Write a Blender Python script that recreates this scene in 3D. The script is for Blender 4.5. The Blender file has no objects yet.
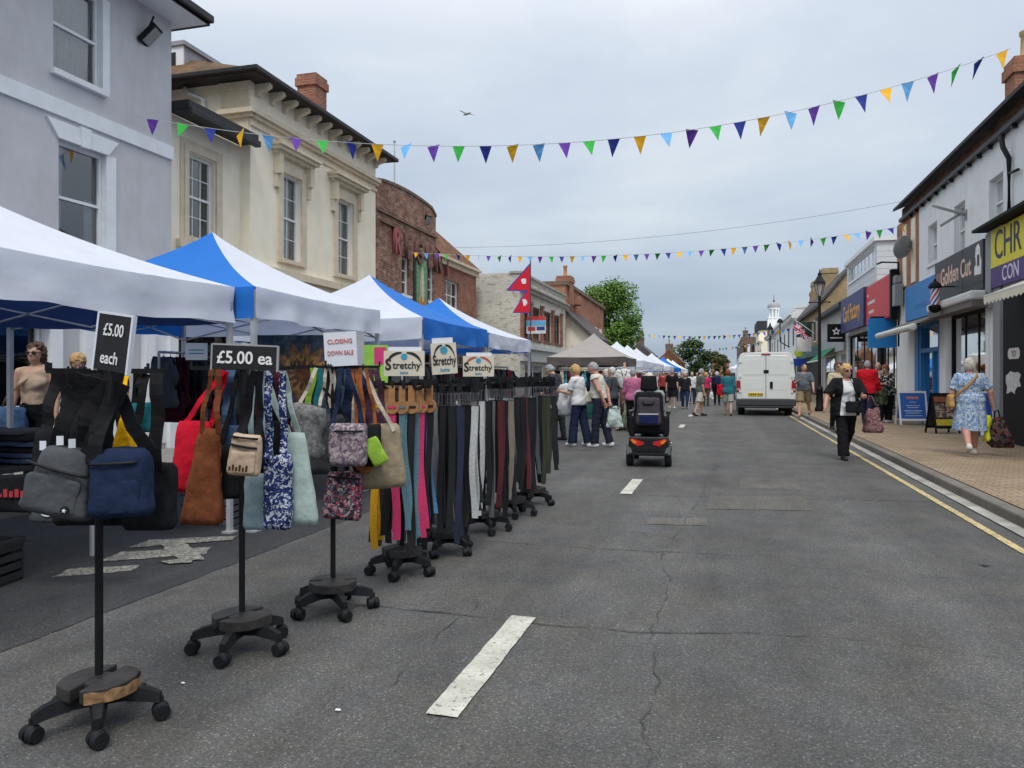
import bpy, math, random
import numpy as np
from mathutils import Vector, Matrix, noise
R = math.radians
random.seed(11)
rng = random.Random(5)
SC = bpy.context.scene
COL = SC.collection
CAMH, FPX, YAW = 1.42, 760.0, R(15.5)
SY, CY = math.sin(YAW), math.cos(YAW)

# ---- survey helpers: a measured photo bearing plus a distance gives a place in the street
def pt(px, py, z):
    xc = (px-512)/FPX
    return Vector((z*(-SY+xc*CY), z*(CY+xc*SY), CAMH+z*(377-py)/FPX))
def gp(px, py, h=0.0):
    p = pt(px, py, FPX*(CAMH-h)/(py-377)); p.z = h
    return p
def fy(px, X):
    xc = (px-512)/FPX
    return X*(CY+xc*SY)/(-SY+xc*CY)
def dep(x, y): return -SY*x+CY*y

# ---- objects
def tag(o, label=None, cat=None, group=None, kind=None):
    if label: o['label'] = label
    if cat: o['category'] = cat
    if group: o['group'] = group
    if kind: o['kind'] = kind
    return o
def thing(name, label, cat, loc=(0, 0, 0), rz=0, group=None):
    o = bpy.data.objects.new(name, None); COL.objects.link(o)
    o.location = loc; o.rotation_euler = (0, 0, rz); o.empty_display_size = .1
    return tag(o, label, cat, group)
def copy_tree(o, parent=None):
    c = o.copy(); COL.objects.link(c); c.parent = parent
    for ch in list(o.children): copy_tree(ch, c)
    return c

class MB:
    def __init__(s): s.v = []; s.f = []; s.m = []
    def add(s, vs, fs, mi=0):
        b = len(s.v); s.v.extend([tuple(v) for v in vs])
        for f in fs: s.f.append([b+i for i in f]); s.m.append(mi)
        return s
    def hexa(s, c, mi=0):
        return s.add(c, [(0,3,2,1),(4,5,6,7),(0,1,5,4),(1,2,6,5),(2,3,7,6),(3,0,4,7)], mi)
    def box(s, a, b, mi=0):
        (x0,y0,z0),(x1,y1,z1) = a, b
        return s.hexa([(x0,y0,z0),(x1,y0,z0),(x1,y1,z0),(x0,y1,z0),(x0,y0,z1),(x1,y0,z1),(x1,y1,z1),(x0,y1,z1)], mi)
    def obox(s, c, size, M=None, mi=0):
        M = M or Matrix.Identity(3); c = Vector(c); hx,hy,hz = size[0]/2,size[1]/2,size[2]/2
        return s.hexa([c+M@Vector(p) for p in [(-hx,-hy,-hz),(hx,-hy,-hz),(hx,hy,-hz),(-hx,hy,-hz),(-hx,-hy,hz),(hx,-hy,hz),(hx,hy,hz),(-hx,hy,hz)]], mi)
    def bar(s, p0, p1, w, t, mi=0):
        p0, p1 = Vector(p0), Vector(p1); d = (p1-p0); L = d.length
        q = d.to_track_quat('Z', 'Y').to_matrix()
        return s.obox((p0+p1)/2, (w, t, L), q, mi)
    def cyl(s, p0, p1, r0, r1=None, n=10, mi=0):
        r1 = r0 if r1 is None else r1
        p0, p1 = Vector(p0), Vector(p1); q = (p1-p0).to_track_quat('Z', 'Y').to_matrix()
        vs = []
        for p, r in ((p0, r0), (p1, r1)):
            for i in range(n):
                a = 2*math.pi*i/n; vs.append(p+q@Vector((r*math.cos(a), r*math.sin(a), 0)))
        fs = [(i, (i+1)%n, n+(i+1)%n, n+i) for i in range(n)]+[tuple(range(n-1,-1,-1)), tuple(range(n, 2*n))]
        return s.add(vs, fs, mi)
    def tube(s, pts, r, n=8, mi=0):
        pts = [Vector(p) for p in pts]; vs = []; rs = r if isinstance(r, (list, tuple)) else [r]*len(pts)
        for k, p in enumerate(pts):
            d = (pts[min(k+1, len(pts)-1)]-pts[max(k-1, 0)]); q = d.to_track_quat('Z', 'Y').to_matrix()
            for i in range(n):
                a = 2*math.pi*i/n; vs.append(p+q@Vector((rs[k]*math.cos(a), rs[k]*math.sin(a), 0)))
        fs = []
        for k in range(len(pts)-1):
            for i in range(n): fs.append((k*n+i, k*n+(i+1)%n, (k+1)*n+(i+1)%n, (k+1)*n+i))
        fs += [tuple(range(n-1,-1,-1)), tuple(range((len(pts)-1)*n, len(pts)*n))]
        return s.add(vs, fs, mi)
    def ribbon(s, pts, wdir, w, th=.004, mi=0):
        pts = [Vector(p) for p in pts]; vs = []; wd = Vector(wdir).normalized()
        ws = w if isinstance(w, (list, tuple)) else [w]*len(pts)
        for k, p in enumerate(pts):
            d = (pts[min(k+1, len(pts)-1)]-pts[max(k-1, 0)]).normalized()
            nn = d.cross(wd)
            nn = nn.normalized() if nn.length > 1e-6 else Vector((0, 1, 0))
            for a, b in ((-1,-1),(1,-1),(1,1),(-1,1)): vs.append(p+wd*(a*ws[k]/2)+nn*(b*th/2))
        fs = []
        for k in range(len(pts)-1):
            for i in range(4): fs.append((k*4+i, k*4+(i+1)%4, (k+1)*4+(i+1)%4, (k+1)*4+i))
        fs += [(3,2,1,0), tuple((len(pts)-1)*4+i for i in range(4))]
        return s.add(vs, fs, mi)
    def ell(s, c, r, n=12, m=8, M=None, mi=0):
        M = M or Matrix.Identity(3); c = Vector(c); vs = []
        for j in range(1, m):
            b = math.pi*j/m
            for i in range(n):
                a = 2*math.pi*i/n
                vs.append(c+M@Vector((r[0]*math.sin(b)*math.cos(a), r[1]*math.sin(b)*math.sin(a), r[2]*math.cos(b))))
        t = len(vs); vs += [c+M@Vector((0,0,r[2])), c-M@Vector((0,0,r[2]))]
        fs = []
        for j in range(m-2):
            for i in range(n): fs.append((j*n+i, (j+1)*n+i, (j+1)*n+(i+1)%n, j*n+(i+1)%n))
        for i in range(n):
            fs.append((t, i, (i+1)%n)); fs.append((t+1, (m-2)*n+(i+1)%n, (m-2)*n+i))
        return s.add(vs, fs, mi)
    def grid(s, rows, mi=0, close=False):
        n = len(rows[0]); vs = [p for r in rows for p in r]; fs = []
        for j in range(len(rows)-1):
            for i in range(n if close else n-1):
                fs.append((j*n+i, j*n+(i+1)%n, (j+1)*n+(i+1)%n, (j+1)*n+i))
        return s.add(vs, fs, mi)
    def lathe(s, prof, c=(0,0,0), n=16, mi=0):
        cx,cy,cz = c
        rows = [[(cx+r*math.cos(2*math.pi*i/n), cy+r*math.sin(2*math.pi*i/n), cz+z) for i in range(n)] for r, z in prof]
        s.grid(rows, mi, True)
        b = len(s.v)
        s.f.append([b-n+i for i in range(n)]); s.m.append(mi)
        k = b-n*len(prof); s.f.append([k+n-1-i for i in range(n)]); s.m.append(mi)
        return s
    def prism(s, poly, f, d0, d1, mi=0):
        n = len(poly); vs = [f(u, v, d0) for u, v in poly]+[f(u, v, d1) for u, v in poly]
        return s.add(vs, [tuple(range(n-1,-1,-1)), tuple(range(n, 2*n))]+[(i, (i+1)%n, n+(i+1)%n, n+i) for i in range(n)], mi)
    def tb(s, T, u0, u1, z0, z1, d0, d1, mi=0):      # box in wall space: along, up, depth into the wall
        return s.hexa([T(u0,z0,d0),T(u1,z0,d0),T(u1,z0,d1),T(u0,z0,d1),T(u0,z1,d0),T(u1,z1,d0),T(u1,z1,d1),T(u0,z1,d1)], mi)
    def build(s, name, mats, parent=None, smooth=False, bevel=0, loc=None, rz=0, angle=None):
        me = bpy.data.meshes.new(name); me.from_pydata(s.v, [], s.f)
        for m in (mats if isinstance(mats, (list, tuple)) else [mats]): me.materials.append(m)
        if any(s.m): me.polygons.foreach_set('material_index', s.m)
        if smooth: me.polygons.foreach_set('use_smooth', [True]*len(me.polygons))
        me.update()
        o = bpy.data.objects.new(name, me); COL.objects.link(o)
        if parent: o.parent = parent
        if loc is not None: o.location = loc
        if rz: o.rotation_euler = (0, 0, rz)
        if bevel:
            b = o.modifiers.new('bevel', 'BEVEL'); b.width = bevel; b.segments = 2; b.limit_method = 'ANGLE'
        if smooth and angle:
            try: me.set_sharp_from_angle(angle=R(angle))
            except Exception: pass
        return o

# ---- materials
MATS = {}
def nodes(name):
    m = bpy.data.materials.new(name); m.use_nodes = True
    nt = m.node_tree; b = nt.nodes['Principled BSDF']
    return m, nt, b
def N(nt, t, **kw):
    n = nt.nodes.new(t)
    for k, v in kw.items():
        if k in n.inputs: n.inputs[k].default_value = v
        else: setattr(n, k, v)
    return n
def L(nt, a, b): nt.links.new(a, b)
def ramp(nt, stops, interp='LINEAR'):
    r = nt.nodes.new('ShaderNodeValToRGB'); r.color_ramp.interpolation = interp
    e = r.color_ramp.elements
    while len(e) < len(stops): e.new(.5)
    for i, (p, c) in enumerate(stops):
        e[i].position = p; e[i].color = (c[0], c[1], c[2], 1) if isinstance(c, (tuple, list)) else (c, c, c, 1)
    return r
def mixc(nt, fac, a, b, mode='MIX'):
    m = nt.nodes.new('ShaderNodeMix'); m.data_type = 'RGBA'; m.blend_type = mode
    for sock, v in ((m.inputs[0], fac), (m.inputs[6], a), (m.inputs[7], b)):
        if hasattr(v, 'is_linked'): L(nt, v, sock)
        elif isinstance(v, (tuple, list)): sock.default_value = (v[0], v[1], v[2], 1)
        else: sock.default_value = v
    return m.outputs[2]
def coords(nt, scale=(1,1,1), kind='Object'):
    t = nt.nodes.new('ShaderNodeTexCoord'); mp = nt.nodes.new('ShaderNodeMapping')
    mp.inputs['Scale'].default_value = scale; L(nt, t.outputs[kind], mp.inputs[0])
    return mp.outputs[0]
def wallcoords(nt):
    t = nt.nodes.new('ShaderNodeTexCoord'); sp = nt.nodes.new('ShaderNodeSeparateXYZ'); L(nt, t.outputs['Object'], sp.inputs[0])
    a = N(nt, 'ShaderNodeMath', operation='ADD'); L(nt, sp.outputs[0], a.inputs[0]); L(nt, sp.outputs[1], a.inputs[1])
    c = nt.nodes.new('ShaderNodeCombineXYZ'); L(nt, a.outputs[0], c.inputs[0]); L(nt, sp.outputs[2], c.inputs[1])
    return c.outputs[0]
def bumpit(nt, b, h, strength=.3, dist=.01):
    n = N(nt, 'ShaderNodeBump', Strength=strength, Distance=dist); L(nt, h, n.inputs['Height']); L(nt, n.outputs[0], b.inputs['Normal'])
def M(name, col, rough=.75, var=.15, scale=7, bump=0, bscale=90, metal=0, spec=.35, stain=0, sheen=0):
    if name in MATS: return MATS[name]
    m, nt, b = nodes(name); v = coords(nt)
    n = N(nt, 'ShaderNodeTexNoise', Scale=scale, Detail=5, Roughness=.6); L(nt, v, n.inputs[0])
    r = ramp(nt, [(.3, tuple(c*(1-var) for c in col)), (.7, tuple(min(1, c*(1+var)) for c in col))]); L(nt, n.outputs[0], r.inputs[0])
    out = r.outputs[0]
    if stain:
        w = coords(nt, (1.2, 1.2, .25)); n3 = N(nt, 'ShaderNodeTexNoise', Scale=2.2, Detail=7, Roughness=.7); L(nt, w, n3.inputs[0])
        r3 = ramp(nt, [(.45, (1,1,1)), (.75, (1-stain, 1-stain*1.05, 1-stain*1.15))]); L(nt, n3.outputs[0], r3.inputs[0])
        out = mixc(nt, 1.0, out, r3.outputs[0], 'MULTIPLY')
    L(nt, out, b.inputs['Base Color'])
    b.inputs['Roughness'].default_value = rough; b.inputs['Metallic'].default_value = metal; b.inputs['Specular IOR Level'].default_value = spec
    if bump:
        n2 = N(nt, 'ShaderNodeTexNoise', Scale=bscale, Detail=3); L(nt, v, n2.inputs[0]); bumpit(nt, b, n2.outputs[0], bump, .01)
    MATS[name] = m
    return m
def brickmat(name, c1, c2, mortar, w=.225, h=.075, ms=.01, stain=.25, paint=None):
    m, nt, b = nodes(name); v = wallcoords(nt)
    t = N(nt, 'ShaderNodeTexBrick', Scale=1.0); L(nt, v, t.inputs[0])
    t.inputs['Brick Width'].default_value = w; t.inputs['Row Height'].default_value = h; t.inputs['Mortar Size'].default_value = ms
    t.inputs['Color1'].default_value = (*c1, 1); t.inputs['Color2'].default_value = (*c2, 1); t.inputs['Mortar'].default_value = (*mortar, 1); t.inputs['Bias'].default_value = -.1
    n = N(nt, 'ShaderNodeTexNoise', Scale=1.6, Detail=8, Roughness=.68); L(nt, coords(nt), n.inputs[0])
    r = ramp(nt, [(.36, (1+stain, 1+stain, 1+stain*.95)), (.5, (1, 1, 1)), (.68, (1-stain, 1-stain, 1-stain))]); L(nt, n.outputs[0], r.inputs[0])
    out = mixc(nt, 1.0, t.outputs[0], r.outputs[0], 'MULTIPLY')
    n2 = N(nt, 'ShaderNodeTexNoise', Scale=26, Detail=4, Roughness=.7); L(nt, coords(nt), n2.inputs[0])
    r2 = ramp(nt, [(.3, .72), (.7, 1.25)]); L(nt, n2.outputs[0], r2.inputs[0])
    out = mixc(nt, 1.0, out, r2.outputs[0], 'MULTIPLY')
    if paint:
        n3 = N(nt, 'ShaderNodeTexNoise', Scale=3.0, Detail=9, Roughness=.75); L(nt, coords(nt, (1, 1, 2.2)), n3.inputs[0])
        r3 = ramp(nt, [(paint[1], 1), (paint[1]+.1, 0)]); L(nt, n3.outputs[0], r3.inputs[0])
        out = mixc(nt, r3.outputs[0], out, paint[0])
    L(nt, out, b.inputs['Base Color']); b.inputs['Roughness'].default_value = .9; b.inputs['Specular IOR Level'].default_value = .2
    bumpit(nt, b, t.outputs['Fac'], -.5, .012)
    MATS[name] = m
    return m
def rowmat(name, c1, c2, w, h, gap, rough=.85, flat=False, mort=.35, stain=.25):
    """tiles, boards or block paving: brick rows in the sheet's own plane"""
    m, nt, b = nodes(name)
    v = coords(nt) if flat else wallcoords(nt)
    t = N(nt, 'ShaderNodeTexBrick', Scale=1.0); L(nt, v, t.inputs[0])
    t.inputs['Brick Width'].default_value = w; t.inputs['Row Height'].default_value = h; t.inputs['Mortar Size'].default_value = gap
    t.inputs['Color1'].default_value = (*c1, 1); t.inputs['Color2'].default_value = (*c2, 1); t.inputs['Mortar'].default_value = (*[c*mort for c in c1], 1)
    n = N(nt, 'ShaderNodeTexNoise', Scale=.9, Detail=9, Roughness=.7); L(nt, coords(nt), n.inputs[0])
    r = ramp(nt, [(.3, 1+stain), (.7, 1-stain)]); L(nt, n.outputs[0], r.inputs[0])
    n2 = N(nt, 'ShaderNodeTexNoise', Scale=60, Detail=3); L(nt, coords(nt), n2.inputs[0]); r2 = ramp(nt, [(.3, .8), (.7, 1.2)]); L(nt, n2.outputs[0], r2.inputs[0])
    out = mixc(nt, 1., mixc(nt, 1., t.outputs[0], r.outputs[0], 'MULTIPLY'), r2.outputs[0], 'MULTIPLY')
    L(nt, out, b.inputs['Base Color']); b.inputs['Roughness'].default_value = rough; b.inputs['Specular IOR Level'].default_value = .25
    bumpit(nt, b, t.outputs['Fac'], -.4, .008)
    MATS[name] = m
    return m
def asphalt(name, base, speck=.3, light=.22, coarse=210):
    m, nt, b = nodes(name); v = coords(nt)
    n1 = N(nt, 'ShaderNodeTexNoise', Scale=.8, Detail=9, Roughness=.72); L(nt, v, n1.inputs[0])
    r1 = ramp(nt, [(.32, .74), (.5, 1.0), (.7, 1.26)]); L(nt, n1.outputs[0], r1.inputs[0])
    v1 = N(nt, 'ShaderNodeTexVoronoi', Scale=coarse*.62); L(nt, v, v1.inputs[0])
    sp = nt.nodes.new('ShaderNodeSeparateColor'); L(nt, v1.outputs['Color'], sp.inputs[0])
    r2 = ramp(nt, [(0, 1-speck), (.55, 1.0), (.87, 1.12), (.95, 1.5), (1, 2.2)]); L(nt, sp.outputs[0], r2.inputs[0])
    r4 = ramp(nt, [(.0, 1.0), (.45, .9), (.8, .62)]); 
    mu = N(nt, 'ShaderNodeMath', operation='MULTIPLY'); mu.inputs[1].default_value = 1.4; L(nt, v1.outputs['Distance'], mu.inputs[0]); L(nt, mu.outputs[0], r4.inputs[0])
    n3 = N(nt, 'ShaderNodeTexNoise', Scale=coarse*.3, Detail=5, Roughness=.7); L(nt, v, n3.inputs[0])
    r3 = ramp(nt, [(.3, .62), (.7, 1.36)]); L(nt, n3.outputs[0], r3.inputs[0])
    n5 = N(nt, 'ShaderNodeTexNoise', Scale=4.5, Detail=7, Roughness=.7); L(nt, coords(nt, (1, .35, 1)), n5.inputs[0])
    r5 = ramp(nt, [(.35, .86), (.7, 1.15)]); L(nt, n5.outputs[0], r5.inputs[0])
    n6 = N(nt, 'ShaderNodeTexNoise', Scale=1.7, Detail=6, Roughness=.75); L(nt, v, n6.inputs[0]); r6 = ramp(nt, [(.35, (1.03, 1.0, .93)), (.65, (.96, .99, 1.05))]); L(nt, n6.outputs[0], r6.inputs[0])
    c = mixc(nt, 1., mixc(nt, 1., base, r1.outputs[0], 'MULTIPLY'), r6.outputs[0], 'MULTIPLY')
    n7 = N(nt, 'ShaderNodeTexNoise', Scale=1.0, Detail=3, Roughness=.5); L(nt, coords(nt, (1.3, .035, 1)), n7.inputs[0]); r7 = ramp(nt, [(.32, .8), (.68, 1.18)]); L(nt, n7.outputs[0], r7.inputs[0])
    n8 = N(nt, 'ShaderNodeTexNoise', Scale=.45, Detail=8, Roughness=.78, Distortion=1.2); L(nt, v, n8.inputs[0]); r8 = ramp(nt, [(.3, (.72, .72, .73)), (.42, 1.0), (1, 1.0)]); L(nt, n8.outputs[0], r8.inputs[0])
    for q in (r2, r3, r4, r5, r7, r8): c = mixc(nt, 1., c, q.outputs[0], 'MULTIPLY')
    L(nt, c, b.inputs['Base Color']); b.inputs['Roughness'].default_value = .82; b.inputs['Specular IOR Level'].default_value = .3
    h = N(nt, 'ShaderNodeMath', operation='ADD'); L(nt, mu.outputs[0], h.inputs[0]); L(nt, n3.outputs[0], h.inputs[1])
    bumpit(nt, b, h.outputs[0], -.55, .006)
    MATS[name] = m
    return m
def paintmark(name, col, wear=.5):
    m, nt, b = nodes(name); v = coords(nt)
    n = N(nt, 'ShaderNodeTexNoise', Scale=38, Detail=6, Roughness=.75); L(nt, v, n.inputs[0])
    r = ramp(nt, [(wear-.08, col), (wear-.0, tuple(c*.82 for c in col)), (wear+.05, (.11, .105, .1))]); L(nt, n.outputs[0], r.inputs[0])
    n2 = N(nt, 'ShaderNodeTexNoise', Scale=5, Detail=5); L(nt, v, n2.inputs[0]); r2 = ramp(nt, [(.3, .75), (.7, 1.1)]); L(nt, n2.outputs[0], r2.inputs[0])
    L(nt, mixc(nt, 1., r.outputs[0], r2.outputs[0], 'MULTIPLY'), b.inputs['Base Color']); b.inputs['Roughness'].default_value = .8
    bumpit(nt, b, n.outputs[0], .3, .004)
    MATS[name] = m
    return m
def pattern(name, cols, scale=40, rough=.85, detail=True):
    m, nt, b = nodes(name); v = coords(nt)
    n = N(nt, 'ShaderNodeTexNoise', Scale=scale*.35, Detail=3); L(nt, v, n.inputs[0])
    mx = N(nt, 'ShaderNodeVectorMath', operation='MULTIPLY_ADD'); L(nt, n.outputs['Color'], mx.inputs[0]); mx.inputs[1].default_value = (.06,)*3; L(nt, v, mx.inputs[2])
    vo = N(nt, 'ShaderNodeTexVoronoi', Scale=scale); L(nt, mx.outputs[0], vo.inputs[0])
    sp = nt.nodes.new('ShaderNodeSeparateColor'); L(nt, vo.outputs['Color'], sp.inputs[0])
    k = len(cols); r = ramp(nt, [(i/k, c) for i, c in enumerate(cols)], 'CONSTANT'); L(nt, sp.outputs[0], r.inputs[0])
    L(nt, r.outputs[0], b.inputs['Base Color']); b.inputs['Roughness'].default_value = rough; b.inputs['Specular IOR Level'].default_value = .2
    MATS[name] = m
    return m
def glassmat(name, tint=(.75, .8, .82), refl=.16):
    m = bpy.data.materials.new(name); m.use_nodes = True; nt = m.node_tree; nt.nodes.clear()
    o = nt.nodes.new('ShaderNodeOutputMaterial'); tr = nt.nodes.new('ShaderNodeBsdfTransparent'); tr.inputs[0].default_value = (*tint, 1)
    g = N(nt, 'ShaderNodeBsdfGlossy', Roughness=.03); lw = N(nt, 'ShaderNodeFresnel', IOR=1.5)
    n = N(nt, 'ShaderNodeTexNoise', Scale=1.3, Detail=2); L(nt, coords(nt), n.inputs[0]); bp = N(nt, 'ShaderNodeBump', Strength=.05, Distance=.05); L(nt, n.outputs[0], bp.inputs['Height']); L(nt, bp.outputs[0], g.inputs['Normal'])
    a = N(nt, 'ShaderNodeMath', operation='ADD'); a.inputs[1].default_value = refl; a.use_clamp = True; L(nt, lw.outputs[0], a.inputs[0])
    mx = nt.nodes.new('ShaderNodeMixShader'); L(nt, a.outputs[0], mx.inputs[0]); L(nt, tr.outputs[0], mx.inputs[1]); L(nt, g.outputs[0], mx.inputs[2]); L(nt, mx.outputs[0], o.inputs[0])
    MATS[name] = m
    return m
def emit(name, col, s):
    m, nt, b = nodes(name); b.inputs['Base Color'].default_value = (*col, 1); b.inputs['Emission Color'].default_value = (*col, 1); b.inputs['Emission Strength'].default_value = s
    MATS[name] = m
    return m

ASPH = asphalt('asphalt', (.107, .1055, .102), .2)
ASPH_D = asphalt('asphalt dark', (.05, .051, .054), .2)  # dark bay surfacing, lowered further so the colour holds the tents' shade
ASPH_P = asphalt('asphalt patch', (.134, .127, .114), .24)
ASPH_S = asphalt('asphalt smooth', (.103, .100, .096), .16)
PAVE = rowmat('block paving', (.295, .225, .15), (.235, .172, .112), .2, .1, .009, flat=True, mort=.4, stain=.18)
KERB = rowmat('kerb concrete', (.16, .145, .125), (.13, .12, .105), 3, .915, .008, flat=True)
CHAN = M('channel concrete', (.29, .28, .255), .9, .4, 3, .2, 60)
WHITEMARK = paintmark('road paint white', (.5, .5, .43), .58)
FADEMARK = paintmark('road paint faded', (.34, .34, .28), .47)
YELMARK = paintmark('road paint yellow', (.56, .44, .2), .53)
GREYR = M('grey render', (.56, .555, .57), .9, .06, 2, .12, 220, stain=.12)
TRIMW = M('trim white', (.78, .8, .82), .7, .06, 4, stain=.06)
CREAM = M('cream stucco', (.88, .81, .65), .9, .05, 2.5, .1, 160, stain=.07)
STONE = M('cream stone trim', (.66, .57, .43), .85, .1, 6, .1, 80, stain=.15)
WHITEW = M('white render', (.8, .82, .82), .85, .05, 2, .08, 160, stain=.1)
WFRAME = M('white paint', (.78, .79, .79), .5, .04, 4)
BLKMETAL = M('black metal', (.009, .009, .01), .5, .3, 20, spec=.2)
BLKPLAS = M('black plastic', (.012, .0125, .014), .55, .3, 15, .1, 120, spec=.2)
DKGUT = M('dark gutter', (.018, .017, .018), .5, .3, 5)
BRICK = brickmat('red brick', (.38, .13, .075), (.25, .09, .055), (.26, .22, .18), stain=.35)
BRICKW = brickmat('weathered brick', (.30, .115, .07), (.165, .072, .05), (.24, .2, .165), stain=.5, paint=((.38, .3, .24), .39))
BRICKO = brickmat('orange brick', (.40, .15, .075), (.31, .11, .06), (.28, .22, .17), stain=.25)
BRICKP = brickmat('painted brick', (.64, .63, .55), (.58, .57, .5), (.5, .49, .43), stain=.15, paint=((.3, .24, .18), .38))
BRICKB = brickmat('brown brick', (.20, .12, .085), (.14, .085, .065), (.2, .17, .14), stain=.2)
YBRICK = brickmat('yellow brick', (.40, .29, .14), (.33, .23, .11), (.3, .26, .2), stain=.2)
TILE = rowmat('clay roof tile', (.22, .105, .055), (.15, .075, .042), .17, .11, .008, stain=.4)
MOSST = rowmat('mossy roof tile', (.19, .105, .05), (.12, .075, .04), .17, .11, .008, stain=.5)
SLATE = rowmat('roof slate', (.11, .1, .1), (.075, .07, .07), .25, .14, .006, stain=.35)
LEAD = M('lead sheet', (.3, .3, .32), .6, .15, 4)
GLASS = glassmat('window glass')
SHOPG = glassmat('shop glass', (.75, .79, .8), .02)
DARK = M('dark interior', (.025, .024, .024), .9, .3, 2)
ROOM = M('room wall', (.22, .21, .2), .9, .2, 2)
CURT = M('net curtain', (.62, .62, .62), .95, .1, 12)
def canopy(name, col, tl):
    m = M(name, col, .75, .04, 3, .3, 5, stain=.04); nt = m.node_tree; [n.inputs['Distance'].__setattr__('default_value', .035) for n in nt.nodes if n.type == 'BUMP']; b = nt.nodes['Principled BSDF']; o = nt.nodes['Material Output']
    t = nt.nodes.new('ShaderNodeBsdfTranslucent'); t.inputs[0].default_value = (*col, 1); x = nt.nodes.new('ShaderNodeMixShader'); x.inputs[0].default_value = tl
    L(nt, b.outputs[0], x.inputs[1]); L(nt, t.outputs[0], x.inputs[2]); L(nt, x.outputs[0], o.inputs[0]); return m
CANW = canopy('white canopy cloth', (.80, .84, .93), .36)
CANB = canopy('blue canopy cloth', (.022, .2, .68), .3)
CANN = M('navy canopy lining', (.02, .05, .17), .8, .1, 3)
CANBE = M('beige canopy cloth', (.29, .265, .25), .8, .06, 3)
CANBR = M('brown canopy cloth', (.10, .083, .08), .8, .1, 3)
CANC = M('cream canopy cloth', (.72, .67, .53), .8, .06, 3)
ALU = M('tent frame metal', (.5, .51, .53), .45, .08, 8, metal=.4)
FR_BLUE = M('shop blue paint', (.02, .2, .52), .5, .08, 4)
WOODW = M('worn plywood', (.24, .135, .065), .85, .6, 30, .3, 60)
SKIN = M('skin', (.52, .31, .22), .55, .06, 9)
SKINR = M('skin flushed', (.50, .26, .19), .55, .06, 9)
def cloth(name, col, var=.16, rough=.95): return M('cloth '+name, col, rough, var, 18, .8, 20, spec=.05)
def text(s, size, mat, name='lettering', parent=None, loc=(0,0,0), rot=(0,0,0), sx=1., bold=0.0, align='CENTER', ext=.002, shear=0.):
    cu = bpy.data.curves.new('txt', 'FONT'); cu.body = s; cu.size = size; cu.align_x = align; cu.align_y = 'CENTER'; cu.extrude = ext; cu.offset = bold*size*.8; cu.resolution_u = 3; cu.shear = shear
    t = bpy.data.objects.new('txt', cu); me = bpy.data.meshes.new_from_object(t)
    for v in me.vertices: v.co.x *= sx
    bpy.data.objects.remove(t); bpy.data.curves.remove(cu)
    me.materials.clear(); me.materials.append(mat)
    o = bpy.data.objects.new(name, me); COL.objects.link(o); o.location = loc; o.rotation_euler = rot
    if parent: o.parent = parent
    return o

# ---- implicit surfaces for bodies, clothes, soft goods
def surfnet(f, lo, hi, s):
    lo = np.array(lo, float); hi = np.array(hi, float); n = np.maximum(np.ceil((hi-lo)/s).astype(int)+1, 3)
    ax = [lo[i]+s*np.arange(n[i]) for i in range(3)]
    G = np.stack(np.meshgrid(*ax, indexing='ij'), -1).reshape(-1, 3)
    V = f(G).reshape(n)
    ins = V < 0
    cs = [(i, j, k) for i in (0,1) for j in (0,1) for k in (0,1)]
    def sl(A, c): return A[c[0]:n[0]-1+c[0], c[1]:n[1]-1+c[1], c[2]:n[2]-1+c[2]]
    cnt = sum(sl(ins, c).astype(int) for c in cs); act = (cnt > 0) & (cnt < 8)
    acc = np.zeros(tuple(n-1)+(3,)); num = np.zeros(tuple(n-1))
    for a in cs:
        for d in range(3):
            if a[d] == 0:
                b = list(a); b[d] = 1; va, vb = sl(V, a), sl(V, b); x = (va < 0) != (vb < 0)
                t = np.where(x, va/np.where(x, va-vb, 1), 0)
                for e in range(3): acc[..., e] += np.where(x, (a[e]+(t if e == d else 0)), 0)
                num += x
    idx = -np.ones(tuple(n-1), int); ii = np.argwhere(act); idx[act] = np.arange(len(ii))
    pos = lo+s*(ii+acc[act]/num[act][:, None])
    faces = []
    for d in range(3):
        e1, e2 = (d+1)%3, (d+2)%3
        a = [slice(None)]*3; b = [slice(None)]*3; a[d] = slice(0, n[d]-1); b[d] = slice(1, n[d])
        A, B = ins[tuple(a)], ins[tuple(b)]; X = A != B
        q = np.argwhere(X); ok = (q[:, e1] > 0) & (q[:, e2] > 0) & (q[:, e1] < n[e1]-1) & (q[:, e2] < n[e2]-1); q = q[ok]
        if not len(q): continue
        def at(o1, o2):
            p = q.copy(); p[:, e1] -= o1; p[:, e2] -= o2; return idx[p[:, 0], p[:, 1], p[:, 2]]
        F = np.stack([at(1,1), at(0,1), at(0,0), at(1,0)], 1)
        fl = ~A[q[:, 0], q[:, 1], q[:, 2]]; F[fl] = F[fl][:, ::-1]
        faces.append(F)
    return pos.tolist(), np.concatenate(faces).tolist()
def smin(a, b, k):
    h = np.clip(.5+.5*(b-a)/k, 0, 1); return b*(1-h)+a*h-k*h*(1-h)
def d_cap(P, a, b, r0, r1, flat=False, sq=None):
    a = np.array(a, float); b = np.array(b, float); d = b-a; L2 = max(d@d, 1e-9); t = np.clip(((P-a)@d)/L2, 0, 1)
    v = P-a-t[:, None]*d
    if sq is not None: v = v*np.array(sq)
    D = np.linalg.norm(v, axis=1)-(r0+(r1-r0)*t)
    if flat: D = np.maximum(D, ((P-b)@d)/math.sqrt(L2))
    return D
def d_ell(P, c, r, Rm=None):
    q = P-np.array(c)
    if Rm is not None: q = q@Rm
    r = np.array(r); k0 = np.linalg.norm(q/r, axis=1); k1 = np.linalg.norm(q/(r*r), axis=1)
    return k0*(k0-1)/np.maximum(k1, 1e-6)
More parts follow.
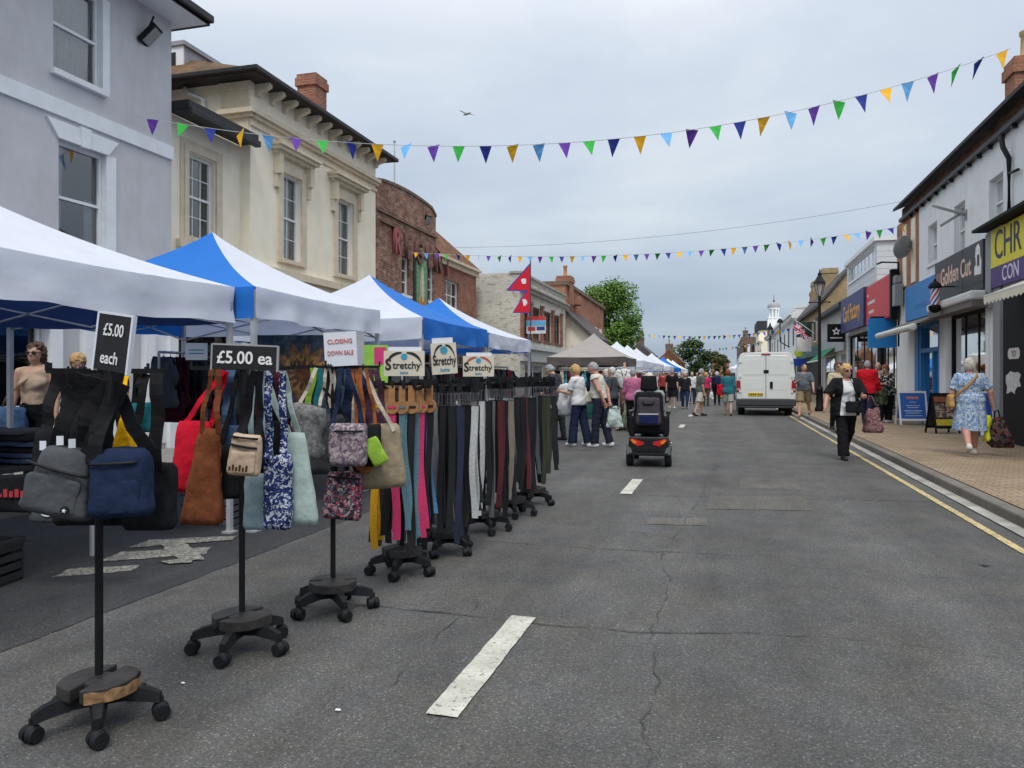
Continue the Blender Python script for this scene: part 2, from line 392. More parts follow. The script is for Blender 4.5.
def wob(P, amp, fr, ph=0.):
    return amp*(np.sin(P[:, 0]*fr+ph+2*np.sin(P[:, 2]*fr*.6))*np.sin(P[:, 2]*fr*1.3+1.3*ph+P[:, 1]*fr*.7))
# ---- people
HAIRC = {}
def hairm(name, col): return M('hair '+name, col, .6, .3, 40, .35, 160, spec=.3)
EYEW = M('eye white', (.6, .6, .58), .3, .02); EYED = M('eye iris', (.03, .02, .015), .3, .02); LIPM = M('lips', (.38, .12, .1), .5, .1)
SHADES = M('sunglass lens', (.01, .009, .009), .15, .1, spec=.6)
def rot2(a):                                                     # forward lean about X
    return Matrix.Rotation(a, 3, 'X')
def person(label, loc, face, h=1.66, build=1.0, s=.02, la=(0, 0), ra=(0, 0), lean=0, hy=0, hp=0,
           al=(5, 8, 12, 0), ar=(5, 8, 12, 0), top=None, jacket=None, bottom=None, dress=None, hair=None, shoes=None, bust=0, glasses=False, skin=None,
           group=None, seat=None, belly=0, neck=.075):
    root = thing('person', label, 'person', loc, R(face), group)
    k = h/1.7; skin = skin or SKIN
    Lm = rot2(-R(lean)); PB = Vector((0, 0, .95))
    def up(p): return PB+Lm@(Vector(p)-PB)
    J = {}
    for sg, (a, b) in ((-1, la), (1, ra)):
        a, b = R(a), R(b); hip = Vector((sg*.088, 0, .915))
        kn = hip+.435*Vector((sg*.02, math.sin(a), -math.cos(a))); an = kn+.415*Vector((0, math.sin(a-b), -math.cos(a-b)))
        J['hip', sg], J['kn', sg], J['an', sg] = hip, kn, an
    dz = .075-min(J['an', -1].z, J['an', 1].z) if seat is None else seat-.86
    for sg, (sw, ou, el, iw) in ((-1, al), (1, ar)):
        sh = up((sg*(.165+.02*build), 0, 1.385)); sw, ou, el, iw = R(sw+lean*.0), R(ou), R(el), R(iw)
        ud = Vector((sg*math.sin(ou), math.sin(sw)*math.cos(ou), -math.cos(sw)*math.cos(ou)))
        fa = sw+el
        fd = Vector((-sg*math.sin(iw)+sg*math.sin(ou)*.5, math.sin(fa)*math.cos(iw), -math.cos(fa)*math.cos(iw))).normalized()
        e = sh+.285*ud; w = e+.245*fd
        J['sh', sg], J['el', sg], J['wr', sg], J['fd', sg] = sh, e, w, fd
    Hm = Lm@Matrix.Rotation(R(hy), 3, 'Z')@Matrix.Rotation(R(hp), 3, 'X')
    nb = up((0, -.005, 1.47))
    def hd(p): return nb+Hm@(Vector(p)-Vector((0, -.005, 1.47)))
    HmN, LmN = np.array(Hm), np.array(Lm); B = build
    def torso(P, o=0.):
        d = d_ell(P, (0, -.005, .93), (.158*B+o, .118*B+o, .135+o))
        d = smin(d, d_ell(P, up((0, .012+belly*.4, 1.08)), (.142*B+o, (.108+belly)*B+o, .16+o), LmN), .07)
        d = smin(d, d_ell(P, up((0, 0, 1.27)), (.155*B+o, .112*B+o, .165+o), LmN), .07)
        d = smin(d, d_cap(P, up((-.13*(.5+.5*B), -.012, 1.385)), up((.13*(.5+.5*B), -.012, 1.385)), .058+o, .058+o), .06)
        if bust:
            for sg in (-1, 1): d = smin(d, d_ell(P, up((sg*.068, .085*B, 1.245)), (.07+o, .06*bust+o, .07+o), LmN), .04)
        return d
    def leg(P, sg, o=0., frac=2., flare=0., k2=.05):
        hi, kn, an = J['hip', sg], J['kn', sg], J['an', sg]; b = .35+.65*B
        if frac <= 1: return d_cap(P, hi, hi.lerp(kn, frac), .088*b+o, (.088+(.058-.088)*frac)*b+o+flare, True)
        d = d_cap(P, hi, kn, .088*b+o, .057*b+o+flare*.3)
        f = frac-1; d2 = d_cap(P, kn, kn.lerp(an, f), .057*b+o+flare*.3, (.056+(.037-.056)*f)*b+o+flare, frac < 2.001 and o > 0)
        return smin(d, d2, k2 if o == 0 else .03)
    def arm(P, sg, o=0., frac=2., flare=0):
        sh, el, wr = J['sh', sg], J['el', sg], J['wr', sg]; b = .45+.55*B
        if frac <= 1: return d_cap(P, sh, sh.lerp(el, frac), .05*b+o, (.05-.012*frac)*b+o+flare, o > 0)
        return smin(d_cap(P, sh, el, .05*b+o, .039*b+o), d_cap(P, el, el.lerp(wr, frac-1), .039*b+o, (.039-.012*(frac-1))*b+o+flare, o > 0), .025)
    def body(P):
        d = torso(P)
        for sg in (-1, 1):
            d = smin(d, leg(P, sg), .05); d = smin(d, arm(P, sg), .03)
            w, fd = J['wr', sg], J['fd', sg]
            d = smin(d, d_cap(P, w, w+fd*.075, .026, .03, sq=(1.35, 1, 1)), .015)
            an = J['an', sg]; d = smin(d, d_cap(P, an+Vector((0, -.03, -.03)), an+Vector((0, .14, -.045)), .036, .028), .03)
        d = smin(d, d_cap(P, up((0, -.015, 1.40)), hd((0, .0, 1.53)), .056, .052), .04)
        d = smin(d, d_ell(P, hd((0, .018, 1.605)), (.074, .094, .108), HmN), .03)
        d = smin(d, d_ell(P, hd((0, .045, 1.545)), (.052, .06, .058), HmN), .03)
        d = smin(d, d_ell(P, hd((0, .118, 1.587)), (.013, .022, .024), HmN), .012)
        for sg in (-1, 1): d = smin(d, d_ell(P, hd((sg*.077, .005, 1.59)), (.012, .02, .032), HmN), .008)
        return d
    zhi = 1.8
    pts = [J[q, sg] for q in ('kn', 'an', 'el', 'wr') for sg in (-1, 1)]+[hd((0, .02, 1.72)), hd((0, .15, 1.6))]
    lo = (min(-.27*B, min(p.x for p in pts)-.11), min(-.2*B, min(p.y for p in pts)-.16), min(0, min(p.z for p in pts)-.12))
    hi = (max(.27*B, max(p.x for p in pts)+.11), max(.24*B+belly, max(p.y for p in pts)+.2), max(p.z for p in pts)+.1)
    S4 = Matrix.Translation((0, 0, dz*k))@Matrix.Scale(k, 4)
    def mesh(name, f, mats, parent=root, extra=None, ss=s, lo=lo, hi=hi):
        mb = MB(); v, fc = surfnet(f, lo, hi, ss); mb.add(v, fc)
        if extra: extra(mb)
        mb.v = [tuple(S4@Vector(p)) for p in mb.v]
        return mb.build(name, mats, parent, True)
    def extras(mb):
        for sg in (-1, 1):                                       # five fingers each hand, curled
            w, fd = J['wr', sg], J['fd', sg]; base = w+fd*.075
            side = Vector((0, 1, 0)) if abs(fd.y) < .7 else Vector((0, 0, 1)); side = (side-fd*side.dot(fd)).normalized(); pn = fd.cross(side)*sg
            for i, (ln, of) in enumerate(((.068, .030), (.076, .010), (.07, -.010), (.055, -.029))):
                b0 = base+side*of-fd*.012; b1 = b0+fd*ln*.5; b2 = b1+(fd*.75+pn*.55).normalized()*ln*.35; b3 = b2+(fd*.3+pn*.9).normalized()*ln*.3
                mb.tube([b0, b1, b2, b3], [.0095, .009, .008, .006], 6)
            t0 = w+fd*.025+side*.024; mb.tube([t0, t0+(fd*.6+side*.75).normalized()*.035, t0+(fd*.9+side*.4+pn*.3).normalized()*.07], [.012, .0105, .007], 6)
            if not glasses:
                mb.ell(hd((sg*.031, .101, 1.607)), (.013, .008, .007), 8, 5, Hm, 1); mb.ell(hd((sg*.031, .107, 1.607)), (.006, .004, .006), 6, 4, Hm, 2)
                mb.ell(hd((sg*.032, .103, 1.63)), (.017, .007, .004), 6, 4, Hm, 4)
        mb.ell(hd((0, .098, 1.552)), (.022, .009, .006), 8, 5, Hm, 3)
    hm = hair[0] if hair else LIPM
    mesh('body', body, [skin, EYEW, EYED, LIPM, hm], extra=extras)
    if glasses:
        mb = MB()
        for sg in (-1, 1):
            mb.ell(hd((sg*.034, .112, 1.607)), (.029, .012, .022), 10, 6, Hm); mb.bar(hd((sg*.062, .108, 1.613)), hd((sg*.079, .0, 1.607)), .006, .006)
        mb.bar(hd((-.02, .12, 1.61)), hd((.02, .12, 1.61)), .006, .006)
        mb.v = [tuple(S4@Vector(p)) for p in mb.v]; mb.build('sunglasses', SHADES, root, True)
    if hair and hair[1] != 'bald':
        st = hair[1]
        def fh(P):
            if st == 'curly':
                d = d_ell(P, hd((0, -.012, 1.628)), (.102, .112, .118), HmN)+wob(P, .012, 70); d = smin(d, d_ell(P, hd((0, -.04, 1.56)), (.1, .08, .1), HmN)+wob(P, .012, 60, 2), .04)
            elif st == 'long':
                d = d_ell(P, hd((0, -.01, 1.625)), (.092, .106, .108), HmN); d = smin(d, d_ell(P, hd((0, -.045, 1.51)), (.1, .07, .14), HmN)+wob(P, .012, 45), .05)
            elif st == 'bob':
                d = d_ell(P, hd((0, -.008, 1.628)), (.094, .11, .107), HmN)+wob(P, .011, 62); d = smin(d, d_ell(P, hd((0, -.03, 1.575)), (.093, .085, .085), HmN), .03)
            else:
                d = d_ell(P, hd((0, -.006, 1.625)), (.082, .102, .1), HmN)+wob(P, .006, 75); d = smin(d, d_ell(P, hd((0, -.035, 1.575)), (.078, .07, .07), HmN), .03)
            q = (P-np.array(hd((0, 0, 1.6))))@HmN                                  # face opening in head space
            fz = .028 if st in ('short',) else .022
            front = np.maximum(q[:, 1]-(-.01 if st == 'short' else .035)-.0*q[:, 2], -(d*0+1))
            cut = np.minimum(-(q[:, 1]-(.0 if st == 'short' else .03)), q[:, 2]-(fz+.9*np.abs(q[:, 0])*0))  # keep when behind or above brow
            keep = -np.maximum(-cut*0+(-(q[:, 1]-(.0 if st == 'short' else .032))), q[:, 2]-.038)
            d = np.maximum(d, keep)
            if st == 'short': d = np.maximum(d, -(q[:, 2]+.07))
            return d
        c = hd((0, 0, 1.58)); mesh('hair', fh, hair[0], lo=tuple(x-.22 for x in c), hi=tuple(x+.22 for x in c), ss=min(s, .013))
    gs = s*.9
    def garment(hem, sleeve, o, flare=.012, neck=neck, opening=0, legs=True, wr=.006):
        def f(P):
            d = torso(P, o)
            if hem < .92:
                for sg in (-1, 1): d = smin(d, d_cap(P, J['hip', sg], J['hip', sg].lerp(J['kn', sg], .6), .1*(.35+.65*B)+o, .1*(.35+.65*B)+o), .06)
            for sg in (-1, 1):
                if sleeve > 0: d = smin(d, arm(P, sg, o, sleeve, flare), .025)
                else: d = np.maximum(d, -(d_cap(P, J['sh', sg]+Vector((sg*.035, 0, .05)), J['sh', sg]+Vector((sg*.035, 0, -.06)), .062, .06)))
            d = d+wob(P, wr, 26, hem*9)
            d = np.maximum(d, hem-P[:, 2])
            nk = d_ell(P, up((0, .03, 1.475)), (neck, neck*1.15, neck*1.05), LmN); d = np.maximum(d, -nk)
            if opening:
                q = (P-np.array(up((0, 0, 1.2))))@LmN
                sl = np.maximum(np.abs(q[:, 0])-opening*(1-.25*(q[:, 2]/.25)), -(q[:, 1]-.02)); d = np.maximum(d, -sl)
            return d
        return f
    if top: mesh('shirt', garment(top[1], top[2], top[3] if len(top) > 3 else .012, top[4] if len(top) > 4 else .012), top[0], ss=gs)
    if jacket: mesh('jacket', garment(jacket[1], jacket[2], jacket[3], .012, opening=jacket[4]), jacket[0], ss=gs)
    if dress:
        zt, rh = dress[1], dress[2]
        g = garment(.9, dress[3], .014)
        def fd_(P):
            d = g(P); t = np.clip((1.08-P[:, 2])/(1.08-zt), 0, 1); ang = np.arctan2(P[:, 1], P[:, 0])
            rr = (.165*B+(rh-.165*B)*t)*(1+.06*t*np.sin(ang*9+1)); q = np.sqrt((P[:, 0])**2+(P[:, 1]/.85)**2)
            sk = np.maximum((q-rr)*.8, np.maximum(zt-P[:, 2], P[:, 2]-1.06))
            return smin(np.maximum(d, -(P[:, 2]-.98)), sk, .06)
        lo2 = (min(lo[0], -rh-.05), min(lo[1], -rh-.05), lo[2]); hi2 = (max(hi[0], rh+.05), max(hi[1], rh+.05), hi[2])
        mesh('dress', fd_, dress[0], ss=gs, lo=lo2, hi=hi2)
    if bottom:
        kind, bm = bottom[0], bottom[1]
        if kind == 'skirt':
            zt, rh = bottom[2], bottom[3]
            def fb(P):
                t = np.clip((1.02-P[:, 2])/(1.02-zt), 0, 1); rr = (.15*B+(rh-.15*B)*t); q = np.sqrt(P[:, 0]**2+(P[:, 1]/.85)**2)
                return np.maximum((q-rr)*.85, np.maximum(zt-P[:, 2], P[:, 2]-1.02))
        else:
            fr = bottom[2] if len(bottom) > 2 else 2.0; fl = bottom[3] if len(bottom) > 3 else .01
            def fb(P):
                d = np.maximum(torso(P, .009), P[:, 2]-1.03); d = smin(d, leg(P, -1, .011, fr, fl), .03)
                d = np.minimum(smin(d, leg(P, 1, .011, fr, fl), .03), 9)+wob(P, .005, 30, 1)
                return np.maximum(d, P[:, 2]-1.03)
        mesh({'skirt': 'skirt', 'shorts': 'shorts'}.get(kind, 'trousers'), fb, bm, ss=gs)
    if shoes:
        for sg in (-1, 1):
            an = J['an', sg]; a, b = la if sg < 0 else ra
            pitch = 0 if an.z < min(J['an', -1].z, J['an', 1].z)+.02 else R(min(45, max(-25, a-b)))*.9
            if seat is not None: pitch = 0
            Rm = Matrix.Rotation(pitch, 3, 'X')
            def fs(P):
                d = d_cap(P, an+Rm@Vector((0, -.045, -.035)), an+Rm@Vector((0, .13, -.045)), .047, .04, sq=(1.1, 1, 1)); d = smin(d, d_cap(P, an+Vector((0, -.02, .01)), an+Rm@Vector((0, -.01, -.04)), .045, .05), .02)
                q = (P-np.array(an))@np.array(Rm); return np.maximum(d, -.075-q[:, 2])
            mesh('shoe', fs, shoes, ss=.015, lo=tuple(an+Vector((-.12, -.24, -.25))), hi=tuple(an+Vector((.12, .27, .1))))
    def hand(sg): return root.matrix_basis@(S4@(J['wr', sg]+J['fd', sg]*.085))
    root.rotation_euler = (0, 0, R(face)); root.location = loc
    MW = Matrix.Translation(Vector(loc))@Matrix.Rotation(R(face), 4, 'Z')@S4
    info = dict(root=root, W=lambda p: MW@Vector(p), hand=lambda sg: MW@(J['wr', sg]+J['fd', sg]*.085), sh=lambda sg: MW@J['sh', sg], up=lambda p: MW@up(p))
    return info

# ---- soft bags
def softbox(mb, w, d, h, e=.35, topd=.45, topw=1., n=32, m=14, amp=.006, seed=0, mi=0, botw=1., skew=0.):
    rows = []
    for j in range(m+1):
        t = j/m; z = h*t
        ed = min(1, (min(t, 1-t)/.14)); fc = .62+.38*math.sqrt(ed*(2-ed))
        gd = (topd+(1-topd)*math.cos(t*math.pi/2)**.8)*fc; gw = (botw+(topw-botw)*t)*(.88+.12*math.sqrt(ed*(2-ed)))*(1+.02*math.sin(t*7+seed))
        row = []
        for i in range(n):
            a = 2*math.pi*i/n; ca, sa = math.cos(a), math.sin(a)
            x = w/2*gw*math.copysign(abs(ca)**e, ca); y = d/2*gd*math.copysign(abs(sa)**(e+.35), sa)
            nz = noise.noise(Vector((x*11+seed*3.1, y*8, z*6+seed)))*amp*2.6+noise.noise(Vector((x*30+seed+z*9, y*20, z*7)))*amp*1.5+noise.noise(Vector((x*55+seed, y*40, z*40)))*amp*.5
            row.append((x*(1+nz*2)+skew*z, y+(nz if sa > 0 else -nz), z+.02*h*math.cos(ca*1.5)*0+amp*.8*math.sin(x*30+seed)*t))
        rows.append(row)
    mb.grid(rows, mi, True); b = len(mb.v)
    mb.f.append([b-n+i for i in range(n)]); mb.m.append(mi)
    k = b-n*(m+1); mb.f.append([k+n-1-i for i in range(n)]); mb.m.append(mi)
    return mb
def sagpts(a, b, sag, n=8):
    a, b = Vector(a), Vector(b); return [a.lerp(b, i/n)-Vector((0, 0, 4*sag*(i/n)*(1-i/n))) for i in range(n+1)]
def bag(name, label, pxs, pys, z, mat, cat='bag', depth=.12, hooks=(), strapmat=None, sw=.025, rz=0, e=.35, topd=.5, topw=1., botw=1., tilt=0, amp=.006, seed=0, group=None, pocket=None, zipm=None, skew=0., extra=None):
    """pxs, pys: measured width and height span in the photo; z: distance along the view. hooks: where the straps hang from."""
    cx = (pxs[0]+pxs[1])/2; base = pt(cx, pys[1], z); w = (pxs[1]-pxs[0])*z/FPX; h = (pys[1]-pys[0])*z/FPX
    root = thing(name, label, cat, base, YAW+R(rz), group); root.rotation_euler = (0, R(tilt), YAW+R(rz))
    def lc(px, py, y=0): return Vector(((px-cx)*z/FPX, y, (pys[1]-py)*z/FPX))
    mb = MB(); softbox(mb, w, depth, h, e, topd, topw, amp=amp, seed=seed, botw=botw, skew=skew); mb.build('bag_body', mat, root, True)
    for hk in hooks:
        (ax, ay), (bx, by) = hk[0], hk[1]; yo = hk[2] if len(hk) > 2 else 0; wd = hk[3] if len(hk) > 3 else sw
        a, b = lc(ax, ay, yo), lc(bx, by, hk[4] if len(hk) > 4 else yo*.3)
        p = [a.lerp(b, i/9)+Vector((.007*math.sin(i*.7+seed)*math.sin(i*math.pi/9), .012*math.sin(i*1.1+seed), 0)) for i in range(10)]
        sm = MB(); dd = (b-a).normalized(); sm.ribbon(p, (dd.z, .3*math.sin(seed*1.7), -dd.x), [wd*(1-.12*math.sin(i*1.3+seed)**2) for i in range(10)], .005); sm.build('strap', strapmat or mat, root)
    if pocket:
        pm, (a, b), (c, d2) = pocket; q = MB(); softbox(q, w*(b-a), .022, h*(d2-c), .35, .8, amp=.003, seed=seed+1)
        o = q.build('pocket', pm, root, True); o.location = (w*((a+b)/2-.5), -depth*.5*.80, h*c)
    if zipm is not None:
        for (za, zb) in zipm[1]:
            q = MB(); y = -depth*.5-.006
            q.tube([(w*(.1+.8*i/10-.5), y+.018*abs(i-5)/5*(abs(i-5)/5), h*(za+(zb-za)*i/10)) for i in range(11)], .006, 6); q.build('zip', zipm[0], root, True)
    if extra: extra(root, w, h)
    return root
# ---- camera, light, sky
cam = bpy.data.objects.new('camera', bpy.data.cameras.new('camera')); COL.objects.link(cam)
cam.location = (0, 0, CAMH); cam.rotation_euler = (R(90), 0, YAW); cam.data.lens = FPX*36/1024; cam.data.shift_y = -7/1024
cam.data.clip_start = .05; cam.data.clip_end = 2000; SC.camera = cam
SUN_EL, SUN_AZ = 56, 163
w = bpy.data.worlds.new('World'); SC.world = w; w.use_nodes = True; nt = w.node_tree; bg = nt.nodes['Background']
sky = nt.nodes.new('ShaderNodeTexSky'); sky.sky_type = 'NISHITA'; sky.sun_disc = False; sky.sun_elevation = R(SUN_EL); sky.sun_rotation = R(SUN_AZ); sky.dust_density = 2; sky.air_density = 1
tc = nt.nodes.new('ShaderNodeTexCoord'); sp = nt.nodes.new('ShaderNodeSeparateXYZ'); L(nt, tc.outputs['Generated'], sp.inputs[0])
zc = N(nt, 'ShaderNodeMath', operation='MAXIMUM'); zc.inputs[1].default_value = 0; L(nt, sp.outputs[2], zc.inputs[0])
za = N(nt, 'ShaderNodeMath', operation='ADD'); za.inputs[1].default_value = .22; L(nt, zc.outputs[0], za.inputs[0])
dv = N(nt, 'ShaderNodeVectorMath', operation='DIVIDE'); L(nt, tc.outputs['Generated'], dv.inputs[0])
cb = nt.nodes.new('ShaderNodeCombineXYZ'); L(nt, za.outputs[0], cb.inputs[0]); L(nt, za.outputs[0], cb.inputs[1]); cb.inputs[2].default_value = 1; L(nt, cb.outputs[0], dv.inputs[1])
mp = nt.nodes.new('ShaderNodeMapping'); mp.inputs['Scale'].default_value = (.8, 1.0, .6); mp.inputs['Location'].default_value = (3.1, 1.7, 0); L(nt, dv.outputs[0], mp.inputs[0])
n1 = N(nt, 'ShaderNodeTexNoise', Scale=1.15, Detail=7, Roughness=.52, Distortion=.35); L(nt, mp.outputs[0], n1.inputs[0])
zr = ramp(nt, [(.0, (3.7, 4.5, 5.4)), (.07, (4.1, 4.95, 5.9)), (.2, (5.7, 6.5, 7.4)), (.42, (7.4, 8.0, 8.8)), (.58, (10.8, 11.4, 12.2)), (1, (19, 19.2, 19.4))]); L(nt, zc.outputs[0], zr.inputs[0])
nr = ramp(nt, [(.3, (.78, .82, .88)), (.5, (.96, .97, .99)), (.7, (1.2, 1.16, 1.1))]); L(nt, n1.outputs[0], nr.inputs[0])
cl = mixc(nt, 1., zr.outputs[0], nr.outputs[0], 'MULTIPLY')
L(nt, mixc(nt, .9, sky.outputs[0], cl), bg.inputs['Color']); bg.inputs['Strength'].default_value = .1
sun = bpy.data.objects.new('sun', bpy.data.lights.new('sun', 'SUN')); COL.objects.link(sun)
sun.data.energy = 1.5; sun.data.angle = R(16); sun.data.color = (1, .96, .9)
a, e = R(SUN_AZ), R(SUN_EL); d = Vector((math.sin(a)*math.cos(e), math.cos(a)*math.cos(e), math.sin(e))); sun.rotation_euler = d.to_track_quat('Z', 'Y').to_euler(); sun.location = d*60
SC.view_settings.view_transform = 'Standard'; SC.view_settings.look = 'None'; SC.view_settings.gamma = 1; SC.view_settings.exposure = .12; SC.view_settings.use_curve_mapping = False
SC.cycles.max_bounces = 6; SC.cycles.use_denoising = True; SC.cycles.transparent_max_bounces = 8

# ---- ground
def st(o): o['kind'] = 'structure'; return o
def sheet(name, x0, x1, y0, y1, z, mat, nx=1, ny=1):
    mb = MB(); mb.grid([[(x0+(x1-x0)*i/nx, y0+(y1-y0)*j/ny, z) for i in range(nx+1)] for j in range(ny+1)]); return st(mb.build(name, mat))
sheet('ground', -600, 600, -60, 900, -.02, ASPH_D)
sheet('road', -3.6, 2.56, -6, 260, 0, ASPH)
def ragged(name, poly, z, mat, amp=.02, step=.12):
    pts = []
    for i in range(len(poly)):
        a, b = Vector(poly[i]), Vector(poly[(i+1)%len(poly)]); n = max(1, int((b-a).length/step))
        for k in range(n): p = a.lerp(b, k/n); pts.append((p.x+rng.uniform(-amp, amp), p.y+rng.uniform(-amp, amp), z))
    mb = MB(); mb.add(pts, [tuple(range(len(pts)))]); return st(mb.build(name, mat))
ragged('parking_bay_surface', [(-3.58, -6), (-3.58, 60), (-6.9, 60), (-6.9, -6)], .004, ASPH_D, .012)
sheet('road_far_edge', -6.9, -3.6, 60, 260, 0, ASPH)
ragged('road_patch', [tuple(gp(*q)[:2]) for q in ((706, 509), (812, 511), (806, 497), (709, 496))], .004, ASPH_P)
ragged('road_patch', [tuple(gp(*q)[:2]) for q in ((738, 488), (800, 490), (796, 479), (741, 478))], .004, ASPH_P)
ragged('road_patch', [tuple(gp(*q)[:2]) for q in ((646, 524), (705, 526), (707, 519), (650, 518))], .004, ASPH_P)
ragged('road_patch', [(-.9, 9.2), (2.3, 9.6), (2.3, 13.6), (.3, 13.4), (.2, 11.4), (-.9, 11.2)], .002, ASPH_S, .03)
ragged('road_patch', [(-3.3, 17), (2.3, 17.2), (2.3, 25), (-3.3, 24.6)], .002, ASPH_S, .03)
CRACK = M('crack tar', (.042, .041, .04), .7, .3, 30)
def crack(pts, w=.012, seed=1):
    r = random.Random(seed); p = [Vector(gp(*q)) for q in pts]; L_ = []
    for a, b in zip(p, p[1:]):
        n = max(2, int((b-a).length/.05))
        for k in range(n):
            q = a.lerp(b, k/n); off = .05*noise.noise(q*2.3+Vector((seed, 0, 0)))+.025*noise.noise(q*9); d = (b-a).normalized(); L_.append(q+Vector((-d.y, d.x, 0))*off)
    mb = MB(); seg = []
    for i, q in enumerate(L_):
        d = (L_[min(i+1, len(L_)-1)]-L_[max(i-1, 0)]).normalized(); nn = Vector((-d.y, d.x, 0))
        ww = w*.6*max(0, .5+1.3*noise.noise(q*5+Vector((0, seed, 0))))*(1 if q.y > 3 else .6)
        seg.append([(q.x+nn.x*ww/2, q.y+nn.y*ww/2, .007), (q.x-nn.x*ww/2, q.y-nn.y*ww/2, .007)])
    mb.grid(seg); st(mb.build('road_crack', CRACK))
crack([(330, 602), (430, 612), (540, 625), (640, 632), (760, 634), (880, 641), (1010, 660)], .022, 1)
crack([(470, 541), (560, 546), (640, 551), (700, 554), (760, 557)], .02, 2)
crack([(648, 768), (642, 722), (662, 680), (652, 632), (668, 590), (662, 556), (690, 515)], .012, 3)
crack([(690, 515), (700, 500), (706, 478), (722, 462)], .016, 6)
crack([(560, 474), (640, 480), (720, 482), (810, 480)], .03, 7)
crack([(700, 555), (800, 566), (900, 575), (980, 580)], .012, 8)
crack([(380, 690), (440, 640), (480, 600)], .008, 9)
for k, (a, b, r) in enumerate(((985, 566, .03),)):
    g = gp(a, b); rag = [(g.x+r*(1+.5*rng.uniform(-1, 1))*math.cos(t)*1.5, g.y+r*(1+.5*rng.uniform(-1, 1))*math.sin(t)) for t in [i*.42 for i in range(15)]]
    ragged('road_stain', rag, .006, ASPH_D, .006, .03)
# lane dashes, yellow line, channel, kerb, pavements
def ymark(x0, x1, y0, y1, mat, name='lane_marking', amp=.003): return ragged(name, [(x0, y0), (x1, y0), (x1, y1), (x0, y1)], .008, mat, amp, .05)
for k in range(9):
    y = 2.98+k*6.25; ymark(-1.205, -1.06, y, y+1.36, WHITEMARK)
ymark(2.31, 2.385, -4, 29, YELMARK, 'yellow_line'); sheet('yellow_line', 2.31, 2.385, 29, 150, .008, YELMARK)
sheet('drainage_channel', 2.55, 2.70, -6, 260, .012, CHAN)
mb = MB(); mb.box((2.70, -6, -.02), (2.86, 260, .115)); st(mb.build('kerb', KERB, bevel=.02))
sheet('pavement', 2.86, 5.9, -6, 260, .117, PAVE)
mb = MB(); mb.box((-7.05, -6, -.02), (-6.9, 260, .1)); st(mb.build('kerb_stone', KERB, bevel=.02))
sheet('pavement', -10.6, -7.05, -6, 260, .102, M('grey paving slab', (.22, .21, .195), .85, .15, 3))
for kq, q in enumerate((((52, 578), (130, 572), (140, 566), (70, 570)), ((100, 563), (205, 555), (212, 548), (120, 553)), ((128, 549), (232, 541), (238, 537), (150, 541)), ((160, 545), (182, 541), (205, 561), (180, 562)), ((160, 563), (190, 560), (192, 564), (168, 566)))):
    ragged('bay_marking', [tuple(gp(*p)[:2]) for p in q], .008+.002*kq, FADEMARK, .015, .06)
for a, b, r in ((183, 685, .007), (338, 712, .009)):
    if r:
        g = gp(a, b); mb = MB(); mb.ell((0, 0, .004), (r*1.6, r*.9, .004), 7, 4); o = mb.build('litter_scrap', WFRAME, loc=(g.x, g.y, .006)); tag(o, None, None, None, 'stuff')

# ---- wall helpers
def TL(X): return lambda u, z, d=0: Vector((X-d, u, z))       # faces the street from the left (+X)
def TR(X): return lambda u, z, d=0: Vector((X+d, u, z))       # faces the street from the right (-X)
def TS(Y): return lambda u, z, d=0: Vector((u, Y+d, z))       # faces back down the street (-Y)
def wall(mb, T, u0, u1, z0, z1, ops=(), depth=.16, mi=0):
    us = sorted({u0, u1, *[o[0] for o in ops], *[o[1] for o in ops]}); zs = sorted({z0, z1, *[o[2] for o in ops], *[o[3] for o in ops]})
    for a, b in zip(us, us[1:]):
        for c, d in zip(zs, zs[1:]):
            if any(o[0] < (a+b)/2 < o[1] and o[2] < (c+d)/2 < o[3] for o in ops): continue
            mb.add([T(a, c, 0), T(b, c, 0), T(b, d, 0), T(a, d, 0)], [(0, 1, 2, 3)], mi)
    for o in ops:
        a, b, c, d = o[:4]
        for q in (((a, c), (b, c)), ((b, c), (b, d)), ((b, d), (a, d)), ((a, d), (a, c))):
            (p0, p1), (q0, q1) = q; mb.add([T(p0, p1, 0), T(q0, q1, 0), T(q0, q1, depth), T(p0, p1, depth)], [(0, 1, 2, 3)], mi)
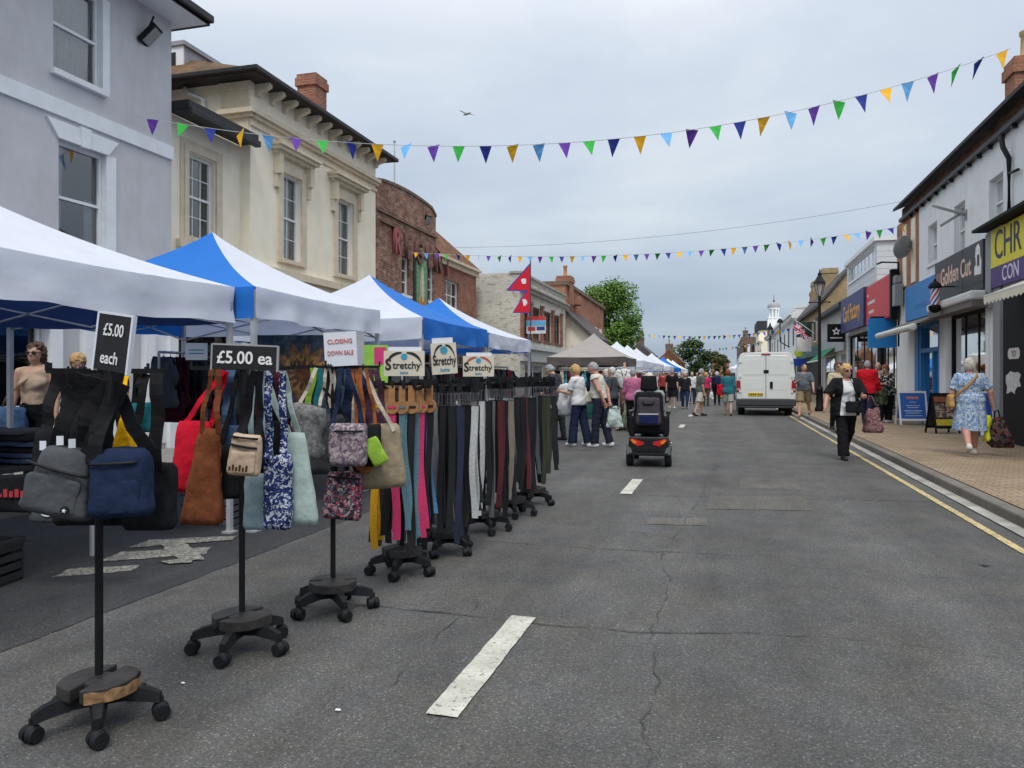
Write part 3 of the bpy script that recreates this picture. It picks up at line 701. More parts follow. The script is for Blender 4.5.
def window(root, T, u0, u1, z0, z1, d=.12, cols=1, rows=1, fm=None, fw=.05, bar=.018, sash=True, sill=.1, gm=None, curtain=None, sm=None, pane=True):
    fm = fm or WFRAME; mb = MB()
    mb.tb(T, u0, u0+fw, z0, z1, d-.04, d+.03); mb.tb(T, u1-fw, u1, z0, z1, d-.04, d+.03); mb.tb(T, u0+fw, u1-fw, z0, z0+fw, d-.04, d+.03); mb.tb(T, u0+fw, u1-fw, z1-fw, z1, d-.04, d+.03)
    zm = (z0+z1)/2
    if sash: mb.tb(T, u0+fw, u1-fw, zm-.022, zm+.022, d-.035, d+.02)
    for i in range(1, cols): u = u0+fw+(u1-u0-2*fw)*i/cols; mb.tb(T, u-bar/2, u+bar/2, z0+fw, z1-fw, d-.012, d+.012)
    for j in range(1, rows):
        z = z0+fw+(z1-z0-2*fw)*j/rows
        if not (sash and abs(z-zm) < .03): mb.tb(T, u0+fw, u1-fw, z-bar/2, z+bar/2, d-.011, d+.011)
    fr = mb.build('window', fm, root)
    if pane:
        p = MB(); p.add([T(u0+fw/2, z0+fw/2, d+.004), T(u1-fw/2, z0+fw/2, d+.004), T(u1-fw/2, z1-fw/2, d+.004), T(u0+fw/2, z1-fw/2, d+.004)], [(0, 1, 2, 3)]); p.build('pane', gm or GLASS, fr)
    b = MB(); b.add([T(u0, z0, d+.5), T(u1, z0, d+.5), T(u1, z1, d+.5), T(u0, z1, d+.5)], [(0, 1, 2, 3)])
    for q in (((u0, z0), (u1, z0)), ((u1, z0), (u1, z1)), ((u1, z1), (u0, z1)), ((u0, z1), (u0, z0))):
        (p0, p1), (q0, q1) = q; b.add([T(p0, p1, d+.031), T(q0, q1, d+.031), T(q0, q1, d+.5), T(p0, p1, d+.5)], [(0, 1, 2, 3)])
    b.build('room_recess', DARK, fr)
    if curtain:
        for (ca, cb_, cz0, cz1) in curtain:
            rows_ = []
            for j in range(7):
                t = j/6; z = z0+(z1-z0)*(cz0+(cz1-cz0)*t)
                rows_.append([T(u0+(u1-u0)*(ca+(cb_-ca)*(i/24)*(1-.18*(1-t)*(ca > 0 or cb_ < 1))), z, d+.1+.018*math.sin(i*1.5)) for i in range(25)])
            c = MB(); c.grid(rows_); c.build('curtain', CURT, fr, True)
    if sill:
        s = MB(); s.tb(T, u0-.06, u1+.06, z0-.09, z0, -sill, d-.02); s.build('sill', sm or fm, fr)
    return fr
def shell(mb, T, u0, u1, z0, z1, depth, mi=0, ends=(1, 1), top=True):
    if ends[0]: mb.add([T(u0, z0, 0), T(u0, z1, 0), T(u0, z1, depth), T(u0, z0, depth)], [(0, 1, 2, 3)], mi)
    if ends[1]: mb.add([T(u1, z0, 0), T(u1, z1, 0), T(u1, z1, depth), T(u1, z0, depth)], [(0, 1, 2, 3)], mi)
    mb.add([T(u0, z0, depth), T(u1, z0, depth), T(u1, z1, depth), T(u0, z1, depth)], [(0, 1, 2, 3)], mi)
    if top: mb.add([T(u0, z1, 0), T(u1, z1, 0), T(u1, z1, depth), T(u0, z1, depth)], [(0, 1, 2, 3)], mi)
def pitched(mb, T, u0, u1, z, depth, rise, oh=.4, hip=(0, 0), th=.12):
    """double pitch roof, ridge along the street"""
    a0, a1 = u0-(oh if hip[0] else .1), u1+(oh if hip[1] else .1); r0 = a0+hip[0]*depth/2; r1 = a1-hip[1]*depth/2; dl = -oh; dm = depth/2
    zl = z-oh*rise/(depth/2)
    P = [T(a0, zl, dl), T(a1, zl, dl), T(r1, z+rise, dm), T(r0, z+rise, dm), T(a0, zl, depth+oh), T(a1, zl, depth+oh)]
    up = Vector((0, 0, th)); Q = [p+up for p in P]
    mb.add(Q, [(0, 1, 2, 3), (4, 3, 2, 5), (0, 3, 4), (1, 5, 2)]); mb.add(P, [(0, 3, 2, 1), (4, 5, 2, 3), (0, 4, 3), (1, 2, 5)])
    for a, b in ((0, 1), (1, 5), (5, 4), (4, 0)): mb.add([P[a], P[b], Q[b], Q[a]], [(0, 1, 2, 3)])
def chimney(root, c, w, d, z0, z1, mat, pots=1, potm=None):
    mb = MB(); x, y = c; mb.box((x-w/2, y-d/2, z0), (x+w/2, y+d/2, z1-.35)); mb.box((x-w/2-.05, y-d/2-.05, z1-.35), (x+w/2+.05, y+d/2+.05, z1-.12)); mb.box((x-w/2-.015, y-d/2-.015, z1-.12), (x+w/2+.015, y+d/2+.015, z1))
    o = mb.build('chimney', mat, root)
    for i in range(pots):
        p = MB(); p.lathe([(.13, 0), (.14, .05), (.11, .1), (.1, .5), (.13, .55), (.13, .62), (.09, .62)], (x, y+(i-(pots-1)/2)*.4, z1), 12); p.build('chimney_pot', potm or M('terracotta pot', (.42, .22, .1), .8, .15), o, True, angle=40)
    return o
def floodlight(loc, aim, s=1., label='', name='floodlight', cat='floodlight'):
    r = thing(name, label, cat, loc); q = Vector(aim).normalized().to_track_quat('-Z', 'Y').to_matrix()
    mb = MB(); mb.obox((0, 0, 0), (.36*s, .46*s, .1*s), q); o = mb.build('housing', BLKMETAL, r, bevel=.02*s)
    mb = MB(); mb.obox(q@Vector((0, 0, -.053*s)), (.28*s, .36*s, .012*s), q); mb.build('lens', M('lamp glass', (.3, .3, .3), .15, .1), r)
    mb = MB(); mb.tube([Vector((0, 0, 0)), q@Vector((0, .1*s, .12*s)), q@Vector((0, .32*s, .2*s))], .02*s, 6); mb.build('bracket', BLKMETAL, r)
    return r
# ==== left side of the street
def bld(name, label): return thing(name, label, 'building', (0, 0, 0))
# grey rendered building
X = -10.0; T = TL(X); r = bld('rendered_building', 'pale grey rendered building with white sash windows and string course, nearest on the left')
up_ = (9.45, 10.42, 6.2, 7.75); lo_ = (9.55, 10.5, 3.38, 5.15); shop = (6.6, 9.25, .95, 2.25); o2 = (4.3, 5.3, 6.2, 7.75); o3 = (4.3, 5.3, 3.38, 5.18)
mb = MB(); wall(mb, T, 1, 12.07, .0, 8.1, [up_, lo_, shop, o2, o3]); shell(mb, T, 1, 12.07, 0, 8.1, 8); mb.build('wall', GREYR, r)
for q, c in ((up_, [(0, .62, 0, 1), (.3, 1, .1, 1)]), (lo_, [(0, .3, .1, 1), (.75, 1, 0, .55)]), (o2, None), (o3, None)): window(r, T, *q, d=.13, sash=True, sill=.09, curtain=c, fw=.065)
mb = MB(); mb.tb(T, 1, 12.085, 5.5, 5.75, -.045, .0); mb.tb(T, 1, 12.07, 3.0, 3.2, -.2, 0); mb.build('string_course', TRIMW, r)
for q in (lo_, o3):
    mb = MB(); u0, u1, zt = q[0], q[1], q[3]; um = (u0+u1)/2
    f = lambda u, v, d: T(u, v, d)
    mb.prism([(u0-.02, zt), (u0-.24, zt+.27), (um-.1, zt+.27), (um-.07, zt)], f, -.04, 0); mb.prism([(u1+.02, zt), (u1+.24, zt+.27), (um+.1, zt+.27), (um+.07, zt)], f, -.04, 0)
    mb.prism([(um-.07, zt-.02), (um-.1, zt+.3), (um+.1, zt+.3), (um+.07, zt-.02)], f, -.07, 0); mb.build('lintel', TRIMW, r)
    mb = MB(); mb.tb(T, u1-.012, u1+.2, q[2], zt, -.022, .085); mb.build('window_reveal', TRIMW, r)
mb = MB(); mb.tb(T, up_[1]-.012, up_[1]+.14, up_[2], up_[3], -.022, .085); mb.build('window_reveal', TRIMW, r)
# white panelled shopfront at street level
mb = MB()
for u in (9.3, 9.95, 10.55, 11.3, 11.9): mb.tb(T, u, u+.22, .1, 2.75, -.12, 0)
mb.tb(T, 4, 12.15, 2.75, 3.0, -.16, 0); mb.tb(T, 6.5, 9.3, .1, .55, -.08, 0); mb.tb(T, 6.5, 9.3, .56, .95, -.05, 0); mb.tb(T, 6.5, 9.3, .86, .96, -.12, 0)
for u in (10.2, 11.55): 
    for z in (.2, .95, 1.7): mb.tb(T, u-.02, u+.36, z, z+.68, -.03, 0)
mb.tb(T, 6.5, 9.3, 2.2, 2.27, -.06, 0)
mb.build('shopfront', TRIMW, r)
window(r, T, *shop, d=.1, sash=False, sill=0, gm=SHOPG, fw=.04)
mb = MB(); mb.tb(T, 6.4, 9.3, 2.27, 2.72, -.13, -.002); mb.build('fascia', M('navy fascia', (.02, .035, .09), .5), r)
mb = MB(); pitched(mb, T, 1, 11.75, 8.42, 8, 2.2, .62, (1, 1), .1); mb.build('roof', SLATE, r)
mb = MB(); mb.tb(T, .4, 12.33, 8.1, 8.16, -.62, 0); mb.tb(T, 12.07, 12.33, 8.1, 8.16, 0, 8); mb.build('soffit', TRIMW, r)
mb = MB(); mb.tb(T, .35, 12.4, 8.13, 8.27, -.7, -.6); mb.tb(T, 12.3, 12.41, 8.13, 8.27, -.6, 8); mb.build('gutter', DKGUT, r, bevel=.02)
floodlight(pt(150, 35, 13.6), (.75, .25, -.75), .9, 'black floodlight on the grey rendered building below its eaves')

# cream building: low wing and tall block
r = bld('stucco_building', 'cream stucco building with black eaves on brackets and hooded sash windows')
TW = TL(-10.25); wq = (fy(188, -10.25), fy(214.5, -10.25), 4.22, 5.9); shop = (12.35, 14.3, .3, 2.6)
mb = MB(); wall(mb, TW, 12.1, 14.55, 0, 6.5, [wq, shop]); shell(mb, TW, 12.2, 14.55, 0, 6.5, 7)
TM = TL(-10.0); q1 = (fy(282, -10), fy(300.5, -10), 4.2, 6.25); q2 = (fy(337, -10), fy(352.5, -10), 4.2, 6.25); sh2 = (15.2, 20.2, .4, 2.7)
wall(mb, TM, 14.55, 20.8, 0, 8.0, [q1, q2, sh2]); shell(mb, TM, 14.55, 20.8, 0, 8.0, 9); mb.build('wall', CREAM, r)
window(r, TW, *wq, cols=3, rows=4, d=.14, sill=.1, sm=STONE, fw=.05)
for q in (q1, q2): window(r, TM, *q, cols=2, rows=4, d=.14, sill=.12, sm=STONE, curtain=[(.05, .95, 0, .96)] if q is q1 else [(.1, .9, 0, 1)])
window(r, TW, *shop, sash=False, sill=0, d=.2, gm=SHOPG, fm=BLKMETAL, cols=2, bar=.05); window(r, TM, *sh2, sash=False, sill=0, d=.2, gm=SHOPG, fm=BLKMETAL, cols=4, bar=.06)
mb = MB()                                                                         # architraves, hoods, cornices
u0, u1, z0, z1 = wq
for k, (a, b) in enumerate(((.14, -.05), (.24, -.025))):
    mb.tb(TW, u0-a, u0-a+.12, z0-.1, z1+a, b, 0); mb.tb(TW, u1+a-.12, u1+a, z0-.1, z1+a, b, 0); mb.tb(TW, u0-a+.12, u1+a-.12, z1+a-.12, z1+a, b, 0)
mb.tb(TW, u0-.35, u1+.35, z0-.26, z0-.1, -.12, 0)
for q in (q1, q2):
    u0, u1, z0, z1 = q
    mb.tb(TM, u0-.22, u0-.002, z0-.1, z1+.2, -.05, 0); mb.tb(TM, u1+.002, u1+.22, z0-.1, z1+.2, -.05, 0); mb.tb(TM, u0, u1, z1, z1+.2, -.048, 0)
    mb.tb(TM, u0-.48, u1+.48, z1+.42, z1+.5, -.26, 0); mb.tb(TM, u0-.52, u1+.52, z1+.5, z1+.57, -.32, 0); mb.tb(TM, u0-.4, u1+.4, z1+.34, z1+.42, -.16, 0)
    for u in (u0-.36, u1+.2): mb.tb(TM, u, u+.16, z1-.12, z1+.34, -.18, 0); mb.tb(TM, u+.02, u+.14, z1-.42, z1-.12, -.1, 0)
mb.tb(TM, 14.53, 20.82, 7.12, 7.2, -.1, 0); mb.tb(TM, 14.5, 20.85, 7.2, 7.3, -.17, 0); mb.tb(TM, 14.53, 20.82, 6.95, 7.03, -.05, 0)
mb.tb(TM, 14.5, 20.85, 3.75, 3.92, -.16, 0); mb.tb(TM, 14.53, 20.82, 3.5, 3.75, -.07, 0); mb.tb(TW, 12.2, 14.5, 3.55, 3.7, -.14, 0)
for T_, s in ((TS(14.55), 1),):                                                   # cornice returns on the side wall
    mb.tb(T_, -10.0-.75, -9.9, 7.12, 7.2, -.1, 0); mb.tb(T_, -10.75, -9.84, 7.2, 7.3, -.17, 0)
    mb.tb(T_, -10.72, -10.02, 6.5, 7.12, -.04, 0); mb.tb(T_, -10.72, -10.0, 7.3, 7.78, -.04, 0); mb.tb(T_, -10.75, -9.95, 7.74, 7.9, -.1, 0)
mb.build('stone_trim', STONE, r)
for i in range(12):
    mb = MB(); u = 14.72+i*.54; mb.prism([(0, 7.915), (.36, 7.915), (.36, 7.83), (.27, 7.78), (.12, 7.74), (.08, 7.66), (0, 7.64)], lambda a_, b_, d_: TM(d_, b_, -a_), u, u+.13); mb.build('eaves_bracket', STONE, r)
mb = MB(); pitched(mb, TM, 14.55, 20.8, 8.1, 9, 1.75, .45, (.6, .6), .06); mb.build('roof', MOSST, r)
mb = MB(); mb.tb(TM, 14.12, 21.23, 7.92, 7.97, -.42, 0); mb.tb(TM, 14.12, 14.55, 7.92, 7.97, 0, 9)
mb.tb(TM, 14.02, 21.33, 7.94, 8.04, -.52, -.4); mb.tb(TM, 14.02, 14.14, 7.94, 8.04, -.4, 9); mb.build('gutter', DKGUT, r, bevel=.015)
mb = MB(); mb.tb(TW, 12.25, 14.5, 6.5, 6.7, -.5, -.02); mb.tb(TW, 12.25, 14.5, 6.42, 6.55, -.56, -.42); mb.build('wing_gutter', DKGUT, r, bevel=.015)
mb = MB(); mb.prism([(-10.75, 6.7), (-14, 8.0), (-17, 6.7)], lambda u, v, d: Vector((u, d, v)), 12.25, 14.5); mb.build('wing_roof', SLATE, r)
mb = MB(); p = [pt(213, 75, 18)]; mb.tube([(-11.6, 14.45, 7.9), (-11.5, 14.45, 7.75), (-11.15, 14.47, 7.6), (-11.1, 14.47, 6.6)], .05, 8); mb.build('downpipe', WFRAME, r, True)
chimney(r, (-11.6, 19.9), .6, .62, 8.0, 10.2, BRICK, 0)
mb = MB(); mb.box((-13.6, 15.35, 8.2), (-12.35, 17.6, 9.3)); mb.box((-13.7, 15.25, 9.3), (-12.28, 17.7, 9.4)); d_ = mb.build('dormer', LEAD, r)
mb = MB(); mb.box((-13.6, 15.3, 8.3), (-12.35, 15.345, 9.3)); dw_ = mb.build('dormer_window', WFRAME, d_); mb = MB(); mb.box((-13.4, 15.285, 8.75), (-12.55, 15.298, 9.15)); mb.build('pane', DARK, dw_)

# brick cinema
r = bld('cinema_building', 'old red brick cinema with arched parapet, worn pink letters and a tall mosaic panel')
X = -10.0; T = TL(X); y0, y1, y2 = 20.85, 25.75, 30.4
w1 = (fy(402, X), fy(409.5, X), 4.1, 5.35); w2 = (fy(428, X), fy(434.5, X), 4.1, 5.35); w3 = (fy(445, X), fy(459, X), 4.0, 5.1); g0 = (21.4, 25.4, .3, 2.8)
mb = MB(); wall(mb, T, y0, y1, 0, 6.6, [w1, w2, g0], .2); shell(mb, T, y0, y1, 0, 6.6, 8)
prof = [(y0, 6.6), (y0, 7.3)]+[(y0+(y1-y0)*i/12, 7.3+.2*math.sin(math.pi*min(1, (i/12)*.95))**.7) for i in range(1, 12)]+[(y1, 7.2), (y1, 6.6)]
mb.prism(prof, lambda u, v, d: T(u, v, d), 0, .45); mb.build('wall', BRICKW, r)
mb = MB(); cp = prof[1:-1]
for a, b in zip(cp, cp[1:]): mb.hexa([T(a[0], a[1], -.04), T(b[0], b[1], -.04), T(b[0], b[1], .49), T(a[0], a[1], .49), T(a[0], a[1]+.09, -.04), T(b[0], b[1]+.09, -.04), T(b[0], b[1]+.09, .49), T(a[0], a[1]+.09, .49)])
mb.tb(T, y0, y1, 6.42, 6.5, -.07, 0); mb.tb(T, y0+.2, y0+1.6, 6.12, 6.2, -.1, 0); mb.build('coping', BRICKB, r)
mb = MB(); wall(mb, T, y1, y2, 0, 5.85, [w3, (26.6, 30, .3, 2.7)], .2); shell(mb, T, y1, y2, 0, 5.85, 8); mb.build('side_wall', BRICK, r)
mb = MB(); mb.tb(T, y1, y2+.05, 5.6, 5.85, -.12, 0); mb.tb(T, y1, y2+.08, 5.78, 5.88, -.24, 0); mb.build('cornice', STONE, r)
mb = MB(); mb.add([T(y1, 5.88, -.2), T(y2+.1, 5.88, -.2), T(y1+.7, 7.75, 1.3), T(y1, 7.75, 1.3), T(y2+.1, 5.88, 3)], [(0, 1, 2, 3), (1, 4, 2)]); mb.build('roof', TILE, r)
for q in (w1, w2): window(r, T, *q, cols=1, rows=3, d=.14, sill=.08, sash=False, bar=.04, fw=.07)
window(r, T, *w3, cols=3, rows=2, d=.14, sill=.08, sash=False, bar=.045, fw=.06)
window(r, T, *g0, d=.15, sash=False, sill=0, gm=SHOPG, fm=BLKMETAL, cols=3, bar=.06); window(r, T, 26.6, 30, .3, 2.7, d=.15, sash=False, sill=0, gm=SHOPG, fm=BLKMETAL, cols=3, bar=.06)
PINK = M('pink sign paint', (.36, .1, .11), .6, .15); 
for i, ch in enumerate('REGENT'):
    u = 22.15+i*.9
    lt = text(ch, 1.12, PINK if i in (0, 5) else M('dull red sign paint', (.15, .07, .062), .7, .2), 'sign_letter', r, (X+.09, u, 5.66-.03*i), (R(90), 0, R(90)), .72, .02, ext=.05)
mb = MB(); mb.tb(T, fy(413, X), fy(426.5, X), 3.5, 5.55, -.07, 0); mb.build('panel_frame', M('dark bronze', (.03, .035, .03), .5), r, bevel=.03)
ua, ub = fy(414.5, X), fy(425, X); um = (ua+ub)/2
mb = MB(); mb.tb(T, ua, ub, 3.6, 5.45, -.085, -.06, 0)
f = lambda u, v, d: T(u, v, d)
mb.prism([(um-.14, 3.7), (um-.2, 4.5), (um-.06, 5.2), (um+.06, 5.2), (um+.2, 4.5), (um+.14, 3.7)], f, -.1, -.08, 1)
mb.prism([(um-.3, 3.65), (um-.34, 4.0), (um, 4.25), (um+.34, 4.0), (um+.3, 3.65)], f, -.112, -.08, 2); mb.prism([(um-.05, 4.0), (um-.05, 5.1), (um+.05, 5.1), (um+.05, 4.0)], f, -.12, -.08, 3)
mb.build('mosaic_panel', [pattern('mosaic green', [(.16, .3, .16), (.2, .36, .2), (.13, .25, .15)], 14), M('mosaic pale', (.42, .42, .3), .7), M('mosaic orange', (.45, .22, .06), .7), M('mosaic cream', (.6, .56, .45), .7)], r)
floodlight(pt(427, 220, 26.6), (1, -.4, -.6), .75, 'small black floodlight high on the brick cinema parapet')
mb = MB(); mb.cyl((-10.2, 22.6, 7.4), (-10.2, 22.6, 9.0), .03, .022, 8); mb.ell((-10.2, 22.6, 9.02), (.05, .05, .05)); tag(mb.build('flagpole', M('pale pole', (.5, .5, .5), .5)), 'thin bare pale flagpole on the brick cinema roof', 'flagpole')

# painted brick building stepping forward
X = -8.24; T = TL(X); y0, y1 = 31.0, 40.6
r = bld('painted_brick_building', 'flaking white painted brick building with brown upper windows behind the red flag')
ws = [(fy(521.5, X), fy(529, X), 3.1, 4.6), (fy(531, X), fy(540, X), 3.1, 4.6), (fy(542.5, X), fy(551, X), 3.1, 4.6), (fy(553, X), fy(560, X), 3.1, 4.6)]
mb = MB(); wall(mb, T, y0, y1, 0, 5.55, ws+[(31.8, 39.6, .3, 2.0)], .2); shell(mb, T, y0, y1, 0, 5.84, 7); mb.build('wall', BRICKP, r)
mb = MB(); mb.tb(T, y0-.06, y1+.05, 5.1, 5.25, -.18, 0); mb.tb(T, y0-.06, y1+.05, 5.25, 5.33, -.28, 0); mb.tb(T, y0+.004, y1-.004, 5.555, 5.8, -.004, .4); mb.tb(T, y0-.06, y1+.04, 5.8, 5.9, -.06, .46); mb.build('parapet', M('weathered cement', (.36, .34, .3), .9, .3, 4, .2, 60, stain=.3), r)
mb = MB(); mb.tb(T, y0-.02, y1, 2.62, 2.8, -.3, 0); mb.tb(T, y0-.02, y1, 2.1, 2.62, -.14, 0); mb.build('shop_fascia', M('pale grey paint', (.5, .52, .5), .7, .08), r)
BRN = M('brown joinery', (.13, .06, .04), .6, .2)
for q in ws: window(r, T, *q, cols=2, rows=2, d=.1, sill=.06, sash=False, fm=BRN, fw=.1, bar=.06)
for k, q in enumerate(ws):
    for u in (q[0]-.22, q[1]+.02)[0 if k == 0 else 1:]: mb = MB(); mb.tb(T, u, u+.2, 3.0, 4.62, -.12, 0); mb.tb(T, u-.03, u+.23, 4.62, 4.75, -.17, 0); mb.build('brick_pilaster', BRICK, r)
window(r, T, 31.8, 39.6, .3, 2.0, d=.15, sash=False, sill=0, gm=SHOPG, cols=4, bar=.08)
mb = MB(); mb.box((X+.5, 30.6, 0), (X+.52, 30.98, 2)); 
# letting board
q = thing('letting_board', 'red, blue and white letting board projecting from the painted brick building', 'sign', (X+.02, 32.0, 3.3))
mb = MB(); mb.box((0, -.02, 0), (.86, .02, .74)); mb.build('board', M('board white', (.7, .72, .74), .5), q)
mb = MB(); mb.box((0, -.026, .58), (.86, -.021, .74)); mb.box((.06, -.026, .12), (.4, -.021, .3)); mb.build('red_panel', M('board red', (.6, .05, .05), .5), q)
mb = MB(); mb.box((0, -.026, .33), (.86, -.021, .575)); mb.build('sky_panel', M('board light blue', (.16, .42, .68), .5), q)
mb = MB(); mb.box((.46, -.026, .14), (.82, -.021, .3)); mb.build('navy_panel', M('board navy', (.03, .06, .25), .5), q)

# cream gable cottage and brick house beyond
r = bld('gabled_cottage', 'small cream gabled cottage with a slate lean-to roof beyond the painted brick building')
mb = MB(); fz = lambda u, v, d: Vector((u, d, v))
mb.prism([(-9.6, 0), (-7.1, 0), (-7.1, 3.7), (-8.7, 5.25), (-9.6, 5.25)], fz, 41.2, 46.5); mb.build('wall', CREAM, r)
mb = MB(); mb.prism([(-6.85, 3.5), (-8.8, 5.42), (-8.8, 5.62), (-6.72, 3.6)], fz, 40.8, 46.8); mb.build('roof', SLATE, r)
mb = MB(); mb.box((-8.0, 41.12, 2.3), (-7.6, 41.19, 3.1)); mb.build('window', DARK, r)
r = bld('brick_house', 'long orange brick house with a stepped chimney in front of the big green tree')
T = TL(-8.35); mb = MB(); mb.prism([(41, 0), (55, 0), (55, 6.3), (41, 6.5)], lambda u, v, d: T(u, v, d), 0, 7); mb.build('wall', BRICKO, r)
mb = MB(); mb.prism([(40.9, 6.5), (55.1, 6.3), (55.1, 6.5), (40.9, 6.7)], lambda u, v, d: T(u, v, d), -.12, 7); mb.build('coping', BRICKB, r)
chimney(r, (-8.6, 42.3), .8, 1.0, 5.5, 7.1, BRICK, 1); 
mb = MB(); mb.box((-8.4, 43.2, 5.6), (-7.95, 44.2, 6.1)); mb.build('chimney_breast', BRICK, r)
for i in range(4):
    mb = MB(); mb.tb(T, 47+i*2, 48+i*2, 3.4, 4.8, -.03, 0); mb.build('window', WFRAME, r)

# ==== trees
def leafmat(name, c): 
    m, nt, b = nodes(name); oi = nt.nodes.new('ShaderNodeTexCoord'); n = N(nt, 'ShaderNodeTexNoise', Scale=1.2, Detail=6, Roughness=.8); L(nt, oi.outputs['Object'], n.inputs[0])
    rr = ramp(nt, [(.3, tuple(x*.55 for x in c)), (.5, c), (.72, (c[0]*1.7, c[1]*1.5, c[2]*1.3))]); L(nt, n.outputs[0], rr.inputs[0]); L(nt, rr.outputs[0], b.inputs['Base Color']); b.inputs['Roughness'].default_value = .6
    b.inputs['Specular IOR Level'].default_value = .3; MATS[name] = m; return m
BARK = M('bark', (.09, .07, .05), .9, .3, 12, .4, 40)
def tree(name, label, x, y, z0, h, rx, mat, n=6000, ls=.16, seed=1, blobs=26, low=.28):
    r = random.Random(seed); root = thing(name, label, 'tree', (x, y, z0)); mb = MB(); pts = [(0, 0, 0), (.05*rx, 0, h*.3), (.02, .08*rx, h*.6), (0, 0, h*.85)]
    mb.tube(pts, [rx*.07, rx*.05, rx*.03, rx*.01], 8); cs = []
    for i in range(blobs):
        a = r.uniform(0, 6.28); t = r.uniform(0, 1); zz = h*(low+(1-low)*(.08+.84*t)); rr = rx*math.sin(math.pi*(.18+.72*t))**.8*math.sqrt(r.uniform(.1, 1))*.85
        c = Vector((rr*math.cos(a), rr*math.sin(a), zz)); cs.append((c, rx*r.uniform(.22, .42))); mb.tube([(0, 0, zz*.6), c*.6+Vector((0, 0, zz*.2)), c], [rx*.02, rx*.012, rx*.004], 5)
    mb.build('trunk', BARK, root, True); lf = MB()
    for i in range(n):
        c, cr = cs[r.randrange(len(cs))]; d = Vector((r.gauss(0, 1), r.gauss(0, 1), r.gauss(0, 1))).normalized(); p = c+Vector((d.x, d.y, d.z*.8))*cr*r.uniform(.35, 1.08)**.6
        u = Vector((r.gauss(0, 1), r.gauss(0, 1), r.gauss(0, .5))).normalized(); v = (d+Vector((r.gauss(0, .5), r.gauss(0, .5), .5+r.gauss(0, .5)))).cross(u).normalized(); s = ls*r.uniform(.6, 1.4)
        lf.add([p-u*s*.5, p+v*s*.3, p+u*s*.5, p-v*s*.3], [(0, 1, 2, 3)])
    lf.build('crown', mat, root); return root
tree('street_tree', 'big bright green leafy tree rising behind the white market tents', -8.9, 61, 0, 9.1, 3.1, leafmat('leaf bright', (.11, .21, .035)), 30000, .2, 3, 70, .16)
tree('dark_tree', 'dark green tree at the far end of the street', -5.2, 132, 0, 7.6, 4.0, leafmat('leaf dark', (.04, .075, .022)), 6000, .42, 5, 26, .1)
tree('dark_tree', 'olive green tree beside the distant orange brick house', -.8, 140, 0, 6.4, 2.0, leafmat('leaf olive', (.075, .085, .025)), 2500, .36, 6, 16, .1)
# far houses closing the street
def house(label, x0, x1, y0, y1, h, wm, rm, rise=2, ch=None):
    r = bld('distant_house', label); mb = MB(); mb.box((x0, y0, 0), (x1, y1, h)); mb.build('wall', wm, r)
    xm = (x0+x1)/2; mb = MB(); mb.prism([(x0-.3, h), (xm, h+rise), (x1+.3, h)], fz, y0-.2, y1+.2); mb.build('roof', rm, r)
    if ch:
        for c in ch: chimney(r, c, 1.0, 1.0, h, h+rise+.9, BRICKB, 1)
    for i in range(2):
        mb = MB(); u = x0+(x1-x0)*(.25+.4*i); mb.box((u, y0-.05, h*.55), (u+.8, y0-.003, h*.55+1.2)); mb.build('window', DARK, r)
house('distant orange brick house with a tiled roof at the street end', -2.2, 1.2, 150, 160, 4.3, BRICKO, TILE, 1.6)
house('distant cream house with chimneys behind the white tents', -12.2, -8.9, 100, 108, 4.2, CREAM, SLATE, 1.6, [(-10.6, 102)])
house('distant brick house with red roof behind the blue tent', -9.4, -5.6, 112, 120, 3.4, BRICK, TILE, 2.0, [(-7.6, 114)])
# ==== right side of the street
X = 5.6; T = TR(X)
def hz(px, py, X): y = fy(px, X); return CAMH+dep(X, y)*(377-py)/FPX
def YR(px, X=5.6): return fy(px, X)
GREYAL = M('grey shop frame', (.25, .26, .27), .5, .1); BLKP = M('black paint', (.011, .011, .013), .65, .2, spec=.12)
r = bld('white_shop_building', 'long white rendered building with dark eaves over the barber shop')
yw0, yw1 = 11.0, YR(919)
wn = [(YR(1004)+.05, YR(989), hz(996, 226, X), hz(996, 176, X)), (YR(965), YR(954), hz(960, 255, X), hz(960, 203, X)), (YR(937), YR(928), hz(932, 263, X), hz(932, 224, X))]
wn = [(min(a, b), max(a, b), c, d) for a, b, c, d in wn]
gs = [(YR(988), YR(947), .35, 3.05)]; gs = [(gs[0][0], gs[0][1], .35, 3.0)]; bd = (YR(941), YR(921), .13, 2.95); bk = (11.5, YR(1003)-.1, .3, 2.9)
mb = MB(); wall(mb, T, yw0, yw1, 0, 6.45, wn+gs+[bd, bk], .2); shell(mb, T, yw0, yw1, 0, 6.44, 8)
wall(mb, T, yw1, YR(906), 0, 4.2, [], .2); mb.build('wall', WHITEW, r)
for q in wn: window(r, T, *q, d=.16, sill=.05, cols=1, fw=.06)
for k, q in enumerate(wn):
    mb = MB(); mb.tb(T, q[0]+.05, q[1]-.05, q[2]+.05, q[2]+(q[3]-q[2])*.55, .19, .2); mb.build('blind', M('pale blind', (.5, .52, .5), .9), r)
mb = MB(); mb.tb(T, yw0, YR(903), 6.4, 6.5, -.13, 0)
for i in range(21): mb.tb(T, yw0+.3+i*.72, yw0+.38+i*.72, 6.33, 6.4, -.11, -.01)
mb.build('gutter', DKGUT, r)
mb = MB(); mb.tb(T, yw0, YR(903), 6.5, 6.82, -.03, .3); mb.build('eaves_brickwork', brickmat('dark brick', (.2, .09, .05), (.06, .04, .033), (.1, .085, .07), stain=.5), r)  # bricks mixed from brown and near-black, with random blotches
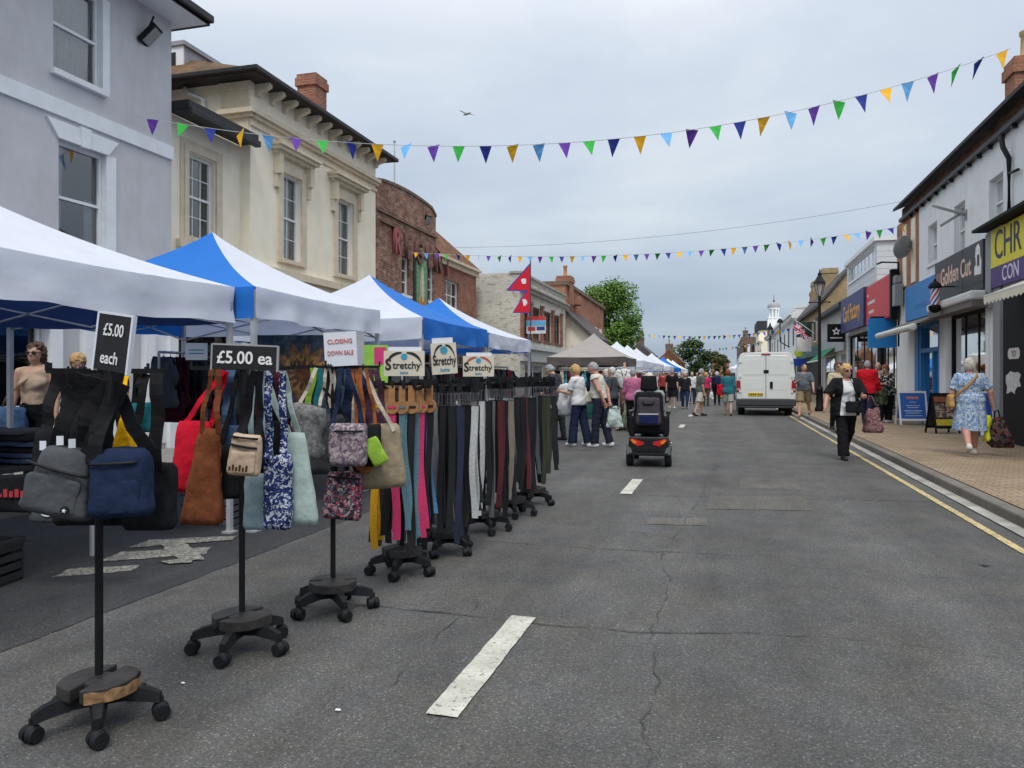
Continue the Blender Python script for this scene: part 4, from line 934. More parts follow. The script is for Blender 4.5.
mb = MB(); mb.add([T(yw0, 6.76, -.3), T(YR(903), 6.76, -.3), T(YR(903), 8.5, 4), T(yw0, 8.5, 4), T(yw0, 6.84, -.3), T(YR(903), 6.84, -.3), T(YR(903), 8.58, 4), T(yw0, 8.58, 4)], [(0, 3, 2, 1), (4, 5, 6, 7), (0, 1, 5, 4), (1, 2, 6, 5), (3, 0, 4, 7)]); mb.build('roof', M('dark slate', (.035, .033, .033), .7, .3, 6), r)  # near-black slate with slight random variation
mb = MB(); mb.tube([T(YR(1012), 6.3, -.2), T(YR(1012), 6.05, -.16), T(YR(1013), 5.8, -.07), T(YR(1013), 4.5, -.07)], .05, 8); mb.tube([T(YR(1013), 5.5, -.07), T(YR(1013)-.5, 5.45, -.07)], .03, 6); mb.build('downpipe', DKGUT, r, True)
chimney(r, (6.35, YR(1026, 6.35)), .62, .6, 6.5, hz(1026, 60, 6.35), BRICKO, 1, M('buff pot', (.5, .36, .16), .8))
window(r, T, *gs[0], d=.14, sash=False, sill=0, gm=SHOPG, fm=BLKP, cols=3, bar=.07, fw=.1)
mb = MB(); mb.tb(T, YR(947)-.02, YR(941), .12, 3.0, -.04, .1); mb.tb(T, YR(990), YR(987), .12, 3.2, -.03, .1); mb.build('pilaster', WHITEW, r)
mb = MB(); mb.tb(T, YR(996), YR(990.5), 2.9, 4.5, -.1, 0); mb.tb(T, YR(1003), YR(996), .12, 3.3, -.06, .05); mb.build('sign_end_column', GREYAL, r)
def display(root, T, u0, u1, z0, z1, d, seed, n=9):
    r_ = random.Random(seed); cs = [M('display '+str(i), c, .7, .2) for i, c in enumerate(((.3, .08, .06), (.4, .36, .3), (.08, .15, .28), (.5, .48, .42), (.1, .2, .1), (.35, .25, .06)))]
    for i in range(n):
        u = u0+(u1-u0)*(i+.5)/n; w_ = (u1-u0)/n*r_.uniform(.25, .45); b_ = z0+(z1-z0)*r_.choice((0.02, .02, .38, .62)); h_ = (z1-z0)*r_.uniform(.1, .3)
        mb = MB(); mb.tb(T, u-w_, u+w_, b_, b_+h_, d, d+.06); mb.build('window_display', cs[r_.randrange(6)], root)
display(r, T, gs[0][0]+.1, gs[0][1]-.1, .4, 2.9, .4, 3, 8); display(r, T, bd[0]+.2, bd[1]-.2, .9, 2.8, .4, 4, 4)
# things seen inside the barber window
mb = MB(); mb.box((X+.4, YR(985), .4), (X+.44, YR(950), 1.0)); mb.build('window_display', M('dim poster', (.08, .1, .05), .6), r)
# blue shop front
mb = MB(); a, b, c, d = bd
mb.tb(T, a, a+.14, c, d, -.04, .1); mb.tb(T, b-.14, b, c, d, -.04, .1); mb.tb(T, a+.14, b-.14, 2.12, 2.24, -.03, .1); mb.tb(T, a+.14, b-.14, d-.12, d, -.03, .1); mb.tb(T, a+.14, a+1.0, .14, .85, .02, .1); mb.tb(T, a+.14, a+.26, .85, 2.12, .02, .1); mb.tb(T, a+.88, a+1.0, .85, 2.12, .02, .1); mb.tb(T, a+1.02, b-.14, .14, .7, .0, .1)
mb.tb(T, b+.12, b+.55, .12, 3.0, -.05, 0)
dd = mb.build('door_frame', FR_BLUE, r)
mb = MB(); mb.add([T(a, c, .08), T(b, c, .08), T(b, d, .08), T(a, d, .08)], [(0, 1, 2, 3)]); mb.build('glazing', SHOPG, dd)
mb = MB(); mb.add([T(a, c, .6), T(b, c, .6), T(b, d, .6), T(a, d, .6)], [(0, 1, 2, 3)]); mb.build('room_recess', DARK, dd)
# black boarded front at the frame edge with sticker and torn bill
TB = TR(5.42); mb = MB(); mb.tb(TB, 11.5, YR(1003, 5.42), .12, 3.0, 0, .15); pn = mb.build('black_hoarding', BLKP, r)
pa, pb = YR(1021, 5.42), YR(1006, 5.42)
mb = MB(); us = [0, .2, .3, .55, .8, 1, .9, 1, .75, .6, .62, .35, .2, .05, .1, 0]; vs = [.8, .9, 1, .93, .95, .85, .6, .35, .3, .1, 0, .12, .02, .0, .3, .5]
mb.prism([(pb+(pa-pb)*u, hz(1013, 394, 5.42)+(hz(1013, 371, 5.42)-hz(1013, 394, 5.42))*v) for u, v in zip(us, vs)], lambda u, v, d: TB(u, v, d), -.004, -.001); mb.build('torn_bill', M('torn paper', (.5, .5, .49), .9, .25, 14), pn)
mb = MB(); z0, z1 = hz(1013, 359, 5.42), hz(1013, 348, 5.42); ya, yb = YR(1020, 5.42), YR(1008, 5.42); dy = (yb-ya)*.12
mb.prism([(ya, z0+.06), (ya+dy, z0), (yb-dy, z0), (yb, z0+.06), (yb, z1-.06), (yb-dy, z1), (ya+dy, z1), (ya, z1-.06)], lambda u, v, d: TB(u, v, d), -.004, -.001); mb.build('sticker', M('sticker white', (.55, .52, .5), .7), pn)
text('YO', .17, M('sticker dark red', (.12, .02, .02), .6), 'sticker_lettering', pn, (5.42-.006, (ya+yb)/2, (z0+z1)/2-.01), (R(90), 0, R(-90)), 1.0, .01, ext=.001)

# fascia signs
def fascia(name, label, pa, pb, z0, z1, mat, dep_=.1, X=5.6):
    s = thing(name, label, 'shop sign', (X, 0, 0)); mb = MB(); T0 = TR(0); ya, yb = sorted((fy(pa, X), fy(pb, X))); mb.tb(T0, ya, yb, z0, z1, -dep_, -.003); mb.build('sign_board', mat, s, bevel=.008)
    return s, ya, yb
def stext(s, txt, y, z, size, mat, sx=1, bold=0, d=.104, name='lettering'): return text(txt, size, mat, name, s, (-d, y, z), (R(90), 0, R(-90)), sx, bold, ext=.004)
WHT = M('sign white', (.75, .75, .73), .5, .03); GOLD = M('sign gold', (.68, .34, .05), .5, .06)
s, ya, yb = fascia('barber_sign', 'dark grey barber fascia with cream lettering and scissors emblem', 988, 939, 3.36, 4.46, M('sign charcoal', (.04, .042, .047), .5, .1))
stext(s, 'Golden Cut', (ya+yb)/2+.12, 3.97, .62, M('sign peach', (.72, .48, .36), .5), .84, .018)
mb = MB(); mb.box((-.106, yb-.62, 3.72), (-.1, yb-.18, 4.15)); mb.build('emblem', M('emblem red', (.28, .12, .1), .6, .3), s)
mb = MB(); fl = lambda u, v, d: Vector((d, ya+.06+u, 3.6+v))
mb.prism([(.05, .1), (.5, .12), (.5, .3), (.38, .36), (.44, .55), (.4, .74), (.24, .8), (.12, .7), (.1, .5), (.02, .4)], fl, -.108, -.1); mb.build('barber_figure', WHT, s)
mb = MB(); mb.prism([(.15, .3), (.3, .3), (.3, .55), (.15, .55)], fl, -.112, -.108); mb.box((-.105, ya+.05, 3.52), (-.1, ya+.8, 3.56)); mb.build('emblem_detail', M('sign dark', (.03, .03, .03), .5), s)
mb = MB(); mb.box((-.103, (ya+yb)/2-.5, 3.37), (-.1, (ya+yb)/2-.49, 4.45)); mb.build('panel_joint', BLKP, s)
s, ya, yb = fascia('yellow_shop_sign', 'bright yellow and purple fascia cut off by the right edge of the view', 1050, 996, 3.72, 4.52, M('sign yellow', (.78, .68, .02), .5, .05))
PURP = M('sign purple', (.075, .03, .17), .5, .08)
stext(s, 'CHR', yb-.98, 4.13, .86, M('sign navy text', (.03, .02, .08), .5), .86, .0)
mb = MB(); mb.box((-.1, ya, 3.3), (-.003, yb, 3.72)); mb.build('lower_board', PURP, s)
stext(s, 'CON', yb-1.16, 3.51, .43, M('sign lilac', (.7, .66, .8), .5), .95, .005)
mb = MB(); mb.box((-.35, ya, 4.56), (.0, yb+.4, 4.62)); mb.build('canopy_strip', BLKP, s)
s, ya, yb = fascia('blue_shop_sign', 'plain bright blue fascia beside the barber pole', 939, 908, 3.14, 4.2, FR_BLUE, .08)
for k in range(7):
    mb = MB(); mb.box((-.083, ya+.9+k*.2, 3.42), (-.08, ya+1.0+k*.2, 3.56)); mb.build('faded_lettering', M('blue faded', (.02, .13, .35), .5), s)
# barber pole
q = thing('barber_pole', 'red white and blue striped barber pole between blue and charcoal signs', 'barber pole', (5.05, YR(935, 5.05), hz(935, 313, 5.05)))
H = .8; mb = MB(); mb.lathe([(.03, 0), (.12, .05), (.15, .12), (.15, .17), (.1, .2)], n=16); mb.build('lower_cap', BLKP, q, True, angle=40)
mb = MB(); mb.lathe([(.1, .6), (.15, .62), (.15, .67), (.1, .74), (.03, .79)], n=16); mb.ell((0, 0, .81), (.035, .035, .035)); mb.build('upper_cap', BLKP, q, True, angle=40)
mb = MB(); n = 24; rows = []
for j in range(25): rows.append([(.1*math.cos(2*math.pi*i/n+j*.11), .1*math.sin(2*math.pi*i/n+j*.11), .2+.4*j/24) for i in range(n)])
mb.grid(rows, 0, True); mb.m = [(0, 0, 1, 1, 0, 0, 2, 2)[(k % n)//1 % 8] for k in range(len(mb.f))]
mb.build('striped_cylinder', [WHT, M('pole red', (.55, .03, .04), .4), M('pole blue', (.03, .08, .4), .4)], q, True)
mb = MB(); mb.bar((0, 0, .64), (.55, 0, .64), .03, .03); mb.bar((0, 0, .16), (.55, 0, .16), .03, .03); mb.build('bracket', BLKP, q)
# awnings
AWN = M('awning white', (.62, .62, .6), .7, .06, 4); AWU = M('awning fabric', (.16, .14, .13), .85, .15)
q = thing('awning', 'part open white awning with a rounded front bar over the blue shop', 'awning', (4.75, YR(913, 4.75), 0)); y1 = YR(878, 4.75)-YR(913, 4.75)
mb = MB(); mb.tube([(0, 0, 2.72), (0, y1, 2.72)], .09, 12); mb.ell((0, 0, 2.72), (.1, .03, .1)); mb.build('front_bar', AWN, q, True, angle=50)
mb = MB(); mb.add([(0, 0, 2.76), (0, y1, 2.76), (.82, y1, 3.12), (.82, 0, 3.12), (0, 0, 2.775), (0, y1, 2.775), (.82, y1, 3.135), (.82, 0, 3.135)], [(0, 1, 2, 3), (4, 5, 6, 7), (0, 3, 7, 4), (1, 2, 6, 5)]); mb.build('fabric', AWU, q)
mb = MB(); mb.bar((.05, .3, 2.7), (.8, .7, 3.0), .04, .04); mb.bar((.05, y1-.3, 2.7), (.8, y1-.7, 3.0), .04, .04); mb.build('arm', GREYAL, q)
q = thing('awning', 'closed white awning box over the barber window', 'awning', (5.5, YR(988, 5.5), 0)); y1 = YR(941, 5.5)-YR(988, 5.5)
mb = MB(); mb.box((-.35, 0, 3.1), (-.02, y1, 3.3)); mb.build('cassette', AWN, q, bevel=.05); mb = MB(); mb.box((-.3, 0.05, 2.95), (.05, y1, 3.1)); mb.build('soffit_board', AWU, q)
q = thing('awning', 'cream scalloped awning under the yellow sign at the right edge', 'awning', (4.85, YR(984, 4.85), 0)); y1 = -4.2
mb = MB(); rows = [[(0, y1*i/20, 2.98) for i in range(21)], [(.78, y1*i/20, 3.3) for i in range(21)]]; mb.grid(rows); mb.build('fabric', CANC, q)
mb = MB(); n = 168; mb.grid([[(-.004, y1*i/n, 2.99) for i in range(n+1)], [(-.006, y1*i/n, 2.80+.055*(1-abs(math.sin(i*math.pi/8)))) for i in range(n+1)]]); mb.build('scalloped_valance', CANC, q)
mb = MB(); mb.tube([(.02, 0, 2.97), (.02, y1, 2.97)], .03, 8); mb.build('front_bar', AWN, q, True)
mb = MB(); mb.bar((.03, -.05, 2.95), (.74, -.05, 3.1), .04, .04); mb.build('arm', GREYAL, q)
# street light head, alarm arm, dish on the white wall
q = thing('wall_light', 'black street light head bracketed to the white rendered wall', 'wall light', pt(936, 212, 22.3)); mb = MB(); mb.ell((0, 0, 0), (.34, .12, .06), 12, 8); mb.build('lamp_head', BLKMETAL, q, True); mb = MB(); mb.tube([(.25, 0, .02), (.5, 0, .06), (.75, 0, .05)], .025, 6); mb.build('bracket', BLKMETAL, q, True)
q = thing('camera_bracket', 'pale metal bracket arm on the white wall between upper windows', 'bracket', T(YR(966), hz(966, 215, X), 0)); mb = MB(); mb.bar((0, 0, 0), (-.75, -.1, .25), .05, .05); mb.bar((-.1, 0, .05), (-.5, .2, -.2), .05, .05); mb.build('arm', GREYAL, q); mb = MB(); mb.box((-.02, -.1, -.12), (0, .1, .12)); mb.build('mount_plate', GREYAL, q)
q = thing('satellite_dish', 'grey satellite dish on the narrow brick front', 'satellite dish', T(YR(914), hz(915, 246, X), 0)); mb = MB(); mb.lathe([(.0, -.08), (.2, -.05), (.34, .0), (.36, .02), (.34, .015), (.2, -.03)], n=20); o = mb.build('dish', GREYAL, q, True); o.location = (-.3, 0, 0); o.rotation_euler = (R(-50), R(-60), 0); mb = MB(); mb.tube([(0, 0, -.1), (-.25, 0, -.05)], .02, 6); mb.build('arm', GREYAL, q)

# narrow brick front and red shop
r = bld('narrow_brick_building', 'narrow red brick front with cream pilasters between the white wall and the clad building')
y0, y1 = yw1+.01, YR(899)+.3; mb = MB(); wall(mb, T, y0, y1, 4.2, 6.45); shell(mb, T, y0, y1, 4.21, 6.45, 6); mb.build('wall', BRICKO, r)
mb = MB(); 
for k in (.35, 1.5): mb.tb(T, y0+k, y0+k+.5, 4.3, 6.25, -.03, 0)
mb.build('pilaster', CREAM, r)
mb = MB(); mb.box((X, YR(906), 0), (X+5, y1, 4.2)); mb.build('lower_wall', WHITEW, r)
r = bld('red_sign_shop', 'single storey shop with a red fascia and black window posts')
y0, y1 = YR(899)+.31, YR(877); mb = MB(); wall(mb, T, y0, y1, 0, 4.9, [(y0+.1, y1-.1, .3, 3.3)]); shell(mb, T, y0, y1, 0, 4.9, 6); mb.build('wall', M('dark cladding', (.06, .06, .065), .6), r)
window(r, T, y0+.1, y1-.1, .3, 3.3, d=.15, sash=False, sill=0, gm=SHOPG, fm=BLKP, cols=3, bar=.14, fw=.1)
display(r, T, y0+.2, y1-.2, .4, 3.2, .35, 5, 10)
s, ya, yb = fascia('red_shop_sign', 'large plain red fascia with small white lines of lettering', 896, 870, 3.42, 4.86, M('sign red', (.58, .035, .045), .5, .1), .16, 5.5)
for k, (u, z, l) in enumerate(((.5, 4.15, 1.5), (.7, 3.8, 1.1), (.4, 4.45, .35))):
    mb = MB(); 
    for i in range(int(l/.13)): mb.box((-.166, yb-u-i*.13-.09, z), (-.161, yb-u-i*.13, z+.11))
    mb.build('small_lettering', WHT, s)
mb = MB(); mb.box((-.2, ya-.25, 3.3), (0, ya, 4.95)); mb.build('end_panel', BLKP, s)
q = thing('meter_box', 'grey metal boxes and pipes on the wall between blue and red signs', 'utility box', T(YR(903), hz(903, 300, X), -.05)); mb = MB(); mb.box((-.25, -.3, -.2), (0, .1, .5)); mb.box((-.2, -.1, .55), (0, .3, .8)); mb.build('casing', GREYAL, q, bevel=.02); mb = MB(); mb.tube([(-.1, -.1, .8), (-.1, -.1, 1.2), (-.5, .4, 1.3), (-.5, 1.2, 1.35)], .03, 6); mb.tube([(-.1, -.1, -.2), (-.1, -.1, -1.5)], .03, 6); mb.build('pipe', BLKP, q, True)
q = thing('blank_blue_sign', 'square blank blue projecting sign below the red fascia', 'sign', (5.5, YR(902, 5.95)-.3, 2.42)); mb = MB(); mb.box((-.68, -.05, 0), (.38, .05, 1.02)); mb.build('board', M('projecting blue', (.02, .24, .62), .5, .06), q); mb = MB(); mb.box((-.6, -.02, 1.02), (.1, .02, 1.08)); mb.build('bracket', BLKP, q)
# clad building
r = bld('clad_building', 'white weatherboard clad building with an upper window strip')
y0, y1 = YR(877), YR(847); CLAD = rowmat('white cladding', (.66, .69, .71), (.62, .65, .68), 6, .22, .012, rough=.6, mort=.6, stain=.06)
ws = (y0+.5, y1-.5, hz(865, 272, X), hz(865, 272, X)+.75)
mb = MB(); wall(mb, T, y0, y1, 0, 6.55, [ws, (y0+.2, y1-.2, .3, 3.3)]); shell(mb, T, y0, y1, 0, 6.55, 7); mb.build('wall', CLAD, r)
window(r, T, *ws, d=.1, sash=False, cols=7, sill=.05, fw=.06, bar=.06); window(r, T, y0+.2, y1-.2, .3, 3.3, d=.15, sash=False, sill=0, gm=SHOPG, fm=BLKP, cols=4, bar=.16, fw=.1)
mb = MB(); mb.tb(T, y0-.1, y1+.1, 6.55, 6.72, -.12, 7); mb.build('coping', WHITEW, r); display(r, T, y0+.3, y1-.3, .4, 3.2, .35, 6, 16)
s, ya, yb = fascia('card_shop_sign', 'purple blue fascia with gold lettering under the clad building', 869, 845.5, 3.42, 4.92, M('sign indigo', (.03, .035, .14), .5, .1), .2, 5.45)
stext(s, 'Card Factory', (ya+yb)/2, 4.16, .98, GOLD, .82, .02, .206)
q = thing('star_sign', 'black square projecting sign with a white outline star', 'sign', pt(836, 333, 35.5)); mb = MB(); mb.box((-.38, -.06, -.42), (.38, .06, .42)); mb.build('board', BLKP, q); q.rotation_euler = (0, 0, R(4))
mb = MB(); P5 = []
for i in range(10): a = math.pi/2+i*math.pi/5; rr = .2 if i % 2 == 0 else .1; P5.append((rr*math.cos(a), .07+rr*math.sin(a)))
I5 = [(u*.5, .07+(v-.07)*.5) for u, v in P5]
for i in range(10):
    a, b, c, d = P5[i], P5[(i+1)%10], I5[(i+1)%10], I5[i]; mb.prism([a, b, c, d], lambda u, v, d_: Vector((u, d_, v)), -.068, -.061)
mb.build('star_emblem', WHT, q)
mb = MB()
for i in range(9): mb.box((-.26+i*.06, -.066, -.26), (-.26+i*.06+.04, -.061, -.2))
mb.build('small_lettering', WHT, q); mb = MB(); mb.bar((.38, 0, .3), (.95, 0, .3), .04, .04); mb.build('bracket', BLKP, q)

# further right
r = bld('low_grey_building', 'low pale building with a dark eaves board beside the star sign')
y0, y1 = YR(847)+.05, YR(821); mb = MB(); wall(mb, T, y0, y1, 0, 4.85, [(y0+.4, y0+3, .3, 2.6), (y0+4, y1-.5, .3, 2.6)]); shell(mb, T, y0, y1, 0, 4.85, 6); mb.build('wall', M('pale grey wall', (.42, .43, .42), .85, .08, 3), r)
for q in ((y0+.4, y0+3, .3, 2.6), (y0+4, y1-.5, .3, 2.6)): window(r, T, *q, d=.12, sash=False, sill=0, cols=2, gm=SHOPG)
mb = MB(); mb.tb(T, y0, y1, 4.75, 4.95, -.35, 0); mb.build('eaves_board', DKGUT, r)
mb = MB(); mb.add([T(y0, 4.95, -.35), T(y1, 4.95, -.35), T(y1, 7.0, 3), T(y0, 7.0, 3), T(y0, 5, 6), T(y1, 5, 6)], [(0, 1, 2, 3), (3, 2, 5, 4), (0, 3, 4), (1, 5, 2)]); mb.build('roof', M('pale slate', (.2, .2, .2), .7, .2), r)
mb = MB(); mb.tb(T, y0+.3, y1, 2.7, 3.5, -.1, 0); mb.build('fascia', M('pale fascia', (.33, .35, .36), .6), r)
mb = MB(); mb.box((8, y0+1, 5.5), (9.6, y0+2.2, 8.0)); mb.build('chimney_stack', WHITEW, r); chimney(r, (6.9, y0+1.6), .4, .4, 5.5, 7.3, BRICKO, 0)
r = bld('yellow_brick_house', 'yellow brown brick house with gable end and tall stacks')
y0, y1 = YR(820.5), YR(797); mb = MB(); mb.prism([(5.6, 0), (9.6, 0), (9.6, 5.6), (7.6, 8.2), (5.6, 5.7)], fz, y0+.2, y1); mb.build('wall', YBRICK, r)
mb = MB(); mb.prism([(5.35, 5.5), (7.6, 8.22), (9.9, 5.5), (9.9, 5.7), (7.6, 8.42), (5.35, 5.7)], fz, y0, y1+.1); mb.build('roof', SLATE, r)
chimney(r, (7.2, y0+9), 1.0, 1.3, 7, 9.0, YBRICK, 0); chimney(r, (7.0, y0+13), 1.0, 1.2, 7, 8.6, YBRICK, 0)
for i in range(3):
    mb = MB(); mb.tb(T, y0+2+i*4, y0+3.2+i*4, 3.6, 5, -.03, .0); f_ = mb.build('window', WFRAME, r); mb = MB(); mb.tb(T, y0+2.1+i*4, y0+3.1+i*4, 3.7, 4.9, -.034, -.031); mb.build('pane', DARK, f_)
mb = MB(); mb.tb(T, y0+.3, y1-.3, .3, 2.7, -.02, 0); mb.build('shopfront', DARK, r)
mb = MB(); mb.tb(T, y0+.2, y1-.2, 2.75, 3.4, -.08, 0); mb.build('fascia', M('blue green fascia', (.04, .14, .12), .6), r)
r = bld('white_parapet_building', 'tall white rendered building with cornice and swan neck lamp behind the van')
y0, y1 = YR(796), YR(767.5); mb = MB(); wall(mb, T, y0, y1, 0, 6.9); shell(mb, T, y0, y1, 0, 6.9, 7); mb.build('wall', WHITEW, r)
mb = MB(); mb.tb(T, y0-.2, y1, 6.1, 6.35, -.35, 0); mb.tb(T, y0-.2, y1, 6.35, 6.5, -.5, 0); mb.tb(T, y0-.05, y1, 6.9, 7.05, -.1, 7); mb.build('cornice', WHITEW, r)
for i in range(8):
    u = y0+1.5+i*4.6
    for za in (3.9,):
        mb = MB(); mb.tb(T, u, u+1.3, za, za+1.6, -.02, 0); f_ = mb.build('window', WFRAME, r); mb = MB(); mb.tb(T, u+.1, u+1.2, za+.1, za+1.5, -.024, -.021); mb.build('pane', DARK, f_)
mb = MB(); mb.tb(T, y0, y1, .3, 2.8, -.02, 0); mb.build('shopfront', DARK, r)
chimney(r, (8.5, y0+12), 1.2, 1.2, 6.9, 9.4, BRICK, 1)
r = thing('clock_cupola', 'white domed cupola with arched openings above the roofs', 'cupola', (6.2, 101, 6.9)); r.scale = (.78, .78, .78)
mb = MB(); mb.box((-1.0, -1.0, 0), (1.0, 1.0, 2.4)); mb.box((-1.1, -1.1, 2.4), (1.1, 1.1, 2.55)); mb.build('tower_base', WHITEW, r)
mb = MB()
for i in range(8): a = i*math.pi/4+.39; mb.cyl((.68*math.cos(a), .68*math.sin(a), 2.55), (.68*math.cos(a), .68*math.sin(a), 3.9), .15, None, 8)
mb.lathe([(.95, 0), (.95, .25)], (0, 0, 3.9), 16); mb.lathe([(.35, 0), (.35, 1.4)], (0, 0, 2.5), 8); mb.build('lantern', WHITEW, r)
mb = MB(); mb.lathe([(1.0, 0), (1.0, .08)]+[(1.0*math.cos(t*math.pi/16), .08+.85*math.sin(t*math.pi/16)) for t in range(1, 8)]+[(.05, .95)], (0, 0, 4.15), 20); mb.build('dome', LEAD, r, True, angle=50)
mb = MB(); mb.lathe([(.1, 0), (.16, .15), (.05, .35), (.03, 1.1), (.005, 1.2)], (0, 0, 5.08), 8); mb.build('finial', DKGUT, r)
r = bld('cream_corner_house', 'cream house with dark hipped roof near the street end, left of the white cupola')
mb = MB(); mb.box((5.0, 108, 0), (10, 128, 6.4)); mb.build('wall', CREAM, r); mb = MB(); mb.box((4.8, 111, 6.4), (8, 120, 7.9)); mb.build('upper_wall', CREAM, r); mb = MB(); mb.box((4.6, 110.8, 7.9), (8.2, 120.2, 9.2)); mb.build('roof', M('dark roof', (.03, .032, .04), .7), r)
for i in range(3): mb = MB(); mb.box((4.96, 110+i*5, 3.5), (4.99, 111.2+i*5, 5.2)); mb.build('window', DARK, r)
r = bld('brown_brick_building', 'distant brown brick building closing the right end of the street')
mb = MB(); mb.box((3.4, 150, 0), (9, 200, 9.0)); mb.build('wall', BRICKB, r); chimney(r, (4.4, 160), 1, 1, 9, 10.8, BRICKB, 1)
for i in range(3):
    for j in range(2): mb = MB(); mb.box((3.75+i*.75, 149.95, 3.5+j*2.6), (4.2+i*.75, 149.99, 5+j*2.6)); mb.build('window', WFRAME if i == 1 else DARK, r)
# projecting boards, flag, green awning
q = thing('green_sign', 'dark green projecting board above a white board', 'sign', pt(804, 337, 48)); mb = MB(); mb.box((-.45, -.05, 0), (.45, .05, .95)); mb.build('upper_board', M('sign bottle green', (.015, .05, .04), .5), q); mb = MB(); mb.box((-.42, -.05, -.92), (.42, .05, -.02)); mb.build('lower_board', WHT, q); mb = MB(); mb.bar((.3, 0, .9), (1.4, 0, .9), .06, .06); mb.build('bracket', BLKP, q)
q = thing('awning', 'dark green sloping shop awning behind the lamp post', 'awning', (4.7, YR(818, 4.7), 0)); GAW = M('awning green', (.01, .17, .09), .8, .1)
mb = MB(); mb.add([(0, 0, 2.25), (0, 5, 2.25), (.9, 5, 3.0), (.9, 0, 3.0), (0, 0, 2.27), (0, 5, 2.27), (.9, 5, 3.02), (.9, 0, 3.02)], [(0, 3, 2, 1), (4, 5, 6, 7), (0, 4, 7, 3), (0, 1, 5, 4)]); mb.build('fabric', GAW, q); mb = MB(); mb.tube([(0, 0, 2.25), (0, 5, 2.25)], .04, 6); mb.build('front_bar', AWN, q)
q = thing('blue_notice', 'small blue hanging sign with yellow disc beside the green awning', 'sign', pt(800, 366, 52)); mb = MB(); mb.box((-.5, -.04, 0), (.4, .04, .5)); mb.build('board', M('notice blue', (.02, .06, .4), .5), q); mb = MB(); mb.cyl((-.1, -.05, .9), (-.1, .05, .9), .28, None, 16); mb.build('disc', M('notice lime', (.5, .6, .05), .5), q); mb = MB(); mb.bar((-.1, 0, .4), (-.1, 0, 1.2), .04, .04); mb.bar((-.1, 0, 1.2), (1.3, 0, 1.2), .04, .04); mb.build('bracket', BLKP, q)
# lamp posts
def lamp(label, x, y, h):
    q = thing('street_lamp', label, 'street lamp', (x, y, .117), 0, 'heritage street lamps')
    mb = MB(); mb.lathe([(.17, 0), (.17, .12), (.13, .18), (.12, .8), (.14, .84), (.08, .95), (.065, 1.0), (.05, h-1.0), (.07, h-.98), (.045, h-.9)], n=14); mb.build('post', BLKMETAL, q, True, angle=40)
    mb = MB(); mb.bar((-.35, 0, h-1.15), (.35, 0, h-1.15), .035, .035); mb.ell((-.36, 0, h-1.15), (.04, .04, .04), 8, 6); mb.ell((.36, 0, h-1.15), (.04, .04, .04), 8, 6); mb.build('ladder_bar', BLKMETAL, q)
    mb = MB(); mb.lathe([(.09, 0), (.19, .45)], (0, 0, h-.9), 6); la = mb.build('lantern_glass', M('lantern glass', (.42, .43, .4), .2, .08), q)
    mb = MB(); mb.lathe([(.23, .45), (.21, .52), (.09, .72), (.06, .78), (.07, .84), (.02, .9), (.01, 1.02)], (0, 0, h-.9), 8)
    for i in range(6): a = i*math.pi/3; mb.bar((.09*math.cos(a), .09*math.sin(a), h-.9), (.2*math.cos(a), .2*math.sin(a), h-.45), .018, .018)
    mb.build('lantern_frame', BLKMETAL, q)
lamp('tall black heritage lamp post beside the union flag and green awning', 3.55, YR(819.5, 3.55), 5.3)
lamp('black heritage lamp post rising behind the white van', 3.3, 58, 5.2)
q = thing('swan_neck_lamp', 'black swan neck wall lamp on the white parapet building', 'wall light', (5.1, 70, 4.2)); mb = MB(); mb.tube([(.5, 0, -.2), (0, 0, .1), (-.3, 0, .3), (-.3, 0, 2.0)], .05, 6); mb.build('bracket', BLKMETAL, q, True); mb = MB(); mb.lathe([(.28, 0), (.22, .2), (.08, .35)], (-.3, 0, 1.95), 10); mb.build('lamp_head', BLKMETAL, q)
# union flag hung from a slanting pole
q = thing('union_flag', 'union flag hanging limp from a wall pole by the lamp post', 'flag', (5.5, YR(815, 5.5), 4.1)); n = 14
mb = MB(); mb.cyl((0, 0, 0), (-1.25, 0, .95), .022, .018, 8); mb.build('flag_pole', WHT, q)
FB, FRD, FW = M('flag blue', (.03, .06, .28), .8), M('flag red', (.6, .04, .06), .8), M('flag white', (.7, .68, .68), .8)
mb = MB(); W_, H_ = 1.3, .85; nx, ny = 40, 26
def fpos(i, j):
    u, v = i/nx, j/ny; return (-1.2+u*.62+.05*math.sin(v*9+u*3)+.28*v*u, .08*math.sin(u*8+v*3), .88-.32*u*.4-v*.85*(1-.2*u)-u*.55)
mb.grid([[fpos(i, j) for i in range(nx+1)] for j in range(ny+1)])
mm = []
for j in range(ny):
    for i in range(nx):
        u, v = (i+.5)/nx*2-1, (j+.5)/ny*2-1; dg = min(abs(u-v), abs(u+v))
        mm.append(1 if abs(u) < .12 or abs(v) < .2 else 2 if abs(u) < .2 or abs(v) < .33 else 1 if dg < .1 else 2 if dg < .26 else 0)
mb.m = mm; mb.build('flag_cloth', [FB, FRD, FW], q, True)
